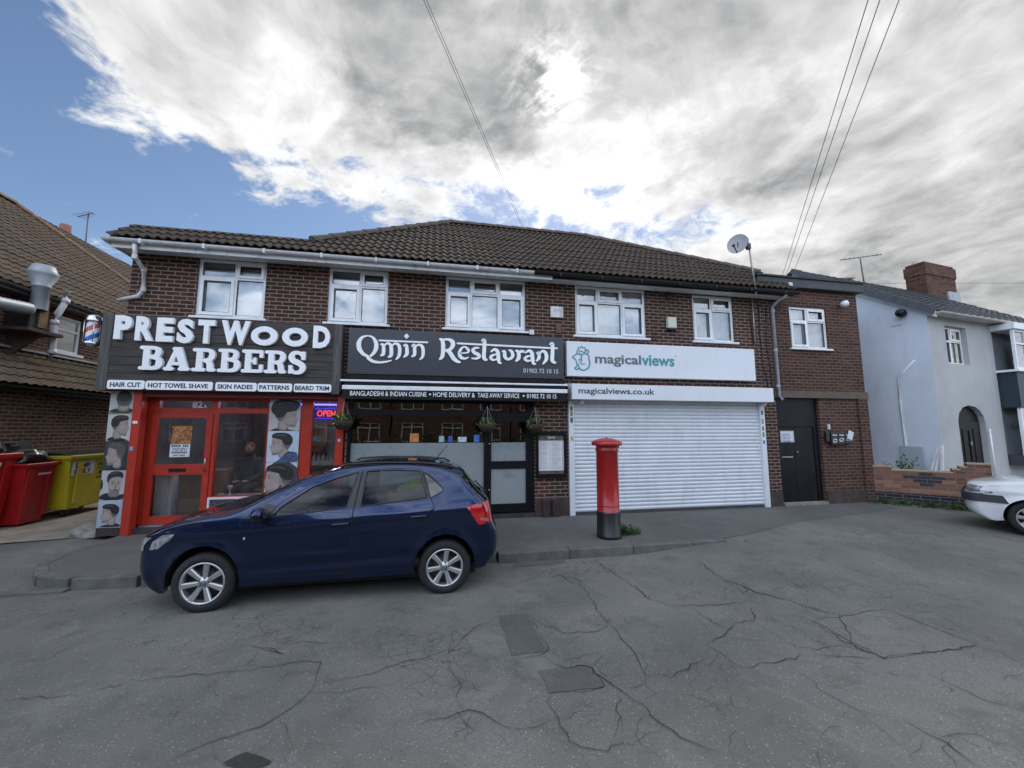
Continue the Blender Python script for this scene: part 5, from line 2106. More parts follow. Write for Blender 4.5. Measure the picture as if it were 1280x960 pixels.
mb.prism([(9.74, 1.52), (9.88, 1.47), (9.95, 1.66), (9.82, 1.72)], 7.912, 7.920)
local(t, mb).build('letter', MATS['paper_white'], t)
mb = MB()
mb.box(9.33, 9.37, 7.99, 8.028, 1.74, 1.86)
local(t, mb).build('bell_push', white_paint, t)
t = thing('flood_light', 'white round flood lamp on a black bracket high on the annex wall', 'lamp', (10.2, 7.9, 4.7))
p = atY(1055, 380, 7.9)
mb = MB()
mb.lathe([(0, -.08), (.075, -.07), (.08, 0), (.05, .08), (0, .09)], (p.x, p.y, p.z), 'y', 16)
local(t, mb).build('lamp_head', white_paint, t)
mb = MB()
mb.tube([(p.x, p.y + .05, p.z), (p.x + .10, p.y + .12, p.z + .03), (p.x + .22, p.y + .128, p.z + .05)], .028, 8)
local(t, mb).build('bracket', black_pl, t)
# things on the annex roof edge: cable clamps
mb = MB()
p = atY(986, 357, 7.86)
mb.box(p.x - .05, p.x + .05, 7.80, 7.895, p.z - .06, p.z + .06)
p2 = atY(966, 356.5, 7.82)
mb.box(p2.x - .22, p2.x + .22, 7.78, 7.84, p2.z - .02, p2.z + .025)
apart('cable_box', mb, white_paint)

# ------------------------------------------------------------------ rendered house on the right
HX, HY, HE = 12.4, 7.76, 4.74
HROT = R(7.5)
rh = thing('rendered_house', 'white and grey rendered house with slate roof and arched door behind the garden wall', 'house', (HX, HY, 0), HROT)
HA_, HB_ = Vector((math.cos(HROT), math.sin(HROT), 0)), Vector((-math.sin(HROT), math.cos(HROT), 0))


def hplane(x, y, yl=None, xl=None):      # photo pixel -> the house's own (unturned) frame, on its plane x = HX + xl or y = HY + yl
    d, o = ray(x, y), Vector((-HX, -HY, EYE.z))
    t = (yl - o.dot(HB_)) / d.dot(HB_) if yl is not None else (xl - o.dot(HA_)) / d.dot(HA_)
    p = o + d * t
    return Vector((HX + p.dot(HA_), HY + p.dot(HB_), p.z))




def hpart(name, mb, mat, par=None, bevel=0.):
    return local(rh, mb).build(name, mat, par or rh, bevel=bevel)


rend_w = M('white_render', (.62, .68, .77), .9, var=.07, scale=.9, dirt=.10, bump=.25)
rend_g = M('grey_render', (.43, .43, .425), .9, var=.10, scale=.8, dirt=.14, bump=.25)
gp = .68            # gable slope measured on the verge
RY, RZ = HY + 3.3, HE + 3.3 * gp
mb = MB()
mb.poly([(HX, HY, 0), (HX, HY, HE), (HX, RY, RZ), (HX, RY + 3.3, HE), (HX, RY + 3.3, 0)])
hpart('gable_wall', mb, rend_w)
WX = (13.11, 14.06, 3.44, 4.45)
mb = MB()
door_arch = [(13.00, 0), (13.00, 1.95), (13.06, 2.15), (13.20, 2.30), (13.40, 2.36), (13.62, 2.33), (13.78, 2.23), (13.88, 2.08), (13.92, 1.9), (13.92, 0)]
door_arch = [(13.21 + (x - 13.0) * 1.32, z) for x, z in door_arch]
DX0, DX1 = door_arch[0][0], door_arch[-1][0]
BX = 15.27
# front wall with a window hole and an arched door recess
mb.plate(HX + .001, BX, 2.5, HE, [WX], HY, HY + .2, back=False, rim=False)
mb.quad((HX + .001, HY, 0), (DX0, HY, 0), (DX0, HY, 2.5), (HX + .001, HY, 2.5))
mb.quad((DX1, HY, 0), (BX, HY, 0), (BX, HY, 2.5), (DX1, HY, 2.5))
arc = door_arch[1:-1]
for i in range(len(arc) - 1):
    a, b = arc[i], arc[i + 1]
    mb.quad((a[0], HY, a[1]), (b[0], HY, b[1]), (b[0], HY, 2.5), (a[0], HY, 2.5))
for i in range(len(door_arch) - 1):
    a, b = door_arch[i], door_arch[i + 1]
    mb.quad((a[0], HY, a[1]), (a[0], HY + .16, a[1]), (b[0], HY + .16, b[1]), (b[0], HY, b[1]))
hpart('front_wall', mb, rend_g)
mb = MB()
dk = M('anthracite_door', (.006, .008, .011), .5, var=.15, spec=.2)
mb.prism([(x, z) for x, z in door_arch], HY + .12, HY + .16)
df = hpart('door_frame', mb, dk)
mb = MB()
mb.plate(DX0 + .14, DX1 - .16, .15, 1.92, [(13.74, 13.82, .9, 1.7)], HY + .08, HY + .119)
for x in (13.50, 13.98):
    mb.box(x, x + .07, HY + .065, HY + .079, .35, 1.75)
hd = hpart('door', mb, dk, bevel=.006)
mb = MB()
mb.box(13.76, 13.80, HY + .04, HY + .079, 1.33, 1.42)
hpart('knocker', mb, M('steel', (.5, .5, .5), .3, 1.), hd)
mb = MB()
mb.tube([(DX1 + .05, HY - .04, 1.75), (DX1 + .05, HY - .04, .35)], .02, 8)
hpart('grab_rail', mb, upvc)
f = window(None, *WX, HY + .08, [.45], .62, [1], [], M('room_dim', (.12, .13, .14), .9), False)  # flat backing sheet, the room's shade is in its grey
f.parent = rh
f.matrix_parent_inverse = Matrix.Translation((-HX, -HY, 0))
# bay window and dark cladding to the right
mb = MB()
mb.box(BX, 18.5, HY + .05, HY + .4, 0, 4.74)
hpart('front_wall', mb, rend_g)
mb = MB()
mb.box(BX + .05, 18.4, HY - .35, HY + .049, 2.32, 3.28)
hpart('cladding', mb, M('dark_teal_cladding', (.012, .030, .042), .5, var=.15))
mb = MB()
mb.box(BX - .05, 18.5, HY - .45, HY + .04, 4.44, 4.60)
hpart('bay_head', mb, upvc)
mb = MB()
mb.box(BX - .03, 18.45, HY - .42, HY + .04, 3.282, 3.34)
hpart('bay_sill', mb, upvc)
mb = MB()
mb.plate(BX + .06, 18.4, 3.342, 4.438, [(BX + .12, BX + .62, 4.08, 4.38), (BX + .12, BX + .62, 3.40, 4.03), (BX + .72, BX + 1.5, 3.40, 4.38), (BX + 1.6, BX + 3.8, 3.40, 4.38)], HY - .38, HY - .32)
bw = hpart('bay_window', mb, upvc)
mb = MB()
mb.quad((BX + .1, HY - .35, 3.36), (18.3, HY - .35, 3.36), (18.3, HY - .35, 4.42), (BX + .1, HY - .35, 4.42))
hpart('pane', mb, win_glass, bw)
mb = MB()
mb.plate(BX + .12, 18.4, 1.05, 2.31, [(BX + .18, BX + 1.3, 1.95, 2.25), (BX + .18, BX + 1.3, 1.11, 1.88), (BX + 1.4, BX + 3.7, 1.11, 2.25)], HY - .30, HY - .24)
bw2 = hpart('bay_window', mb, upvc)
mb = MB()
mb.quad((BX + .15, HY - .27, 1.06), (18.3, HY - .27, 1.06), (18.3, HY - .27, 2.3), (BX + .15, HY - .27, 2.3))
hpart('pane', mb, win_glass, bw2)
mb = MB()
mb.box(BX + .1, 18.4, HY - .34, HY + .04, .78, 1.048)
hpart('bay_base', mb, M('blue_brick_cill', (.045, .05, .07), .6))
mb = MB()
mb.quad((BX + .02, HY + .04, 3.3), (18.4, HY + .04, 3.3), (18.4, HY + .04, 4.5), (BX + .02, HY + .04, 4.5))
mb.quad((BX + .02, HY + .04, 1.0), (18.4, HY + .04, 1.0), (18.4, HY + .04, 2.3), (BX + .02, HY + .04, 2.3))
hpart('curtain', mb, M('room_dim', (.12, .13, .14), .9))  # no cloth: flat sheets coloured like the unlit rooms behind the bay
# roof
slate_t = tile_mat('slate_grey_tile', (.075, .082, .092), (.10, .108, .118), (.055, .06, .066))
pa = math.atan(gp)
sl2 = Vector((0, math.cos(pa), math.sin(pa)))
mb = tiled_slope((HX - .12, HY - .22, HE - .02), (1, 0, 0), sl2, 7.0, (RY - HY + .22) / math.cos(pa), .34, .30, .012, .030, samples=6)
rr2 = hpart('roof', mb, slate_t)
mb = MB()
mb.poly([(HX - .12, RY, RZ + .12), (HX + 6.9, RY, RZ + .12), (HX + 6.9, RY + 3.5, HE), (HX - .12, RY + 3.5, HE)][::-1])
hpart('back_slope', mb, slate_t, rr2)
mb = MB()
# grey dry-verge caps down the gable edge, in overlapping steps
L = (RY - HY + .22) / math.cos(pa)
nseg = int(L / .30)
nrm = Vector((0, -math.sin(pa), math.cos(pa)))
for i in range(nseg):
    a = Vector((HX - .16, HY - .22, HE - .02)) + sl2 * (i * .30)
    b = a + sl2 * .315
    o1, o2 = nrm * .085, nrm * .065
    dn = nrm * -.10
    vs = [a + dn, b + dn, b + o2, a + o1]
    vs2 = [v + Vector((.10, 0, 0)) for v in vs]
    mb.add(vs + vs2, [(3, 2, 1, 0), (4, 5, 6, 7), (0, 1, 5, 4), (2, 3, 7, 6), (3, 0, 4, 7), (1, 2, 6, 5)])
hpart('verge_cap', mb, M('verge_grey', (.095, .105, .12), .5, var=.12), rr2)
mb = MB()
a = Vector((HX - .06, HY - .2, HE - .19))
b = Vector((HX - .06, RY, RZ - .13))
mb.add([a, b, b + Vector((0, 0, .17)), a + Vector((0, 0, .17)), a + Vector((.04, 0, 0)), b + Vector((.04, 0, 0)), b + Vector((.04, 0, .17)), a + Vector((.04, 0, .17))],
       [(3, 2, 1, 0), (4, 5, 6, 7), (0, 1, 5, 4), (2, 3, 7, 6), (3, 0, 4, 7), (1, 2, 6, 5)])
hpart('barge_board', mb, white_paint)
mb = MB()
gutter(mb, (HX - .05, HY - .27, HE - .06), (HX + 3.8, HY - .27, HE - .07))
hpart('gutter', mb, M('gutter_cream', (.46, .44, .40), .5, var=.1, dirt=.3))
mb = MB()
mb.box(HX + .002, 18.5, HY - .2, HY - .002, HE - .08, HE - .05)
hpart('soffit', mb, soffit_w)
# chimney stack
brick_ch = brick_mat('chimney_brick', (.12, .050, .034), (.09, .040, .028), (.13, .085, .06), stain=.3)
mb = MB()
CY = RY - .55
c0, c1 = hplane(1160, 366, yl=CY - HY), hplane(1197, 372, yl=CY - HY)
ct = hplane(1187, 333, yl=CY - HY).z
cz_ = ct - .50
mb.box(c0.x, c1.x, CY, CY + .62, 5.8, cz_)
mb.box(c0.x - .03, c1.x + .03, CY - .03, CY + .65, cz_, ct - .10)
mb.box(c0.x + .02, c1.x - .02, CY + .02, CY + .60, ct - .10, ct)
chs = hpart('chimney', mb, brick_ch, rr2)
mb = MB()
mb.lathe([(.10, 0), (.12, .05), (.09, .1), (.09, .16), (0, .16)], (c0.x + .25, CY + .4, ct), n=12)
hpart('chimney_pot', mb, M('pot_buff', (.42, .36, .28), .8), rr2)
mb = MB()
mb.box(c1.x - .7, c1.x + .05, CY - .06, CY - .002, 5.9, HE + .16 + (CY - HY + .22) * gp + .12)
hpart('flashing', mb, M('lead_light', (.32, .34, .36), .5, var=.15), rr2)
# details on the gable: flood lamp, vent, cable trunking
p = hplane(1127, 391.5, xl=-.1)
mb = MB()
mb.lathe([(0, -.12), (.10, -.10), (.11, .0), (.07, .1)], tuple(p), 'x', 14)
hpart('flood_lamp', mb, black_pl)
p = hplane(1120, 403, xl=-.02)
mb = MB()
mb.box(HX - .02, HX - .001, p.y - .13, p.y + .13, p.z - .08, p.z + .08)
hpart('vent', mb, rend_w)
mb = MB()
tp = [hplane(x, y, xl=-.02) for x, y in ((1143, 451), (1123, 471), (1126, 510), (1133, 560), (1136, 600))]
mb.tube(tp, .028, 6)
hpart('cable_trunking', mb, white_paint)
# rabbit-like plush toy seen in the bay window
p = atY(1275, 432, 8.05)
t = thing('plush_toy', 'white plush animal sitting inside the upper bay window of the grey house', 'soft toy', (p.x, p.y, 3.36))
plush = M('plush_white', (.70, .69, .68), .95, var=.08, scale=30, bump=.3)
mb = MB()
mb.blob((p.x, p.y, 3.60), .20, .16, .24, 14, 9, .03)
mb.blob((p.x - .02, p.y - .06, 3.95), .17, .15, .16, 14, 9, .02)
mb.blob((p.x - .14, p.y - .03, 4.12), .05, .03, .10, 8, 6)
mb.blob((p.x + .12, p.y - .03, 4.12), .05, .03, .10, 8, 6)
mb.blob((p.x - .17, p.y - .12, 3.56), .08, .08, .12, 8, 6)
tb = local(t, mb).build('plush_body', plush, t)
mb = MB()
mb.blob((p.x + .05, p.y - .20, 3.98), .02, .02, .02, 8, 6)
mb.blob((p.x - .08, p.y - .20, 3.98), .02, .02, .02, 8, 6)
local(t, mb).build('eyes', black_pl, t)

# ------------------------------------------------------------------ low garden wall with a blue-brick diamond
gw = thing('garden_wall', 'low buff brick garden wall with a dark blue brick diamond and stepped end', 'wall', (11.0, 7.4, 0))
buff = brick_mat('buff_brick', (.235, .120, .085), (.19, .096, .068), (.22, .165, .13), stain=.15, ms=.007, dark=(.10, .06, .045))
blue = brick_mat('blue_brick', (.028, .030, .042), (.020, .022, .030), (.12, .11, .10), stain=.2)
wa, wb = Vector((10.50, 7.99, 0)), Vector((11.75, 6.55, 0))
wd = (wb - wa).normalized()
wnrm = Vector((wd.y, -wd.x, 0))
if wnrm.y > 0:
    wnrm = -wnrm
WL = (wb - wa).length


def wallbox(mb, s0, s1, z0, z1, n0, n1):
    vs = []
    for z in (z0, z1):
        for s, n_ in ((s0, n0), (s1, n0), (s1, n1), (s0, n1)):
            p = wa + wd * s - wnrm * n_
            vs.append((p.x, p.y, z))
    mb.add(vs, [(3, 2, 1, 0), (4, 5, 6, 7), (0, 1, 5, 4), (1, 2, 6, 5), (2, 3, 7, 6), (3, 0, 4, 7)])


mb = MB()
steps = [(0, WL * .18, .84), (WL * .18, WL * .70, .765), (WL * .70, WL * .76, .84), (WL * .76, WL * .82, .90), (WL * .82, WL, .975)]
for s0, s1, h in steps:
    wallbox(mb, s0, s1, .26, h, 0, .22)
local(gw, mb).build('brickwork', buff, gw)
mb = MB()
wallbox(mb, 0, WL, -.05, .259, .01, .21)
local(gw, mb).build('base_course', blue, gw)
mb = MB()
for s0, s1, h in steps:
    wallbox(mb, s0 - .008, s1 + .008, h + .001, h + .03, -.01, .23)
local(gw, mb).build('coping', M('buff_coping', (.38, .27, .17), .8, var=.15), gw)
mb = MB()
for r_, n_ in enumerate((1, 3, 2, 1)):
    z = .765 - .085 - r_ * .078
    for k in range(n_):
        s = WL * .46 + (k - n_ / 2) * .235 + (.03, 0, .05, .03)[r_]
        wallbox(mb, s, s + .222, z + .004, z + .068, -.006, .02)
local(gw, mb).build('blue_diamond', M('blue_brick_face', (.024, .026, .038), .5, var=.3, scale=14), gw)
# leaning frames and a glass sheet behind the wall
t = thing('leaning_frames', 'glass sheet and white plastic window frames leaning behind the garden wall', 'window frames', (12.2, 8.0, 0))
ga, gb = atX(1139, 558, 12.25), atX(1154, 558, 12.25)
mb = MB()
mb.box(12.22, 12.24, gb.y, ga.y + .25, .1, ga.z)
local(t, mb).build('glass_sheet', M('pale_sheet', (.42, .50, .55), .15, var=.05), t)
mb = MB()
for (x0_, y0_, x1_, y1_) in ((1162, 592, 1172, 560), (1168, 592, 1175, 560), (1178, 596, 1177.5, 556)):
    mb.tube([atX(x0_, y0_, 12.2), atX(x1_, y1_, 12.25)], .035, 4)
local(t, mb).build('frame_bar', upvc, t)


# plants: scrubby rose above the wall, weeds at its foot and by the post box
def stems(mb, c, h, n, spread, m=0):
    tops = []
    mb.cur = m
    for _ in range(n):
        a = random.uniform(0, 6.28)
        r = random.uniform(0, spread)
        tip = Vector(c) + Vector((r * math.cos(a), r * math.sin(a), h * random.uniform(.6, 1)))
        b0 = Vector(c) + Vector((random.uniform(-.04, .04), random.uniform(-.04, .04), 0))
        mid = b0.lerp(tip, .5) + Vector((random.uniform(-.03, .03), random.uniform(-.03, .03), .04))
        mb.tube([b0, mid, tip], .006, 4, r2=.003)
        tops.append((mid, tip))
    mb.cur = 0
    return tops


stem_m = M('stem_brown', (.055, .045, .028), .8, var=.3)
p = Vector((11.35, 7.95, .15))
t = thing('rose_bush', 'scrubby bush with sparse leaves above the low garden wall by the annex corner', 'bush', tuple(p))
mb = MB()
tops = stems(mb, (0, 0, 0), .95, 12, .42)
mb.build('stems', stem_m, t)
mb = MB()
for mid, tip in tops:
    for q_, k in ((mid, 8), (mid.lerp(tip, .5), 10), (tip, 9)):
        leaves(mb, q_, .09, k, .07, .2, 2)
mb.build('foliage', [leaf_a, leaf_b], t)


def weed(name, label, loc, r, n, h, grassy=True, grp=None):
    mb = MB()
    for _ in range(n):
        a, rr = random.uniform(0, 6.28), r * math.sqrt(random.random())
        b = Vector((rr * math.cos(a) * 1.6, rr * math.sin(a) * .7, 0))
        hh = h * random.uniform(.35, 1) * (1 - .4 * rr / r)
        lean = Vector((random.gauss(0, .45), random.gauss(0, .35), 1)).normalized()
        w_ = .006
        sx_ = Vector((math.cos(a), math.sin(a), 0)) * w_
        mb.cur = random.randrange(2)
        tip = b + lean * hh + Vector((lean.x, lean.y, -.1)) * hh * .4
        mid = b + lean * hh * .6
        mb.add([b - sx_, b + sx_, mid + sx_ * .8, tip, mid - sx_ * .8], [(0, 1, 2, 4), (4, 2, 3)])
    if not grassy:
        leaves(mb, (0, 0, h * .35), r * .9, n // 3, .05, .7, 2, .4)
    mb.cur = 0
    return tag(mb.build(name, [leaf_a, leaf_b], None, loc=loc), label, 'weeds', grp)


pp = atZ(786, 670, 0)
weed('weed_tuft', 'tuft of green weeds at the foot of the red post box', (pp.x, pp.y + .12, 0), .17, 240, .24, False)
for i, s in enumerate((.12, .5, .95, 1.35, 1.7)):
    p = wa + wd * s + wnrm * .08
    weed('weed_strip', 'straggly dark weeds at the garden wall foot, %s clump from the annex' % ('first', 'second', 'third', 'fourth', 'fifth')[i], (p.x, p.y, -.01), .22, 150, .20, False, 'weeds along the garden wall')
p = atZ(88, 724, -.06)
weed('kerb_weed', 'small yellow green weed in the joint of the left kerb end', (p.x, p.y, -.08), .05, 60, .07, False)

# ------------------------------------------------------------------ pillar box
t = thing('pillar_box', 'red cylindrical post box with domed cap and black base on the pavement edge', 'post box', (2.86, 6.31, 0))
pr_ = M('postbox_red', (.34, .008, .010), .32, var=.06, coat=.3, dirt=.10)
pb_ = M('postbox_black', (.012, .012, .015), .35, var=.2, dirt=.15)
mb = MB()
mb.lathe([(.205, .42), (.2, .425), (.198, 1.40), (.205, 1.405), (.205, 1.42), (.20, 1.425), (.20, 1.47), (.24, 1.475)], (0, 0, 0), n=48)
body = mb.build('pillar_body', pr_, t)
mb = MB()
mb.lathe([(.23, 1.472), (.272, 1.476), (.278, 1.49), (.278, 1.525), (.268, 1.535), (.262, 1.54), (.20, 1.567), (.12, 1.588), (.03, 1.598), (.022, 1.602), (.012, 1.612), (0, 1.612)], (0, 0, 0), n=48)
mb.build('cap', pr_, t)
mb = MB()
mb.lathe([(.0, -.01), (.222, -.01), (.222, .05), (.212, .06), (.212, .40), (.207, .42), (.20, .421)], (0, 0, 0), n=48)
mb.build('base', pb_, t)
mb = MB()
mb.lathe([(.2085, 1.385), (.2125, 1.39), (.2125, 1.40), (.2085, 1.405)], (0, 0, 0), n=48)
mb.lathe([(.2015, .50), (.2035, .505), (.2035, .515), (.2015, .52)], (0, 0, 0), n=48)
mb.build('moulding', pr_, body)
# door and posting slot face the road side away from the camera's left
mb = MB()
for k in range(12):
    a0_, a1_ = R(20 + k * 5), R(20 + (k + 1) * 5)
    mb.quad((.201 * math.cos(a0_), .201 * math.sin(a0_), 1.26), (.201 * math.cos(a1_), .201 * math.sin(a1_), 1.26), (.201 * math.cos(a1_), .201 * math.sin(a1_), 1.31), (.201 * math.cos(a0_), .201 * math.sin(a0_), 1.31))
mb.build('posting_slot', dark_gap, body)
mb = MB()
mb.blob((.205, -.06, 1.455), .012, .008, .03, 8, 6)
mb.build('hinge', black_pl, body)
t.scale = (.90, .90, 1)

# ------------------------------------------------------------------ brick house on the left
LX, UX = -8.0, -8.75
lh = thing('brick_house', 'brown brick house with two pantiled roofs behind the bins', 'house', (LX, 10, 0))


def lpart(name, mb, mat, par=None, bevel=0.):
    return local(lh, mb).build(name, mat, par or lh, bevel=bevel)


mb = MB()
mb.quad((LX, 5.5, 0), (LX, 19, 0), (LX, 19, 2.62), (LX, 5.5, 2.62))
mb.quad((-13, 5.5, 0), (LX, 5.5, 0), (LX, 5.5, 2.62), (-13, 5.5, 2.62))
_a, _b = atX(71, 399, UX), atX(98, 441, UX)
UW = (_a.y, _b.y, atX(85, 442, UX).z, atX(85, 397, UX).z)
y0, y1, z0, z1 = UW
for a, b, c, d in ((5.5, y0, 2.6, 4.72), (y1, 19, 2.6, 4.72), (y0, y1, 2.6, z0), (y0, y1, z1, 4.72)):
    mb.quad((UX, a, c), (UX, b, c), (UX, b, d), (UX, a, d))
mb.quad((-13, 5.5, 2.62), (UX, 5.5, 2.62), (UX, 5.5, 4.72), (-13, 5.5, 4.72))
mb.quad((-18, 19, 0), (-18, 5.5, 0), (-18, 5.5, 4.7), (-18, 19, 4.7))
mb.quad((LX, 19, 0), (-18, 19, 0), (-18, 19, 4.7), (LX, 19, 4.7))
lw = lpart('wall', mb, brick_left)
pant = tile_mat('brown_pantile', (.125, .088, .060), (.080, .058, .043), (.105, .098, .070))
# lean-to roof
pl_ = math.atan2(3.42 - 2.62, LX + .2 - UX)
V1 = Vector((-math.cos(pl_), 0, math.sin(pl_)))
mb = tiled_slope((LX + .22, 5.4, 2.60), (0, 1, 0), V1, 13.7, (LX + .22 - UX) / math.cos(pl_), .20, .26, .030, .025, samples=8)
lpart('lean_to_roof', mb, pant)
mb = MB()
mb.box(UX, UX + .12, 5.5, 18.9, 3.42, 3.47)
lpart('flashing', mb, M('lead_light', (.30, .31, .32), .6, var=.2))
mb = MB()
mb.box(LX + .01, LX + .16, 5.5, 19, 2.46, 2.57)
gutter(mb, (LX + .24, 19, 2.57), (LX + .24, 5.4, 2.58))
lpart('gutter', mb, black_pl)
# main roof with a hip at the far end
pm = R(41)
V2 = Vector((-math.cos(pm), 0, math.sin(pm)))
ev = UX + .32
RX = -13.2
RZL = 4.72 + (ev - RX) * math.tan(pm)
mb = tiled_slope((ev, 4.0, 4.70), (0, 1, 0), V2, 16.5, (ev - RX) / math.cos(pm), .20, .27, .030, .026, samples=8,
                 clips=[((ev, 19.6, 0), Vector((1, 1, 0)).normalized())])
lr = lpart('roof', mb, pant)
mb = MB()
yh = 19.6 - (ev - RX)
mb.poly([(ev, 19.6, 4.7), (RX, yh, RZL - .05), (2 * RX - ev, 19.6, 4.7)][::-1])
mb.poly([(RX, yh, RZL - .05), (RX, 4, RZL - .05), (2 * RX - ev, 4, 4.7), (2 * RX - ev, 19.6, 4.7)])
lpart('back_slope', mb, pant, lr)
mb = MB()
rt = M('ridge_orange', (.20, .115, .07), .85, var=.3)
ridge_caps(mb, (ev, 19.6, 4.72), (RX, yh, RZL + .03), r=.12)
ridge_caps(mb, (RX, yh, RZL + .03), (RX, 4, RZL + .03), r=.12)
lpart('ridge_tile', mb, rt, lr)
mb = MB()
mb.box(UX + .01, ev - .02, 4.2, 19.3, 4.56, 4.66)
gutter(mb, (ev + .03, 19.4, 4.66), (ev + .03, 4, 4.68))
lpart('gutter', mb, M('gutter_grey', (.10, .095, .09), .5, var=.2))
# the small white window
mb = MB()
f = MB()
f.plate(y0, y1, z0, z1, [(y0 + .06, y1 - .06, z0 + .06, z0 + (z1 - z0) * .60), (y0 + .06, y1 - .06, z0 + (z1 - z0) * .66, z1 - .06)], 0, .07)
f.v = [(UX - .02 - p[1] + .0, p[0], p[2]) for p in f.v]
f.f = [q_[::-1] for q_ in f.f]
wf = lpart('window', f, upvc)
mb = MB()
mb.quad((UX - .05, y0, z0), (UX - .05, y1, z0), (UX - .05, y1, z1), (UX - .05, y0, z1))
lpart('pane', mb, win_glass, wf)
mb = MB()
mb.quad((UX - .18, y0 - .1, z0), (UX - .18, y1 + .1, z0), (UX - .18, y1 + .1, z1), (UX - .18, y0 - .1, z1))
lpart('curtain', mb, M('room_dim', (.12, .13, .14), .9), wf)  # plain sheet, dim colour stands for the shaded room inside
mb = MB()
mb.box(UX + .001, UX + .08, y0 - .05, y1 + .05, z0 - .06, z0)
lpart('sill', mb, upvc, wf)
# white soil pipe with a crook
mb = MB()
pipe = [atX(x, y, -8.27) for x, y in ((84, 364), (82, 377), (72, 393), (68, 403), (65, 440), (62, 449))]
mb.tube(pipe, .062, 12)
for i in (1, 3, 4):
    mb.tube([pipe[i] - (pipe[i + 1] - pipe[i]).normalized() * .05, pipe[i] + (pipe[i + 1] - pipe[i]).normalized() * .05], .072, 12)
lpart('soil_pipe', mb, M('pipe_white', (.56, .56, .60), .45, var=.06, dirt=.35))
# chimney and pots behind the hip, television aerial
for (px, py0, py1), r, c, Y in (((77, 281, 320), .20, (.20, .085, .06), 17.0), ((93, 302, 330), .26, (.42, .36, .25), 17.3)):
    a, b = atY(px, py0, Y), atY(px, py1, Y)
    mb = MB()
    h = a.z - b.z
    mb.lathe([(r * 1.15, -1.6), (r * 1.15, -.1), (r * .95, 0), (r * .95, h * .55), (r * 1.1, h * .58), (r * 1.1, h * .68), (r * .85, h * .72), (r * .75, h), (0, h)], tuple(b), n=18)
    lpart('chimney_pot', mb, M('pot_%d' % px, c, .8, var=.2), lr)


def aerial(name, label, base, top, boom_a, boom_b, nel, el_len, mat):
    o = thing(name, label, 'aerial', tuple(base))
    mb = MB()
    B0 = Vector(base)
    mb.tube([Vector((0, 0, -.5)), Vector(top) - B0], .025, 6)
    mb.build('mast', mat, o)
    mb = MB()
    a, b = Vector(boom_a) - B0, Vector(boom_b) - B0
    mb.tube([a, b], .014, 6)
    d = (b - a).normalized()
    s_ = d.cross(Vector((0, 0, 1))).normalized()
    for i in range(nel):
        c = a.lerp(b, (i + .5) / nel)
        l = el_len * (1 - .4 * i / nel)
        mb.tube([c - s_ * l, c + s_ * l], .007, 5)
    mb.build('boom', mat, o)
    return o


metal = M('aerial_metal', (.10, .105, .11), .5, .6)
Y = 17.5
aerial('tv_aerial', 'thin tv aerial on a mast behind the pantiled roof at far left', atY(105, 322, Y), atY(111, 266, Y), atY(97, 271, Y + .1), atY(117, 266, Y - .1), 6, .22, metal)
aerial('tv_aerial', 'long tv aerial on a mast above the grey house roof', atY(1081, 352, 11.5), atY(1075, 323, 11.5), atY(1050, 325, 11.6), atY(1102, 318, 11.2), 9, .16, metal)
mb = MB()
p = hplane(1060, 351, yl=3.6)
ridge_caps(mb, (p.x - .45, p.y, p.z - .05), (p.x + .4, p.y, p.z - .02), r=.09)
ridge_caps(mb, (p.x - .35, p.y + .1, p.z + .07), (p.x + .15, p.y - .1, p.z + .09), r=.07)
hpart('loose_ridge_tile', mb, rt, rr2)

# extractor flue on the brick house
t = thing('extractor_flue', 'galvanised extractor cowl and duct with a dark box on the brick house', 'extractor flue', (-8.3, 10.1, 4))
galv = M('galvanised_duct', (.30, .33, .35), .52, .35, var=.15, scale=3)
cw = atX(53.5, 345, -8.30)
mb = MB()
mb.lathe([(.135, -.75), (.135, -.27), (.15, -.26), (.15, -.22), (.14, -.21), (.24, .02), (.24, .05), (.17, .22), (0, .23)], tuple(cw), n=24)
local(t, mb).build('cowl', galv, t)
b0_, b1_ = atX(36, 405, -8.30), atX(58, 372, -8.3)
mb = MB()
mb.box(-8.74, -8.30, b0_.y, b0_.y + .33, b0_.z - .10, b0_.z + .48)
local(t, mb).build('fan_box', M('fan_box_dark', (.022, .026, .028), .5, var=.3), t, bevel=.02)
mb = MB()
mb.box(-8.45, -8.27, b0_.y + .17, b0_.y + .36, b0_.z - .02, b0_.z + .62)
local(t, mb).build('timber_board', M('raw_timber', (.19, .125, .06), .8, var=.25, scale=5), t)
mb = MB()
d0, d1 = atX(-40, 371, -8.25), atX(37, 386, -8.25)
mb.tube([d0.lerp(d1, i / 24) for i in range(25)], lambda i: .115 + .010 * (i % 2), 14)
local(t, mb).build('duct', galv, t)
mb = MB()
mb.box(-8.74, -8.1, b0_.y - .25, b0_.y + .55, b0_.z - .17, b0_.z - .101)
mb.add([(-8.74, b0_.y + .1, b0_.z - .17), (-8.10, b0_.y + .1, b0_.z - .17), (-8.74, b0_.y + .1, b0_.z - .75), (-8.74, b0_.y + .14, b0_.z - .17), (-8.10, b0_.y + .14, b0_.z - .17), (-8.74, b0_.y + .14, b0_.z - .75)], [(0, 2, 1), (3, 4, 5), (0, 1, 4, 3), (1, 2, 5, 4), (2, 0, 3, 5)])
local(t, mb).build('bracket', M('rusty_steel', (.060, .035, .025), .8, var=.4), t)

# ------------------------------------------------------------------ bins
def wheel_castor(mb, c, r=.10):
    mb.lathe([(0, -.025), (r * .9, -.025), (r, -.015), (r, .015), (r * .9, .025), (0, .025)], c, 'x', 16)


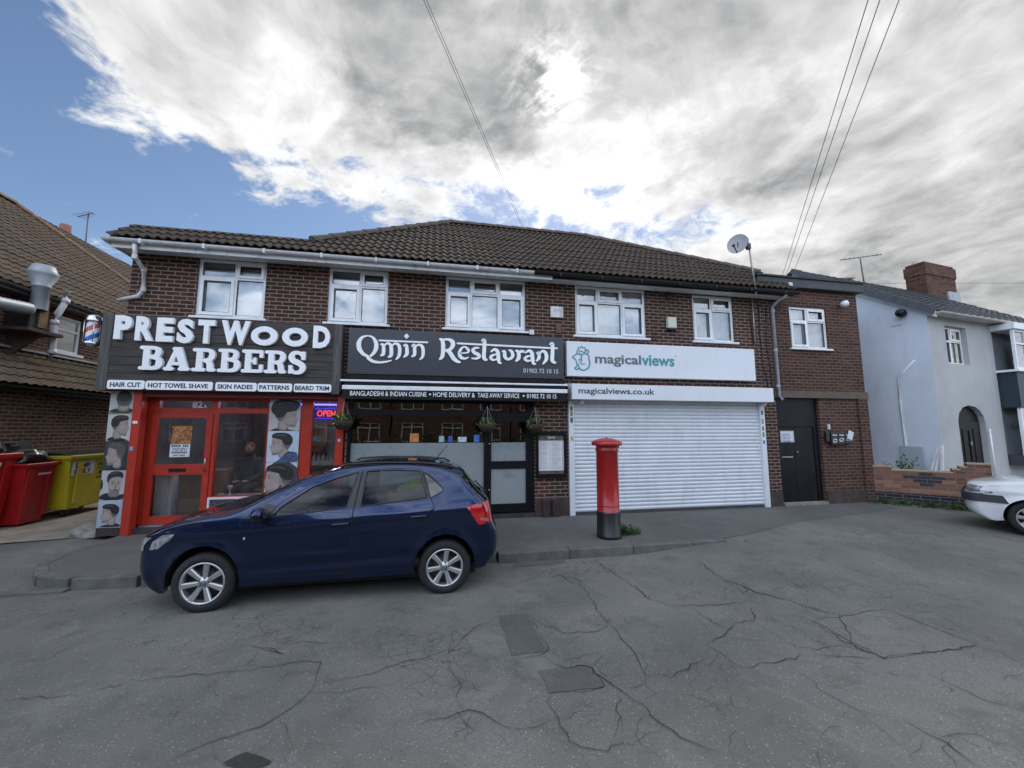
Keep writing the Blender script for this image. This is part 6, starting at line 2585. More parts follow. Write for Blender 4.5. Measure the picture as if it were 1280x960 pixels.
def big_bin(name, label, loc, w, d, h, mat, lidmat, group=None, lip=.07, legs=.16, taper=.86, rz=0., lid=True, lid_dz=0.):
    """four wheeled bin: w along local y (long side faces +x), tapering to the foot, flared rim, lid, wheels"""
    t = thing(name, label, 'bin', loc, rz, group)
    mb = MB()

    def ring(s, z, ex=0.):
        a, b = d / 2 * s + ex, w / 2 * s + ex
        return [(-a, -b, z), (a, -b, z), (a, b, z), (-a, b, z)]
    rings = [ring(taper, legs), ring(taper + .02, legs + .06), ring(.985, h - lip - .02), ring(1.0, h - lip, .035), ring(1.0, h - .008, .045), ring(1.0, h, .035), ring(1.0, h, -.03), ring(.93, h - .25, -.03)]
    for r_ in rings:
        mb.v += r_
    mb.face((3, 2, 1, 0))
    for i in range(len(rings) - 1):
        for k in range(4):
            a, b = i * 4 + k, i * 4 + (k + 1) % 4
            mb.face((a, b, b + 4, a + 4))
    # pressed ribs on the long face
    for yy in (-.33, .33):
        x0 = d / 2 * taper
        x1 = d / 2 * .985
        z0, z1 = legs + .1, h - lip - .06
        f0 = lambda z: x0 + (x1 - x0) * (z - legs) / (h - lip - legs) + .004
        vs = []
        for z in (z0, z1):
            for y_ in (yy * w - .06, yy * w + .06):
                vs.append((f0(z), y_, z))
        o = [(v[0] + .02, v[1] * 1.0, v[2]) for v in vs]
        mb.add(vs + o, [(4, 5, 7, 6), (0, 4, 6, 2), (5, 1, 3, 7), (6, 7, 3, 2), (0, 1, 5, 4)])
    mb.build('bin_body', mat, t, bevel=.012)
    if lid:
        mb = MB()
        n = 8
        top = []
        for i in range(n + 1):
            u = -1 + 2 * i / n
            top.append((u * (d / 2 + .03), h + .012 + .05 * (1 - u * u) + lid_dz))
        for yy, s_ in ((-w / 2 - .03, 1), (w / 2 + .03, -1)):
            pass
        o = len(mb.v)
        for yy in (-w / 2 - .03, w / 2 + .03):
            mb.v += [(x, yy, z) for x, z in top] + [(x, yy, z - .03 - lid_dz * 0) for x, z in top]
        m_ = n + 1
        for i in range(n):
            mb.face((o + i, o + i + 1, o + 2 * m_ + i + 1, o + 2 * m_ + i)[::-1])
            mb.face((o + m_ + i, o + m_ + i + 1, o + 3 * m_ + i + 1, o + 3 * m_ + i))
            mb.face((o + i, o + i + 1, o + m_ + i + 1, o + m_ + i))
            mb.face((o + 2 * m_ + i, o + 2 * m_ + i + 1, o + 3 * m_ + i + 1, o + 3 * m_ + i)[::-1])
        mb.face((o, o + m_, o + 3 * m_, o + 2 * m_))
        mb.face((o + n, o + 2 * m_ + n, o + 3 * m_ + n, o + m_ + n))
        mb.build('lid', lidmat, t, bevel=.008)
    rub = M('castor_black', (.014, .014, .015), .6)
    for sx_ in (-1, 1):
        for sy_ in (-1, 1):
            mb = MB()
            c = (sx_ * (d / 2 * taper - .12), sy_ * (w / 2 * taper - .14), .10)
            wheel_castor(mb, c)
            mb.box(c[0] - .04, c[0] + .04, c[1] - .03, c[1] + .03, .17, legs + .01)
            mb.build('castor', rub, t)
    return t


yel = M('bin_yellow', (.52, .42, .018), .45, var=.10, scale=2, dirt=.25)
redb = M('bin_red', (.36, .010, .012), .42, var=.10, scale=2, dirt=.15)
lidb = M('lid_black', (.016, .017, .020), .35, var=.2)
yb = big_bin('wheeled_bin', 'long yellow wheeled bin with black lid against the brick house wall', (-7.42, 10.35, 0), 1.55, .82, 1.22, yel, lidb)
mb = MB()
fx = .41 * .96 + .012


def bin_face(y0_, y1_, z0_, z1_, st=None, dx=.0):
    def X(z):
        x0 = .41 * .86
        x1 = .41 * .985
        return x0 + (x1 - x0) * (z - .16) / (1.22 - .07 - .16) + .004 + dx
    return X


X = bin_face(0, 0, 0, 0, dx=.003)
mb.add([(X(.82), -.70, .82), (X(.82), -.16, .82), (X(1.09), -.16, 1.09), (X(1.09), -.70, 1.09)], [(0, 1, 2, 3)])
lbl = mb.build('label', MATS['paper_white'], yb)


def text_on_x(mb, st, y0_, y1_, z0_, z1_, X, bold):
    m_ = MB()
    m_.text(st, y0_, y1_, z0_, z1_, 0, 1, bold)
    mb.add([(X(p[2]) + (.003 if p[1] < .5 else .0), p[0], p[2]) for p in m_.v], m_.f)


mb = MB()
text_on_x(mb, 'DMR', -.62, -.26, .965, 1.06, X, .02)
text_on_x(mb, 'ONLY', -.64, -.23, .845, .940, X, .02)
mb.build('lettering', navy, lbl)
mb = MB()
X2 = bin_face(0, 0, 0, 0)
for k_ in range(9):
    for z_, h_ in ((1.0, .05), (.92, .045), (.725, .04)):
        y_ = -.06 + k_ * .066
        mb.add([(X2(z_ - h_ / 2) + .002, y_, z_ - h_ / 2), (X2(z_ - h_ / 2) + .002, y_ + random.uniform(.03, .058), z_ - h_ / 2), (X2(z_ + h_ / 2) + .002, y_ + random.uniform(.03, .058), z_ + h_ / 2), (X2(z_ + h_ / 2) + .002, y_, z_ + h_ / 2)], [(0, 1, 2, 3)])
text_on_x(mb, '494947', -.04, .50, .78, .87, X2, .02)
mb.build('lettering', M('stencil_dark', (.05, .045, .015), .6), yb)

ra = big_bin('wheeled_bin', 'tall open red bin topped by a shiny black bag', (-7.72, 8.45, 0), .95, .80, 1.32, redb, redb, None, .09, .16, .80, lid=False)
rb = big_bin('wheeled_bin', 'lower red bin with flared lip between the tall red bin and yellow one', (-7.50, 9.18, 0), .62, .72, 1.12, redb, redb, None, .05, .04, .72, lid=False)
for o, zz, ww, hh in ((ra, 1.10, .36, .07), (rb, .90, .26, .035)):
    mb = MB()
    x = (.40 if o is ra else .36) * .965 + .012
    y_ = .0 if o is ra else .05
    mb.add([(x + .002, y_ - ww / 2, zz), (x + .002, y_ + ww / 2, zz), (x + .012, y_ + ww / 2, zz + hh), (x + .012, y_ - ww / 2, zz + hh)], [(0, 1, 2, 3)])
    mb.build('label', MATS['paper_white'], o)
mb = MB()
x = .40 * .90
mb.tube([(x + .01, -.35, .74), (x + .012, .18, .75)], .008, 5)
text_on_x(mb, 'SJ', -.12, .10, .55, .66, lambda z: .40 * .80 + (.40 * .985 - .32) * (z - .16) / 1.07 + .006, .02)
mb.build('lettering', MATS['letter_white'], ra)


def crumple(name, label, c, rx, ry, rz_2, mat, seed, grp=None):
    o = thing(name, label, 'rubbish bag', c, 0, grp)
    rnd = random.Random(seed)
    bm = bmesh.new()
    bmesh.ops.create_icosphere(bm, subdivisions=4, radius=1)
    from mathutils import noise
    for v in bm.verts:
        d = v.co.copy()
        k = 1 + .22 * noise.noise(d * 1.7 + Vector((seed, 0, 0))) + .12 * abs(noise.noise(d * 4.5 + Vector((0, seed, 0)))) + .05 * noise.noise(d * 11)
        v.co = Vector((d.x * rx, d.y * ry, d.z * rz_2)) * k
    me = bpy.data.meshes.new(name)
    bm.to_mesh(me)
    bm.free()
    for p in me.polygons:
        p.use_smooth = True
    me.materials.append(mat)
    b = bpy.data.objects.new('bag_body', me)
    COL.objects.link(b)
    b.parent = o
    mb = MB()
    mb.tube([(0, 0, rz_2 * .95), (.02, .01, rz_2 * 1.08), (.06, -.02, rz_2 * 1.22)], .05, 8, r2=.09)
    mb.build('knot', mat, o)
    return o


bagm = M('bag_black', (.012, .012, .013), .28, var=.2, spec=.6)
crumple('bin_bag', 'shiny black rubbish bag lying on top of the tall red bin', (-7.72, 8.55, 1.36), .40, .40, .24, bagm, 3)
crumple('bin_bag', 'black rubbish bag stuffed between the red bins and the yellow bin', (-7.55, 9.22, 1.20), .34, .36, .22, bagm, 9)
t = thing('wheeled_bin', 'dark bin standing behind the red bins against the house wall', 'bin', (-7.8, 8.9, 0))
mb = MB()
mb.box(-.17, .14, -.3, .3, .05, 1.46)
mb.build('bin_body', lidb, t, bevel=.03)
mb = MB()
mb.box(-.19, .17, -.32, .32, 1.462, 1.50)
mb.build('lid', lidb, t, bevel=.012)
# broken stone at the pavement corner
bm = bmesh.new()
bmesh.ops.create_icosphere(bm, subdivisions=3, radius=1)
from mathutils import noise as mnoise
for v in bm.verts:
    k = 1 + .35 * mnoise.noise(v.co * 1.3) + .12 * mnoise.noise(v.co * 4)
    v.co = Vector((v.co.x * .26 * k, v.co.y * .17 * k, max(-.02, v.co.z * .17 * k)))
me = bpy.data.meshes.new('stone_lump')
bm.to_mesh(me)
bm.free()
me.materials.append(concrete)
o = bpy.data.objects.new('stone_lump', me)
COL.objects.link(o)
o.location = (-5.52, 8.12, 0)
tag(o, 'broken grey stone lump lying at the building corner by the alley', 'stone')

# ------------------------------------------------------------------ overhead wires and the pole behind the camera
POLE = EYE - ray(840, 763) * 13.2
t = thing('telegraph_pole', 'tall brown wooden telegraph pole across the road carrying the overhead wires', 'telegraph pole', (POLE.x, POLE.y, -.1))
mb = MB()
mb.tube([(0, 0, 0), (0, 0, POLE.z + .5)], .14, 12, r2=.10)
mb.build('pole_shaft', M('pole_wood', (.09, .06, .04), .9, var=.3, scale=3), t)
mb = MB()
mb.box(-.9, .9, -.06, .06, POLE.z + .05, POLE.z + .17)
mb.build('crossarm', M('pole_wood', (.09, .06, .04), .9), t)
wire_m = M('wire_grey', (.14, .14, .15), .6)


def wire(label, a, b, sag, r=.0045):
    mb = MB()
    a, b = Vector(a), Vector(b)
    mb.tube([a.lerp(b, i / 40) - Vector((0, 0, sag * 4 * (i / 40) * (1 - i / 40))) for i in range(41)], r, 5)
    o = mb.build('overhead_wire', wire_m)
    return tag(o, label, 'wire', 'overhead wires')


for i, (px, py, Y_, dx, lab) in enumerate(((978, 345, 7.95, -.25, 'leftmost of the three thin wires rising from the annex roof edge'), (983, 343, 7.95, .0, 'middle wire of the three rising from the annex roof edge'), (993, 338, 8.1, .35, 'rightmost of the three thin wires rising from the annex roof edge'))):
    A_ = atY(px, py, Y_)
    wire(lab, A_, POLE + Vector((dx, 0, 0)), .0)
A_ = atY(655, 290, 11.2)
wire('thin wire crossing the sky above the ridge of the terrace roof', A_, POLE + Vector((-.6, 0, .1)), .0)
wire('second thin wire close beside the one above the terrace ridge', A_ + Vector((.10, .1, 0)), POLE + Vector((-.57, 0, .06)), .0)
wire('thin wire low over the pantiled roof at far left', atY(20, 262, 18.5), atY(170, 335, 16.5), .0, .012)
wire('faint horizontal wire in the sky right of the chimney', atY(1090, 354, 40), atY(1420, 352, 40), .1, .03)

# ------------------------------------------------------------------ across the road (seen only in reflections)
op_brick = brick_mat('opposite_brick', (.14, .06, .04), (.11, .05, .035), (.3, .25, .2))


def opp_house(label, x0, x1, y, loc_group):
    o = thing('terraced_house', label, 'house', ((x0 + x1) / 2, y, 0), 0, loc_group)
    mb = MB()
    wins = []
    n = 3
    for k in range(n):
        c = x0 + (x1 - x0) * (k + .5) / n
        wins += [(c - .8, c + .8, 3.2, 4.5), (c - .8, c + .8, .8, 2.2)]
    mb.plate(x0, x1, 0, 5.2, wins, -.001, -.15, rim=True)
    mb.v = [(p[0], y + p[1], p[2]) for p in mb.v]
    mb.box(x0, x1, y - 7, y - .16, 0, 5.19)
    local(o, mb).build('wall', op_brick, o)
    mb = MB()
    for a, b, c, d in wins:
        mb.plate(a, b, c, d, [(a + .08, (a + b) / 2 - .04, c + .08, d - .4), ((a + b) / 2 + .04, b - .08, c + .08, d - .4), (a + .08, (a + b) / 2 - .04, d - .32, d - .08), ((a + b) / 2 + .04, b - .08, d - .32, d - .08)], y - .06, y - .10)
    local(o, mb).build('window', upvc, o)
    mb = MB()
    mb.poly([(x0 - .2, y + .3, 5.2), (x1 + .2, y + .3, 5.2), (x1 + .2, y - 3.5, 8.2), (x0 - .2, y - 3.5, 8.2)])
    mb.poly([(x0 - .2, y - 3.5, 8.2), (x1 + .2, y - 3.5, 8.2), (x1 + .2, y - 7.3, 5.2), (x0 - .2, y - 7.3, 5.2)])
    local(o, mb).build('roof', pant, o)
    return o


for x0_, x1_, lab in ((-31, -21.5, 'brick terraced house across the road, farthest left of the row'), (-21.4, -12.1, 'brick terraced house across the road, second from the left'), (-12, -3.1, 'brick terraced house across the road facing the barber shop'), (-3, 6, 'brick terraced house across the road facing the restaurant'), (6.1, 15.2, 'brick terraced house across the road facing the white shutter'), (15.3, 24, 'brick terraced house across the road facing the rendered house')):
    opp_house(lab, x0_, x1_, -15, 'houses across the road')


def rough_tree(label, loc, h, r, n):
    t = thing('garden_tree', label, 'tree', loc, 0, 'trees across the road')
    mb = MB()
    mb.tube([(0, 0, 0), (.1, .05, h * .3), (.05, 0, h * .6)], .18, 8, r2=.08)
    for k in range(5):
        a = k * 1.3
        mb.tube([(.08, .03, h * .3 + k * .15), (r * .5 * math.cos(a), r * .5 * math.sin(a), h * .55 + k * .1)], .06, 6, r2=.02)
    mb.build('trunk', stem_m, t)
    mb = MB()
    for k in range(14):
        d = Vector((random.gauss(0, 1), random.gauss(0, 1), random.gauss(0, .8))).normalized() * r * random.uniform(.3, .8)
        leaves(mb, (d.x, d.y, h * .66 + d.z * .8), r * .42, n // 14, .30, .3, 2)
    mb.build('crown', [leaf_a, leaf_b], t)


rough_tree('round leafy tree across the road between the houses and the hedge', (10.5, -13, 0), 5.5, 2.4, 1500)
rough_tree('low leafy tree across the road opposite the parked blue car', (-15, -12, 0), 4.6, 2.2, 1400)
t = thing('garden_hedge', 'long clipped dark hedge along the far pavement across the road', 'hedge', (-3, -9.5, 0))
mb = MB()
for k in range(60):
    leaves(mb, (-11 + k * .38, random.uniform(-.25, .25), random.uniform(.4, 1.25)), .45, 40, .20, .2, 2)
mb.build('hedge_foliage', [leaf_a, leaf_b], t)

# ------------------------------------------------------------------ cars
def interp(tab, x):
    if x <= tab[0][0]:
        return tab[0][1]
    for i in range(len(tab) - 1):
        if x <= tab[i + 1][0]:
            a, b = tab[i], tab[i + 1]
            t = (x - a[0]) / (b[0] - a[0])
            return a[1] + (b[1] - a[1]) * t
    return tab[-1][1]


def cr(tab, n):
    """Catmull-Rom through 2-D points, n steps a span; returns points and float indices"""
    out_ = []
    m = len(tab)
    for i in range(m - 1):
        p0, p1, p2, p3 = [Vector(tab[max(0, min(m - 1, j))]) for j in (i - 1, i, i + 1, i + 2)]
        for k in range(n):
            t = k / n
            out_.append((i + t, .5 * ((2 * p1) + (p2 - p0) * t + (2 * p0 - 5 * p1 + 4 * p2 - p3) * t * t + (3 * p1 - p0 - 3 * p2 + p3) * t ** 3)))
    out_.append((m - 1, Vector(tab[-1])))
    return out_


def inside(p, poly):
    x, y = p
    c = False
    n = len(poly)
    j = n - 1
    for i in range(n):
        xi, yi = poly[i]
        xj, yj = poly[j]
        if (yi > y) != (yj > y) and x < (xj - xi) * (y - yi) / (yj - yi) + xi:
            c = not c
        j = i
    return c


def paint(name, col, flake=.3, metal=0.):
    m = bpy.data.materials.new(name)
    m.use_nodes = True
    q = G(m.node_tree)
    b = q.n['Principled BSDF']
    t = q.new('ShaderNodeTexCoord').outputs['Object']
    n = q.noise(t, 420, 2, .5)
    d = q.noise(q.vm('MULTIPLY', t, (1, 1, 2.)), 2.4, 6, .65)
    lay = q.new('ShaderNodeSeparateXYZ')
    q.put(lay.inputs[0], t)
    c = q.mix(q.m('MULTIPLY', q.ss(n, .45, .7), flake), col, tuple(min(1, x * 2.2 + .004) for x in col))
    c = q.mix(q.m('MULTIPLY', q.ss(d, .45, .8), q.ss(lay.outputs[2], .60, .12, .0, .30)), c, (.07, .065, .058))
    q.put(b.inputs['Base Color'], c)
    b.inputs['Roughness'].default_value = .34
    b.inputs['Metallic'].default_value = metal
    b.inputs['Specular IOR Level'].default_value = .5
    b.inputs['Coat Weight'].default_value = 1.0
    b.inputs['Coat Roughness'].default_value = .03
    return m


rubber = M('tyre_rubber', (.011, .011, .012), .75, var=.25, scale=12, dirt=.08)
alloy = M('alloy_silver', (.52, .53, .54), .30, .75, var=.06)
brake = M('brake_dark', (.05, .045, .042), .6, .5, var=.3)
car_glass = glass_mat('car_glass', (.34, .44, .48), .0)
dark_glass = glass_mat('car_glass_dark', (.10, .12, .13), .07)
trim_blk = M('car_trim_black', (.012, .012, .014), .35, var=.15)
cabin_m = M('car_cabin', (.030, .031, .034), .8, var=.2)
seat_m = M('car_seat', (.045, .046, .050), .9, var=.2)


def make_wheel(parent, x, ys, R_, rim_r, spokes, w=.19, style='seven', logo=True):
    """wheel with its axis along y; ys = signed y of the outer face"""
    s = 1 if ys > 0 else -1
    hub = MB()
    c = (x, ys - s * .05, R_)
    hub.lathe([(0, -s * .005), (rim_r * .62, -s * .005), (rim_r * .62, -s * .012), (rim_r * .9, -s * .02), (rim_r * .9, -s * .1)], c, 'y', 28)
    hub.lathe([(0, .0), (.07, .0), (.07, s * .02), (0, s * .02)], c, 'y', 20)
    wh = hub.build('wheel', brake, parent)
    mb = MB()
    r0, r1 = rim_r + .004, R_
    prof = [(r0 - .006, -s * (w - .01)), (r0 + .01, -s * w), (r1 * .86, -s * (w + .005)), (r1 - .012, -s * (w - .012)), (r1, -s * (w - .03)), (r1, -s * .03), (r1 - .012, -s * .010), (r1 - .035, s * .004), (r0 + .028, s * .010), (r0 + .010, s * .004), (r0, -s * .008)]
    mb.lathe(prof, (x, ys, R_), 'y', 56)
    # tread grooves read at the contact edge
    mb.build('tyre', rubber, wh)
    mb = MB()
    mb.lathe([(r0 + .002, -s * .004), (r0 + .002, s * .004), (rim_r - .012, s * .003), (rim_r - .016, -s * .02), (rim_r - .022, -s * .10)], (x, ys, R_), 'y', 56)
    nsp = spokes
    for k in range(nsp):
        a = 2 * math.pi * k / nsp + math.pi / 2 + .12
        ca, sa = math.cos(a), math.sin(a)

        def pt(r, off, d):
            return (x + r * ca - off * sa, ys - s * d, R_ + r * sa + off * ca)
        ri, ro = .050, rim_r - .008
        wi, wo = .022, .031
        ch = .010
        o = [pt(ri, -wi, .028), pt(ro, -wo, .008), pt(ro, wo, .008), pt(ri, wi, .028)]
        tp = [pt(ri, -wi + ch, .016), pt(ro, -wo + ch, -.003), pt(ro, wo - ch, -.003), pt(ri, wi - ch, .016)]
        bt = [pt(ri, -wi, .05), pt(ro, -wo, .04), pt(ro, wo, .04), pt(ri, wi, .05)]
        f = [(8, 9, 10, 11), (0, 1, 9, 8), (1, 2, 10, 9), (2, 3, 11, 10), (3, 0, 8, 11), (4, 5, 1, 0), (5, 6, 2, 1), (6, 7, 3, 2), (7, 4, 0, 3)]
        mb.add(o + bt + tp, [tuple(q_[::-1]) if s < 0 else q_ for q_ in f])
    mb.lathe([(0, s * .004 - s * .018), (.030, s * .002 - s * .018), (.034, -s * .020), (.062, -s * .022), (.066, -s * .035), (.066, -s * .05)], (x, ys, R_), 'y', 28)
    rim = mb.build('rim', alloy, wh)
    mb = MB()
    for k in range(5):
        a = 2 * math.pi * k / 5 + .5
        mb.lathe([(0, s * .004), (.011, s * .002), (.012, -s * .004)], (x + .048 * math.cos(a), ys - s * .022, R_ + .048 * math.sin(a)), 'y', 10)
    if logo:
        yy = ys - s * .0125
        for r_ in (.026,):
            mb.lathe([(r_, 0), (r_ + .003, s * .002), (r_ + .005, 0)], (x, yy, R_), 'y', 24)
        for pts in ([(-.013, .020), (0, .002), (.013, .020)], [(-.022, .008), (-.011, -.018), (0, .0), (.011, -.018), (.022, .008)]):
            mb.tube([(x + a, yy, R_ + b) for a, b in pts], .0022, 5)
    mb.build('wheel_bolt', trim_blk, wh)
    return wh


def build_car(root, sp):
    """body = two developed sides plus one loft over the middle, all from the outlines in sp"""
    C_, S_ = sp['C'], sp['S']
    N_ = 6
    Cs, Ss = cr(C_, N_), cr(S_, N_)
    wsec, plan = sp['wsec'], sp['plan']
    arches = sp['arches']

    def wid(x, z):
        y = interp(wsec, z) * interp(plan, x)
        zc = interp(sp['crease'], x)
        y += .014 * math.exp(-((z - zc + .012) / .026) ** 2) * smooth01(x, -1.9, -1.2)
        zl_ = interp(sp['low'], x)
        y -= .024 * math.exp(-((z - zl_ + .055) / .05) ** 2) * smooth01(abs(x), 1.05, .75)
        y += .013 * math.exp(-((z - zl_ - .012) / .016) ** 2) * smooth01(abs(x), 1.0, .8)
        for ax, az, ar in arches:
            d = math.hypot(x - ax, z - az)
            y += .016 * math.exp(-(max(0, d - ar) / .05) ** 2)
        return y
    # side outline: along S from front bumper over the roof to the rear bumper, then the arches and sill
    top = [(p.x, p.y) for _, p in Ss]
    bot = []
    for ax, az, ar in sorted(arches, key=lambda a: a[0]):     # rear first
        zb = interp(sp['sill'], ax)
        a0 = math.asin(max(-1, min(1, (zb - az) / ar)))
        n = 22
        for i in range(n + 1):
            th = math.pi - a0 - (math.pi - 2 * a0) * i / n
            bot.append((ax + ar * math.cos(th), az + ar * math.sin(th)))
    outline = top + bot           # runs front-top-rear, then forward along the bottom
    polys = sp['regions']         # name -> polygon, the first that holds a face wins
    V2, E2 = [], []

    def loop(pts, dens=.06):
        o = len(V2)
        q_ = []
        for i in range(len(pts)):
            a, b = Vector(pts[i]), Vector(pts[(i + 1) % len(pts)])
            k = max(1, int((b - a).length / dens))
            for j in range(k):
                q_.append(a.lerp(b, j / k))
        V2.extend([Vector(p) for p in q_])
        for i in range(len(q_)):
            E2.append((o + i, o + (i + 1) % len(q_)))
    loop(outline, 9)
    for nm, pg in polys:
        loop(pg)
    zmn, zmx = min(p[1] for p in outline), max(p[1] for p in outline)
    xmn, xmx = min(p[0] for p in outline), max(p[0] for p in outline)
    st = .04
    nxx, nzz = int((xmx - xmn) / st), int((zmx - zmn) / st)
    for i in range(nxx + 1):
        for j in range(nzz + 1):
            p = (xmn + i * st + (st / 2 if j % 2 else 0), zmn + j * st)
            if inside(p, outline) and min((Vector(p) - Vector(q_)).length for q_ in outline[::2]) > .018:
                V2.append(Vector(p))
    vo, eo, fo_, _, _, _ = delaunay_2d_cdt(V2, E2, [], 0, 1e-5)
    tri = []
    for f in fo_:
        c = sum((vo[i] for i in f), Vector((0, 0))) / len(f)
        if inside(c, outline):
            reg = 'body'
            for nm, pg in polys:
                if inside(c, pg):
                    reg = nm
                    break
            tri.append((tuple(f), reg))
    regs = {}
    for f, r_ in tri:
        regs.setdefault(r_, []).append(f)
    meshes = {}
    for r_, fs in regs.items():
        for sgn in (1, -1):
            mb = MB()
            mb.smooth = True
            mp = {}
            for f in fs:
                idx = []
                for i in f:
                    if i not in mp:
                        mp[i] = len(mb.v)
                        x, z = vo[i]
                        off = -.006 if r_.startswith('glass') else 0
                        mb.v.append((x, sgn * (wid(x, z) + off), z))
                    idx.append(mp[i])
                # front faces look outward: +y side
                a = [vo[i] for i in idx] if False else None
                p0, p1, p2 = [Vector(mb.v[i]) for i in idx[:3]]
                nn = (p1 - p0).cross(p2 - p0)
                if nn.y * sgn < 0:
                    idx = idx[::-1]
                mb.face(idx)
            meshes[(r_, sgn)] = mb
    # the loft between the two side edges
    T = [0, .12, .25, .38, .5, .62, .72, .80, .87, .92, .955, .98, .993, 1.0]
    T = [-t for t in T[:0:-1]] + T

    def lp(i, t, off=0.):
        i = max(0, min(len(C_) - 1, i))
        k = min(int(i * N_), len(Cs) - 2)
        fr_ = i * N_ - k
        c = Cs[k][1].lerp(Cs[k + 1][1], fr_)
        s_ = Ss[k][1].lerp(Ss[k + 1][1], fr_)
        w = wid(s_.x, s_.y)
        qx = interp(sp['q'], i)
        g_ = 1 - (1 - abs(t) ** qx) ** (1 / qx) if abs(t) < 1 else 1.
        return Vector((c.x + (s_.x - c.x) * g_, w * t, c.y + (s_.y - c.y) * g_))
    loft = {}
    for k in range(len(Cs) - 1):
        i0, i1 = Cs[k][0], Cs[k + 1][0]
        for j in range(len(T) - 1):
            t0, t1 = T[j], T[j + 1]
            im, tm = (i0 + i1) / 2, abs(t0 + t1) / 2
            r_ = 'body'
            for nm, ia, ib, ta, tb in sp['loft']:
                if ia <= im <= ib and ta <= tm <= tb:
                    r_ = nm
                    break
            mb = loft.setdefault(r_, MB())
            mb.smooth = True
            mb.add([lp(i0, t0), lp(i0, t1), lp(i1, t1), lp(i1, t0)], [(0, 1, 2, 3)])
    return meshes, loft, wid, lp


def patch(lp, i0, i1, t0f, t1f, off, n=10, m=10, edge=.0):
    """a slightly raised patch on the loft (lamps, grilles): t bounds may vary along i"""
    mb = MB()
    mb.smooth = True
    for a in range(n + 1):
        i = i0 + (i1 - i0) * a / n
        for b in range(m + 1):
            f = a / n
            t = t0f(f) + (t1f(f) - t0f(f)) * b / m
            p = lp(i, t)
            e = .02
            du = lp(i + e, t) - lp(i - e, t)
            dv = lp(i, min(.999, t + .004)) - lp(i, max(-.999, t - .004))
            nn = du.cross(dv)
            if nn.length > 1e-9:
                nn.normalize()
            if nn.dot(p - Vector((0, 0, .6))) < 0:
                nn = -nn
            fade = min(1, 4 * min(a / n, 1 - a / n, b / m, 1 - b / m)) if edge else 1
            mb.v.append(tuple(p + nn * off * fade))
    for a in range(n):
        for b in range(m):
            q_ = a * (m + 1) + b
            mb.face((q_, q_ + 1, q_ + m + 2, q_ + m + 1))
    return mb


def merge(*mbs):
    out_ = MB()
    for m in mbs:
        o = len(out_.v)
        out_.v += m.v
        for f, s_ in zip(m.f, m.sm):
            out_.f.append(tuple(i + o for i in f))
            out_.mi.append(out_.cur)
            out_.sm.append(s_)
    return out_


def fix_normals(o):
    bm = bmesh.new()
    bm.from_mesh(o.data)
    bmesh.ops.remove_doubles(bm, verts=bm.verts, dist=.0015)
    bmesh.ops.recalc_face_normals(bm, faces=bm.faces)
    bm.to_mesh(o.data)
    bm.free()


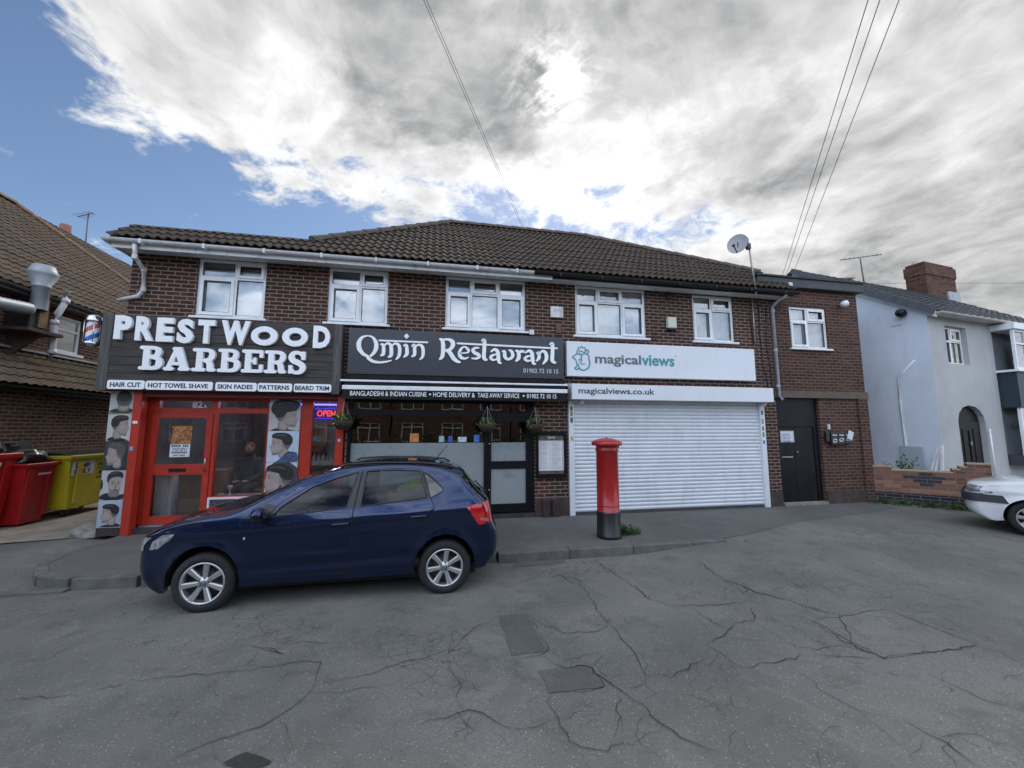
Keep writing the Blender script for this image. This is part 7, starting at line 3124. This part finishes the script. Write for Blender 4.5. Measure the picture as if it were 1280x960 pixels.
blue_p = paint('navy_metallic_paint', (.0011, .0125, .056), .30, .85)
bc = thing('parked_car', 'dark blue five door hatchback parked half on the kerb before the barber shop', 'car', (-1.061, 5.68, -.135))
SPC = dict(
    C=[(1.82, .15), (1.95, .23), (2.0, .38), (2.0, .53), (1.985, .615), (1.975, .69), (1.91, .755), (1.74, .838), (1.45, .915), (1.06, .985), (.64, 1.19), (.30, 1.325), (.04, 1.398), (-.25, 1.432), (-.70, 1.444), (-1.08, 1.415), (-1.32, 1.372), (-1.465, 1.330), (-1.52, 1.265), (-1.655, 1.10), (-1.775, .98), (-1.81, .90), (-1.845, .76), (-1.90, .64), (-1.925, .50), (-1.90, .34), (-1.80, .22)],
    S=[(1.64, .155), (1.705, .25), (1.745, .40), (1.765, .53), (1.79, .615), (1.765, .69), (1.645, .785), (1.42, .857), (1.18, .90), (.93, .935), (.64, 1.085), (.32, 1.235), (.05, 1.322), (-.25, 1.374), (-.70, 1.390), (-1.08, 1.358), (-1.25, 1.308), (-1.335, 1.258), (-1.395, 1.19), (-1.545, 1.045), (-1.645, .965), (-1.69, .89), (-1.715, .75), (-1.745, .64), (-1.755, .50), (-1.73, .34), (-1.65, .22)],
    wsec=[(.15, .755), (.22, .785), (.30, .815), (.42, .832), (.55, .832), (.75, .841), (.88, .838), (.94, .822), (1.0, .795), (1.1, .745), (1.2, .692), (1.3, .632), (1.36, .592), (1.42, .545)],
    plan=[(-1.76, .925), (-1.55, .965), (-1.2, .99), (-.6, 1.0), (.8, 1.0), (1.25, .985), (1.5, .955), (1.65, .915), (1.79, .86)],
    crease=[(-1.5, .955), (-1.1, .925), (.8, .79), (1.3, .78)],
    low=[(-.81, .49), (.80, .44)],
    arches=[(1.235, .30, .345), (-1.235, .30, .345)],
    sill=[(-1.3, .215), (1.3, .205)],
    q=[(0, 2.6), (5, 2.6), (7, 3.0), (9, 3.0), (12, 3.0), (17, 3.0), (20, 3.0), (22, 2.6), (26, 2.6)],
    regions=[('glassf', [(.615, .910), (.525, 1.015), (.25, 1.198), (.02, 1.284), (-.218, 1.342), (-.138, .978)]),
             ('glassr', [(-.315, 1.353), (-.62, 1.360), (-.925, 1.345), (-1.02, 1.05), (-.285, .985)]),
             ('glassq', [(-.975, 1.328), (-1.08, 1.262), (-1.20, 1.150), (-1.20, 1.112), (-1.06, 1.045)]),
             ('black', [(-.224, 1.347), (-.308, 1.356), (-.278, .98), (-.144, .974)]),
             ('blackr', [(-.932, 1.347), (-.968, 1.342), (-1.052, 1.05), (-1.028, 1.045)]),
             ('blackm', [(.90, .905), (.68, 1.045), (.565, 1.02), (.635, .895)]),
             ('lamp', [(-1.475, .945), (-1.60, .962), (-1.72, .968), (-1.76, .74), (-1.625, .722)]),
             ('doorf', [(.80, .29), (.825, .70), (.80, .885), (.68, .885), (.55, 1.045), (.25, 1.232), (.0, 1.312), (-.262, 1.362), (-.205, .9), (-.195, .28)]),
             ('doorr', [(-.205, .28), (-.215, .9), (-.270, 1.364), (-.62, 1.377), (-.94, 1.362), (-1.065, 1.04), (-1.105, .93), (-1.0, .69), (-.86, .52), (-.82, .28)])],
    loft=[('screen', 9.15, 11.95, 0, .90), ('rearscreen', 17.35, 20.2, 0, .955)],
)
msh, lof, wid, lp = build_car(bc, SPC)
bd = merge(msh[('body', 1)], msh[('body', -1)], lof['body'])
body = bd.build('body', blue_p, bc)
fix_normals(body)
for nm, lab in (('doorf', None), ('doorr', None)):
    for sgn in (1, -1):
        d = msh[(nm, sgn)].build('door', blue_p, bc)
        gl = msh[('glass' + nm[-1], sgn)].build('side_window', car_glass, d)
        # handle: bar, and a dark disc with a recess's shade in its colour
        hx = -.09 if nm == 'doorf' else -.93
        hz = .80 if nm == 'doorf' else .845
        mb = MB()
        y = sgn * (wid(hx, hz) + .004)
        mb.tube([(hx + .10, y - sgn * .012, hz + .005), (hx + .075, y + sgn * .016, hz + .008), (hx - .075, y + sgn * .016, hz + .014), (hx - .10, y - sgn * .012, hz + .012)], .014, 8)
        mb.build('handle', blue_p, d)
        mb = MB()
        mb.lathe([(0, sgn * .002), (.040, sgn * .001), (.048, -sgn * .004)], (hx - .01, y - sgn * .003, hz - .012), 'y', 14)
        mb.build('handle_shade_disc', M('recess_shade', (.002, .004, .012), .5), d)
for sgn in (1, -1):
    for nm_ in ('black', 'blackr', 'blackm'):
        msh[(nm_, sgn)].build('pillar_trim', trim_blk, bc)
    msh[('glassq', sgn)].build('quarter_window', dark_glass, bc)
    # thin black seams round the doors and a bright-edged black window surround
    mb = MB()
    for nm, pg in SPC['regions']:
        if nm.startswith('door'):
            pts = []
            for i in range(len(pg)):
                a, b = Vector(pg[i]), Vector(pg[(i + 1) % len(pg)])
                k = max(1, int((b - a).length / .06))
                pts += [a.lerp(b, j / k) for j in range(k)]
            pts.append(pts[0])
            mb.tube([(p.x, sgn * (wid(p.x, p.y) - .0005), p.y) for p in pts], .0035, 5, cap=False)
    mb.build('door_seam', dark_gap, bc)
    mb = MB()
    for nm, pg in SPC['regions']:
        if nm.startswith('glass'):
            pts = []
            for i in range(len(pg)):
                a, b = Vector(pg[i]), Vector(pg[(i + 1) % len(pg)])
                k = max(1, int((b - a).length / .06))
                pts += [a.lerp(b, j / k) for j in range(k)]
            pts.append(pts[0])
            mb.tube([(p.x, sgn * (wid(p.x, p.y) + .001), p.y) for p in pts], .0075, 6, cap=False)
    mb.build('window_seal', trim_blk, bc)
lamp_red = M('tail_lamp_red', (.42, .008, .010), .12, var=.2, scale=25, coat=1.)
for sgn in (1, -1):
    l1 = msh[('lamp', sgn)]
    l2 = patch(lp, 19.95, 22.1, lambda f: sgn * (.78 + .06 * f), lambda f: sgn * .999, .004, 10, 10)
    for i in range(len(l1.v)):
        x, y, z = l1.v[i]
        l1.v[i] = (x, y + sgn * .005, z)
    tl = merge(l1, l2).build('tail_light', lamp_red, bc)
    fix_normals(tl)
    mb = MB()
    p = [(-1.635, .775), (-1.74, .76), (-1.745, .795), (-1.64, .81)]
    mb.add([(x, sgn * (wid(x, z) + .008), z) for x, z in p], [(0, 1, 2, 3)])
    mb.build('reversing_lens', M('lens_pale', (.40, .10, .09), .2), tl)
lof['screen'].build('windscreen', car_glass, bc)
lof['rearscreen'].build('rear_window', dark_glass, bc)
# headlights, grille, intake, badge-less nose
clear = M('headlamp_clear', (.42, .44, .46), .12, .5, var=.5, scale=14, coat=1.)
for sgn in (1, -1):
    mb = patch(lp, 3.75, 5.55, lambda f: sgn * (.60 + .14 * f), lambda f: sgn * (.985 + .012 * f), .006, 12, 12)
    # carry the lamp back along the wing
    pg = [(1.785, .605), (1.70, .615), (1.57, .71), (1.52, .775), (1.64, .765), (1.755, .69)]
    m2 = MB()
    m2.poly([(x, sgn * (wid(x, z) + .005), z) for x, z in pg])
    hl = merge(mb, m2).build('headlight', clear, bc)
    fix_normals(hl)
    mb = patch(lp, 4.0, 4.9, lambda f: sgn * .72, lambda f: sgn * .84, .009, 6, 6)
    mb.build('lamp_reflector', M('lamp_dark', (.03, .03, .035), .2, .6), hl)
patch(lp, 3.55, 4.45, lambda f: -.56, lambda f: .56, .005, 6, 16).build('grille', trim_blk, bc)
patch(lp, .9, 2.3, lambda f: -.6, lambda f: .6, .005, 6, 16).build('lower_intake', trim_blk, bc)
# mirrors
for sgn in (1, -1):
    mb = MB()
    mb.blob((.70, sgn * .945, .965), .070, .105, .072, 14, 10)
    mi_ = mb.build('door_mirror', blue_p, bc)
    mb = MB()
    mb.blob((.70, sgn * .94, .925), .066, .09, .05, 12, 8)
    mb.tube([(.72, sgn * .80, .905), (.71, sgn * .87, .925)], .028, 8)
    mb.build('mirror_base', trim_blk, mi_)
    mb = MB()
    mb.lathe([(0, .0), (.062, .0)], (.635, sgn * .955, .965), 'x', 16)
    mb.build('mirror_glass', chrome, mi_)
# roof rails, aerial, spoiler, side repeater, wipers
for sgn in (1, -1):
    mb = MB()
    mb.tube([(.0, sgn * .50, 1.39), (-.06, sgn * .50, 1.425), (-.4, sgn * .50, 1.440), (-.9, sgn * .50, 1.434), (-1.25, sgn * .50, 1.40), (-1.33, sgn * .50, 1.36)], .013, 8)
    mb.build('roof_rail', trim_blk, bc)
mb = MB()
mb.tube([(-1.12, 0, 1.44), (-1.28, 0, 1.63)], .007, 6, r2=.004)
mb.blob((-1.11, 0, 1.445), .05, .025, .02, 8, 6)
mb.build('aerial', trim_blk, bc)
mb = MB()
for sgn in (1, -1):
    mb.blob((.86, sgn * (wid(.86, .70) + .001), .70), .012, .006, .016, 8, 6)
mb.build('side_repeater', clear, bc)
mb = MB()
mb.tube([lp(18.9, -.05) + Vector((-.02, 0, .01)), lp(19.7, .45) + Vector((-.03, 0, .015))], .010, 5)
mb.build('rear_wiper', trim_blk, bc)
mb = MB()
for ta, tb in ((-.5, .15), (.15, .72)):
    mb.tube([lp(9.2, ta) + Vector((.01, 0, .02)), lp(9.7, tb) + Vector((.015, 0, .02))], .009, 5)
mb.build('wiper', trim_blk, bc)
# floor pan, arch liners, cabin
mb = MB()
mb.box(-1.6, 1.5, -.70, .70, .15, .26)
for ax in (1.235, -1.235):
    for sgn in (1, -1):
        mb.lathe([(.352, sgn * .50), (.352, sgn * .80)], (ax, 0, .30), 'y', 20, -.2, math.pi + .2)
        mb.lathe([(0., sgn * .50), (.352, sgn * .50)], (ax, 0, .30), 'y', 20, -.2, math.pi + .2)
mb.build('underbody', dark_gap, bc)
mb = MB()
mb.box(-1.55, 1.0, -.74, .74, .262, .36)
mb.box(.62, 1.02, -.72, .72, .70, .93)
mb.box(-1.55, -1.15, -.68, .68, .70, .96)
cab = mb.build('cabin', cabin_m, bc, bevel=.03)
for (x, y) in ((.05, .36), (.05, -.36)):
    mb = MB()
    mb.box(-.10 + x, .42 + x, y - .24, y + .24, .38, .56)
    mb.add([(x - .1, y - .23, .5), (x + .06, y - .23, .5), (x + .06, y + .23, .5), (x - .1, y + .23, .5), (x - .32, y - .20, 1.08), (x - .2, y - .20, 1.10), (x - .2, y + .20, 1.10), (x - .32, y + .20, 1.08)],
           [(3, 2, 1, 0), (4, 5, 6, 7), (0, 1, 5, 4), (1, 2, 6, 5), (2, 3, 7, 6), (3, 0, 4, 7)])
    mb.box(x - .32, x - .23, y - .13, y + .13, 1.14, 1.30)
    mb.build('seat', seat_m, cab, bevel=.04)
mb = MB()
mb.box(-1.02, -.60, -.62, .62, .40, .58)
mb.add([(-1.05, -.6, .5), (-.9, -.6, .5), (-.9, .6, .5), (-1.05, .6, .5), (-1.22, -.55, 1.02), (-1.12, -.55, 1.04), (-1.12, .55, 1.04), (-1.22, .55, 1.02)],
       [(3, 2, 1, 0), (4, 5, 6, 7), (0, 1, 5, 4), (1, 2, 6, 5), (2, 3, 7, 6), (3, 0, 4, 7)])
mb.build('rear_seat', seat_m, cab, bevel=.04)
mb = MB()
mb.lathe([(.175 + .014 * math.cos(a), .014 * math.sin(a)) for a in [k * math.pi / 4 for k in range(9)]], (0, 0, 0), 'x', 28)
mb.tube([(0, -.17, 0), (0, .17, 0)], .018, 6)
mb.tube([(0, 0, 0), (0, 0, -.17)], .018, 6)
mb.v = [(.48 + p[0] * .93 + p[2] * -.36, -.36 + p[1], .93 + p[2] * .93) for p in mb.v]
mb.build('steering_wheel', trim_blk, cab)
for ch in [k for k in bpy.data.objects if k.parent == bc]:      # the body rides a little above the wheels' own datum
    ch.location.z += .038
for ax in (1.235, -1.235):
    for sgn in (1, -1):
        make_wheel(bc, ax, sgn * .805, .300, .205, 7)
bc.rotation_euler = (R(-.4), 0, math.pi)
# fluorescent jacket on the rear seat: a crumpled garment, a thing of its own
jk = thing('work_jacket', 'fluorescent yellow jacket lying behind the rear side window of the blue car', 'jacket', (-.17, 5.27, 1.06))
bm = bmesh.new()
bmesh.ops.create_icosphere(bm, subdivisions=4, radius=1)
for v in bm.verts:
    d = v.co.copy()
    k = 1 + .25 * mnoise.noise(d * 2) + .12 * mnoise.noise(d * 6)
    v.co = Vector((d.x * .24 * k, d.y * .18 * k, d.z * .07 * k + .05 * d.x))
me = bpy.data.meshes.new('jacket_body')
bm.to_mesh(me)
bm.free()
for p_ in me.polygons:
    p_.use_smooth = True
me.materials.append(M('hi_vis_yellow', (.42, .62, .02), .7, var=.1))
o = bpy.data.objects.new('jacket_cloth', me)
COL.objects.link(o)
o.parent = jk

# ---- white older hatchback at the right edge
white_p = paint('white_car_paint', (.76, .78, .80), .0)
wc = thing('parked_car', 'old white hatchback with black bumper strip parked at the right edge by the garden wall', 'car', (0, 0, 0))
SPW = dict(
    C=[(1.78, .20), (1.90, .27), (1.97, .36), (1.975, .47), (1.99, .52), (1.985, .62), (1.95, .66), (1.93, .74), (1.86, .80), (1.60, .87), (1.25, .93), (.95, .97), (.45, 1.23), (.20, 1.35), (-.1, 1.385), (-.6, 1.39), (-1.1, 1.36), (-1.45, 1.30), (-1.62, 1.08), (-1.72, .88), (-1.74, .6), (-1.76, .45), (-1.68, .25)],
    S=[(1.60, .20), (1.66, .27), (1.70, .36), (1.71, .47), (1.72, .52), (1.72, .62), (1.70, .66), (1.69, .73), (1.62, .775), (1.42, .82), (1.15, .865), (.90, .895), (.48, 1.14), (.22, 1.27), (-.1, 1.315), (-.6, 1.32), (-1.1, 1.29), (-1.36, 1.22), (-1.50, 1.05), (-1.60, .87), (-1.63, .6), (-1.64, .45), (-1.56, .25)],
    wsec=[(.15, .74), (.25, .77), (.42, .795), (.7, .80), (.88, .785), (.95, .76), (1.3, .58), (1.38, .54)],
    plan=[(-1.64, .93), (-1.2, .985), (-.6, 1.), (.8, 1.), (1.25, .985), (1.5, .96), (1.72, .90)],
    crease=[(-1.5, .78), (1.5, .72)], low=[(-.8, .46), (.8, .46)],
    arches=[(1.20, .285, .325), (-1.20, .285, .325)], sill=[(-1.3, .22), (1.3, .22)],
    q=[(0, 2.8), (22, 2.8)],
    regions=[('glassf', [(.66, .92), (.25, 1.20), (-.22, 1.26), (-.22, .92)]), ('glassr', [(-.32, 1.265), (-1.0, 1.25), (-1.15, .94), (-.32, .92)]),
             ('doorf', [(.80, .28), (.80, .86), (.70, .90), (.25, 1.235), (-.27, 1.29), (-.27, .28)]), ('strip', [(1.73, .505), (1.73, .635), (1.50, .635), (1.44, .505)])],
    loft=[('screen', 11.2, 13.0, 0, .9), ('rearscreen', 17.2, 19, 0, .86), ('strip', 3.6, 5.6, 0, 1.0)],
)
msh, lof, wid, lp = build_car(wc, SPW)
b_ = merge(msh[('body', 1)], msh[('body', -1)], lof['body']).build('body', white_p, wc)
fix_normals(b_)
for sgn in (1, -1):
    d = msh[('doorf', sgn)].build('door', white_p, wc)
    msh[('glassf', sgn)].build('side_window', car_glass, d)
    msh[('glassr', sgn)].build('side_window', dark_glass, wc)
st_ = merge(msh[('strip', 1)], msh[('strip', -1)], lof['strip'])
for i, (x, y, z) in enumerate(st_.v):
    k = 1.012
    st_.v[i] = (x * k - .006, y * 1.014, z)
bs_ = st_.build('bumper_strip', M('bumper_grey', (.045, .050, .060), .55, var=.12), wc)
fix_normals(bs_)
lof['screen'].build('windscreen', car_glass, wc)
lof['rearscreen'].build('rear_window', dark_glass, wc)
for sgn in (1, -1):
    mb = patch(lp, 6.05, 7.7, lambda f: sgn * (.52 + .1 * f), lambda f: sgn * .995, .006, 8, 10)
    m2 = MB()
    m2.poly([(x, sgn * (wid(x, z) + .004), z) for x, z in [(1.70, .655), (1.62, .655), (1.60, .68), (1.66, .745), (1.69, .735)]])
    hl = merge(mb, m2).build('headlight', clear, wc)
    fix_normals(hl)
patch(lp, 6.1, 7.3, lambda f: -.46, lambda f: .46, .005, 6, 12).build('grille', trim_blk, wc)
mb = MB()
mb.box(-1.6, 1.6, -.66, .66, .17, .25)
for ax in (1.20, -1.20):
    for sgn in (1, -1):
        mb.lathe([(.33, sgn * .48), (.33, sgn * .76)], (ax, 0, .285), 'y', 20, -.2, math.pi + .2)
        mb.lathe([(0., sgn * .48), (.33, sgn * .48)], (ax, 0, .285), 'y', 20, -.2, math.pi + .2)
mb.build('underbody', dark_gap, wc)
mb = MB()
mb.box(-1.5, 1.0, -.7, .7, .252, .80)
mb.build('cabin', cabin_m, wc, bevel=.05)
for ax in (1.20, -1.20):
    for sgn in (1, -1):
        make_wheel(wc, ax, sgn * .77, .285, .185, 8, logo=False)
wc.rotation_euler = (0, 0, R(119))
ct_ = atZ(1296, 672, gz(9.9, 5.2))
off_ = Matrix.Rotation(R(119), 3, 'Z') @ Vector((1.20, .75, 0))
wc.location = (ct_.x - off_.x, ct_.y - off_.y, gz(9.9, 5.2))


# ------------------------------------------------------------------ seated customer inside the barber shop
def skin_figure(name, verts, edges, rad, mat, parent):
    me = bpy.data.meshes.new(name)
    me.from_pydata(verts, edges, [])
    o = bpy.data.objects.new(name, me)
    COL.objects.link(o)
    o.parent = parent
    sk = o.modifiers.new('skin', 'SKIN')
    lay = me.skin_vertices[0].data
    for i, r in enumerate(rad):
        lay[i].radius = (r, r) if not isinstance(r, tuple) else r
        lay[i].use_root = i == 0
    su = o.modifiers.new('sub', 'SUBSURF')
    su.levels = su.render_levels = 2
    me.materials.append(mat)
    return o


pe = thing('person', 'person in dark clothes sitting inside the barber shop window looking down', 'person', (-3.62, 9.15, .12))
jv = [(0, 0, .50), (0, 0, .72), (0, -.02, .95), (0, -.03, 1.06),             # pelvis, waist, chest, neck base
      (-.19, -.02, .98), (-.24, -.08, .72), (-.12, -.30, .62),               # left arm
      (.19, -.02, .98), (.24, -.08, .72), (.12, -.30, .62),
      (-.10, -.06, .50), (-.12, -.46, .50), (-.12, -.48, .06), (-.12, -.62, .04),
      (.10, -.06, .50), (.12, -.46, .50), (.12, -.48, .06), (.12, -.62, .04), (0, -.05, 1.12)]
je = [(0, 1), (1, 2), (2, 3), (2, 4), (4, 5), (5, 6), (2, 7), (7, 8), (8, 9), (0, 10), (10, 11), (11, 12), (12, 13), (0, 14), (14, 15), (15, 16), (16, 17), (3, 18)]
jr = [.15, .145, .16, .075, .075, .055, .04, .075, .055, .04, .10, .075, .05, .045, .10, .075, .05, .045, .06]
pb2 = skin_figure('person_body', jv, je, jr, M('cloth_dark', (.030, .032, .040), .9, var=.2), pe)
mb = MB()
mb.blob((0, -.085, 1.235), .078, .098, .118, 16, 12)
mb.blob((0, -.188, 1.215), .014, .022, .022, 8, 6)
for s_ in (-1, 1):
    mb.blob((s_ * .080, -.075, 1.235), .012, .022, .032, 8, 6)
    # hands: palm, four fingers and a thumb resting together
    mb.blob((s_ * .09, -.345, .62), .038, .05, .022, 10, 7)
    for k in range(4):
        fx_ = s_ * .09 + (k - 1.5) * .019
        ln = (.062, .074, .078, .066)[k]
        mb.tube([(fx_, -.38, .625), (fx_, -.38 - ln * .55, .628), (fx_, -.38 - ln * .9, .605)], .0085, 6)
    mb.tube([(s_ * .055, -.33, .625), (s_ * .03, -.36, .63), (s_ * .028, -.385, .622)], .0095, 6)
hd_ = mb.build('head_and_hands', M('skin_tone', (.36, .21, .15), .6, var=.1), pe)
mb = MB()
for s_ in (-1, 1):
    mb.blob((s_ * .030, -.172, 1.245), .011, .008, .006, 8, 6)
mb.blob((0, -.176, 1.165), .022, .008, .005, 8, 6)
mb.build('face_features', M('feature_dark', (.05, .02, .018), .6), hd_)
mb = MB()
mb.blob((0, -.070, 1.275), .086, .098, .088, 16, 10)
mb.build('hair', M('hair_ginger', (.16, .060, .025), .9, var=.3, scale=40), pe)
st2_ = thing('waiting_bench', 'brown padded bench behind the barber shop window under the seated person', 'bench', (-3.6, 9.3, .1))
mb = MB()
mb.box(-.75, .75, -.28, .22, .22, .42)
mb.build('seat', M('bench_leather', (.085, .050, .035), .6, var=.2), st2_, bevel=.04)
mb = MB()
mb.box(-.75, .75, .225, .34, .22, .85)
mb.build('backrest', M('bench_leather', (.085, .050, .035), .6), st2_, bevel=.04)
for x in (-.68, .68):
    mb = MB()
    mb.box(x - .03, x + .03, -.05, .05, 0, .219)
    mb.build('leg', black_pl, st2_)
t = thing('cardboard_box', 'brown cardboard box standing inside the red barber door', 'box', (-4.25, 8.95, .1))
mb = MB()
mb.box(-.34, .36, -.25, .25, .36, .86)
mb.build('carton', M('cardboard', (.20, .115, .065), .85, var=.12), t)
mb = MB()
mb.box(-.30, .30, -.03, .03, .8605, .863)
mb.build('tape', M('tape_buff', (.30, .21, .12), .5), t)
t = thing('cardboard_box', 'paler low cardboard box under the brown one inside the barber door', 'box', (-4.25, 8.95, .1))
mb = MB()
mb.box(-.36, .40, -.27, .27, .0, .355)
mb.build('carton', M('cardboard_pale', (.24, .175, .12), .85, var=.12), t)
t = thing('white_cabinet', 'white cabinet side standing at the left inside the red barber door', 'cabinet', (-4.74, 8.7, .1))
mb = MB()
mb.box(-.16, .12, -.2, .3, 0, .80)
mb.build('cabinet_body', white_paint, t, bevel=.01)
mb = MB()
mb.box(-.18, .14, -.22, .32, .801, .83)
mb.build('cabinet_top', white_paint, t)
t = thing('glass_goblet', 'small pale trophy cup on the sill inside the barber shop window', 'cup', (-3.58, 8.28, .56))
mb = MB()
mb.lathe([(.0, 0), (.04, .0), (.04, .01), (.01, .02), (.01, .08), (.03, .10), (.045, .17), (.04, .17), (.0, .11)], (0, 0, 0), n=16)
mb.build('cup_body', M('cup_pale', (.5, .45, .4), .3), t)
mb = MB()
mb.lathe([(.0, 0), (.05, .0), (.05, .03), (0, .03)], (-.14, 0, 0), n=16)
mb.build('saucer', M('cup_pale', (.5, .45, .4), .3), t)
mb = MB()
mb.box(-3.8, -3.0, 8.235, 8.45, .52, .556)
part('window_sill', mb, M('counter_top', (.22, .21, .20), .5), par=sf)
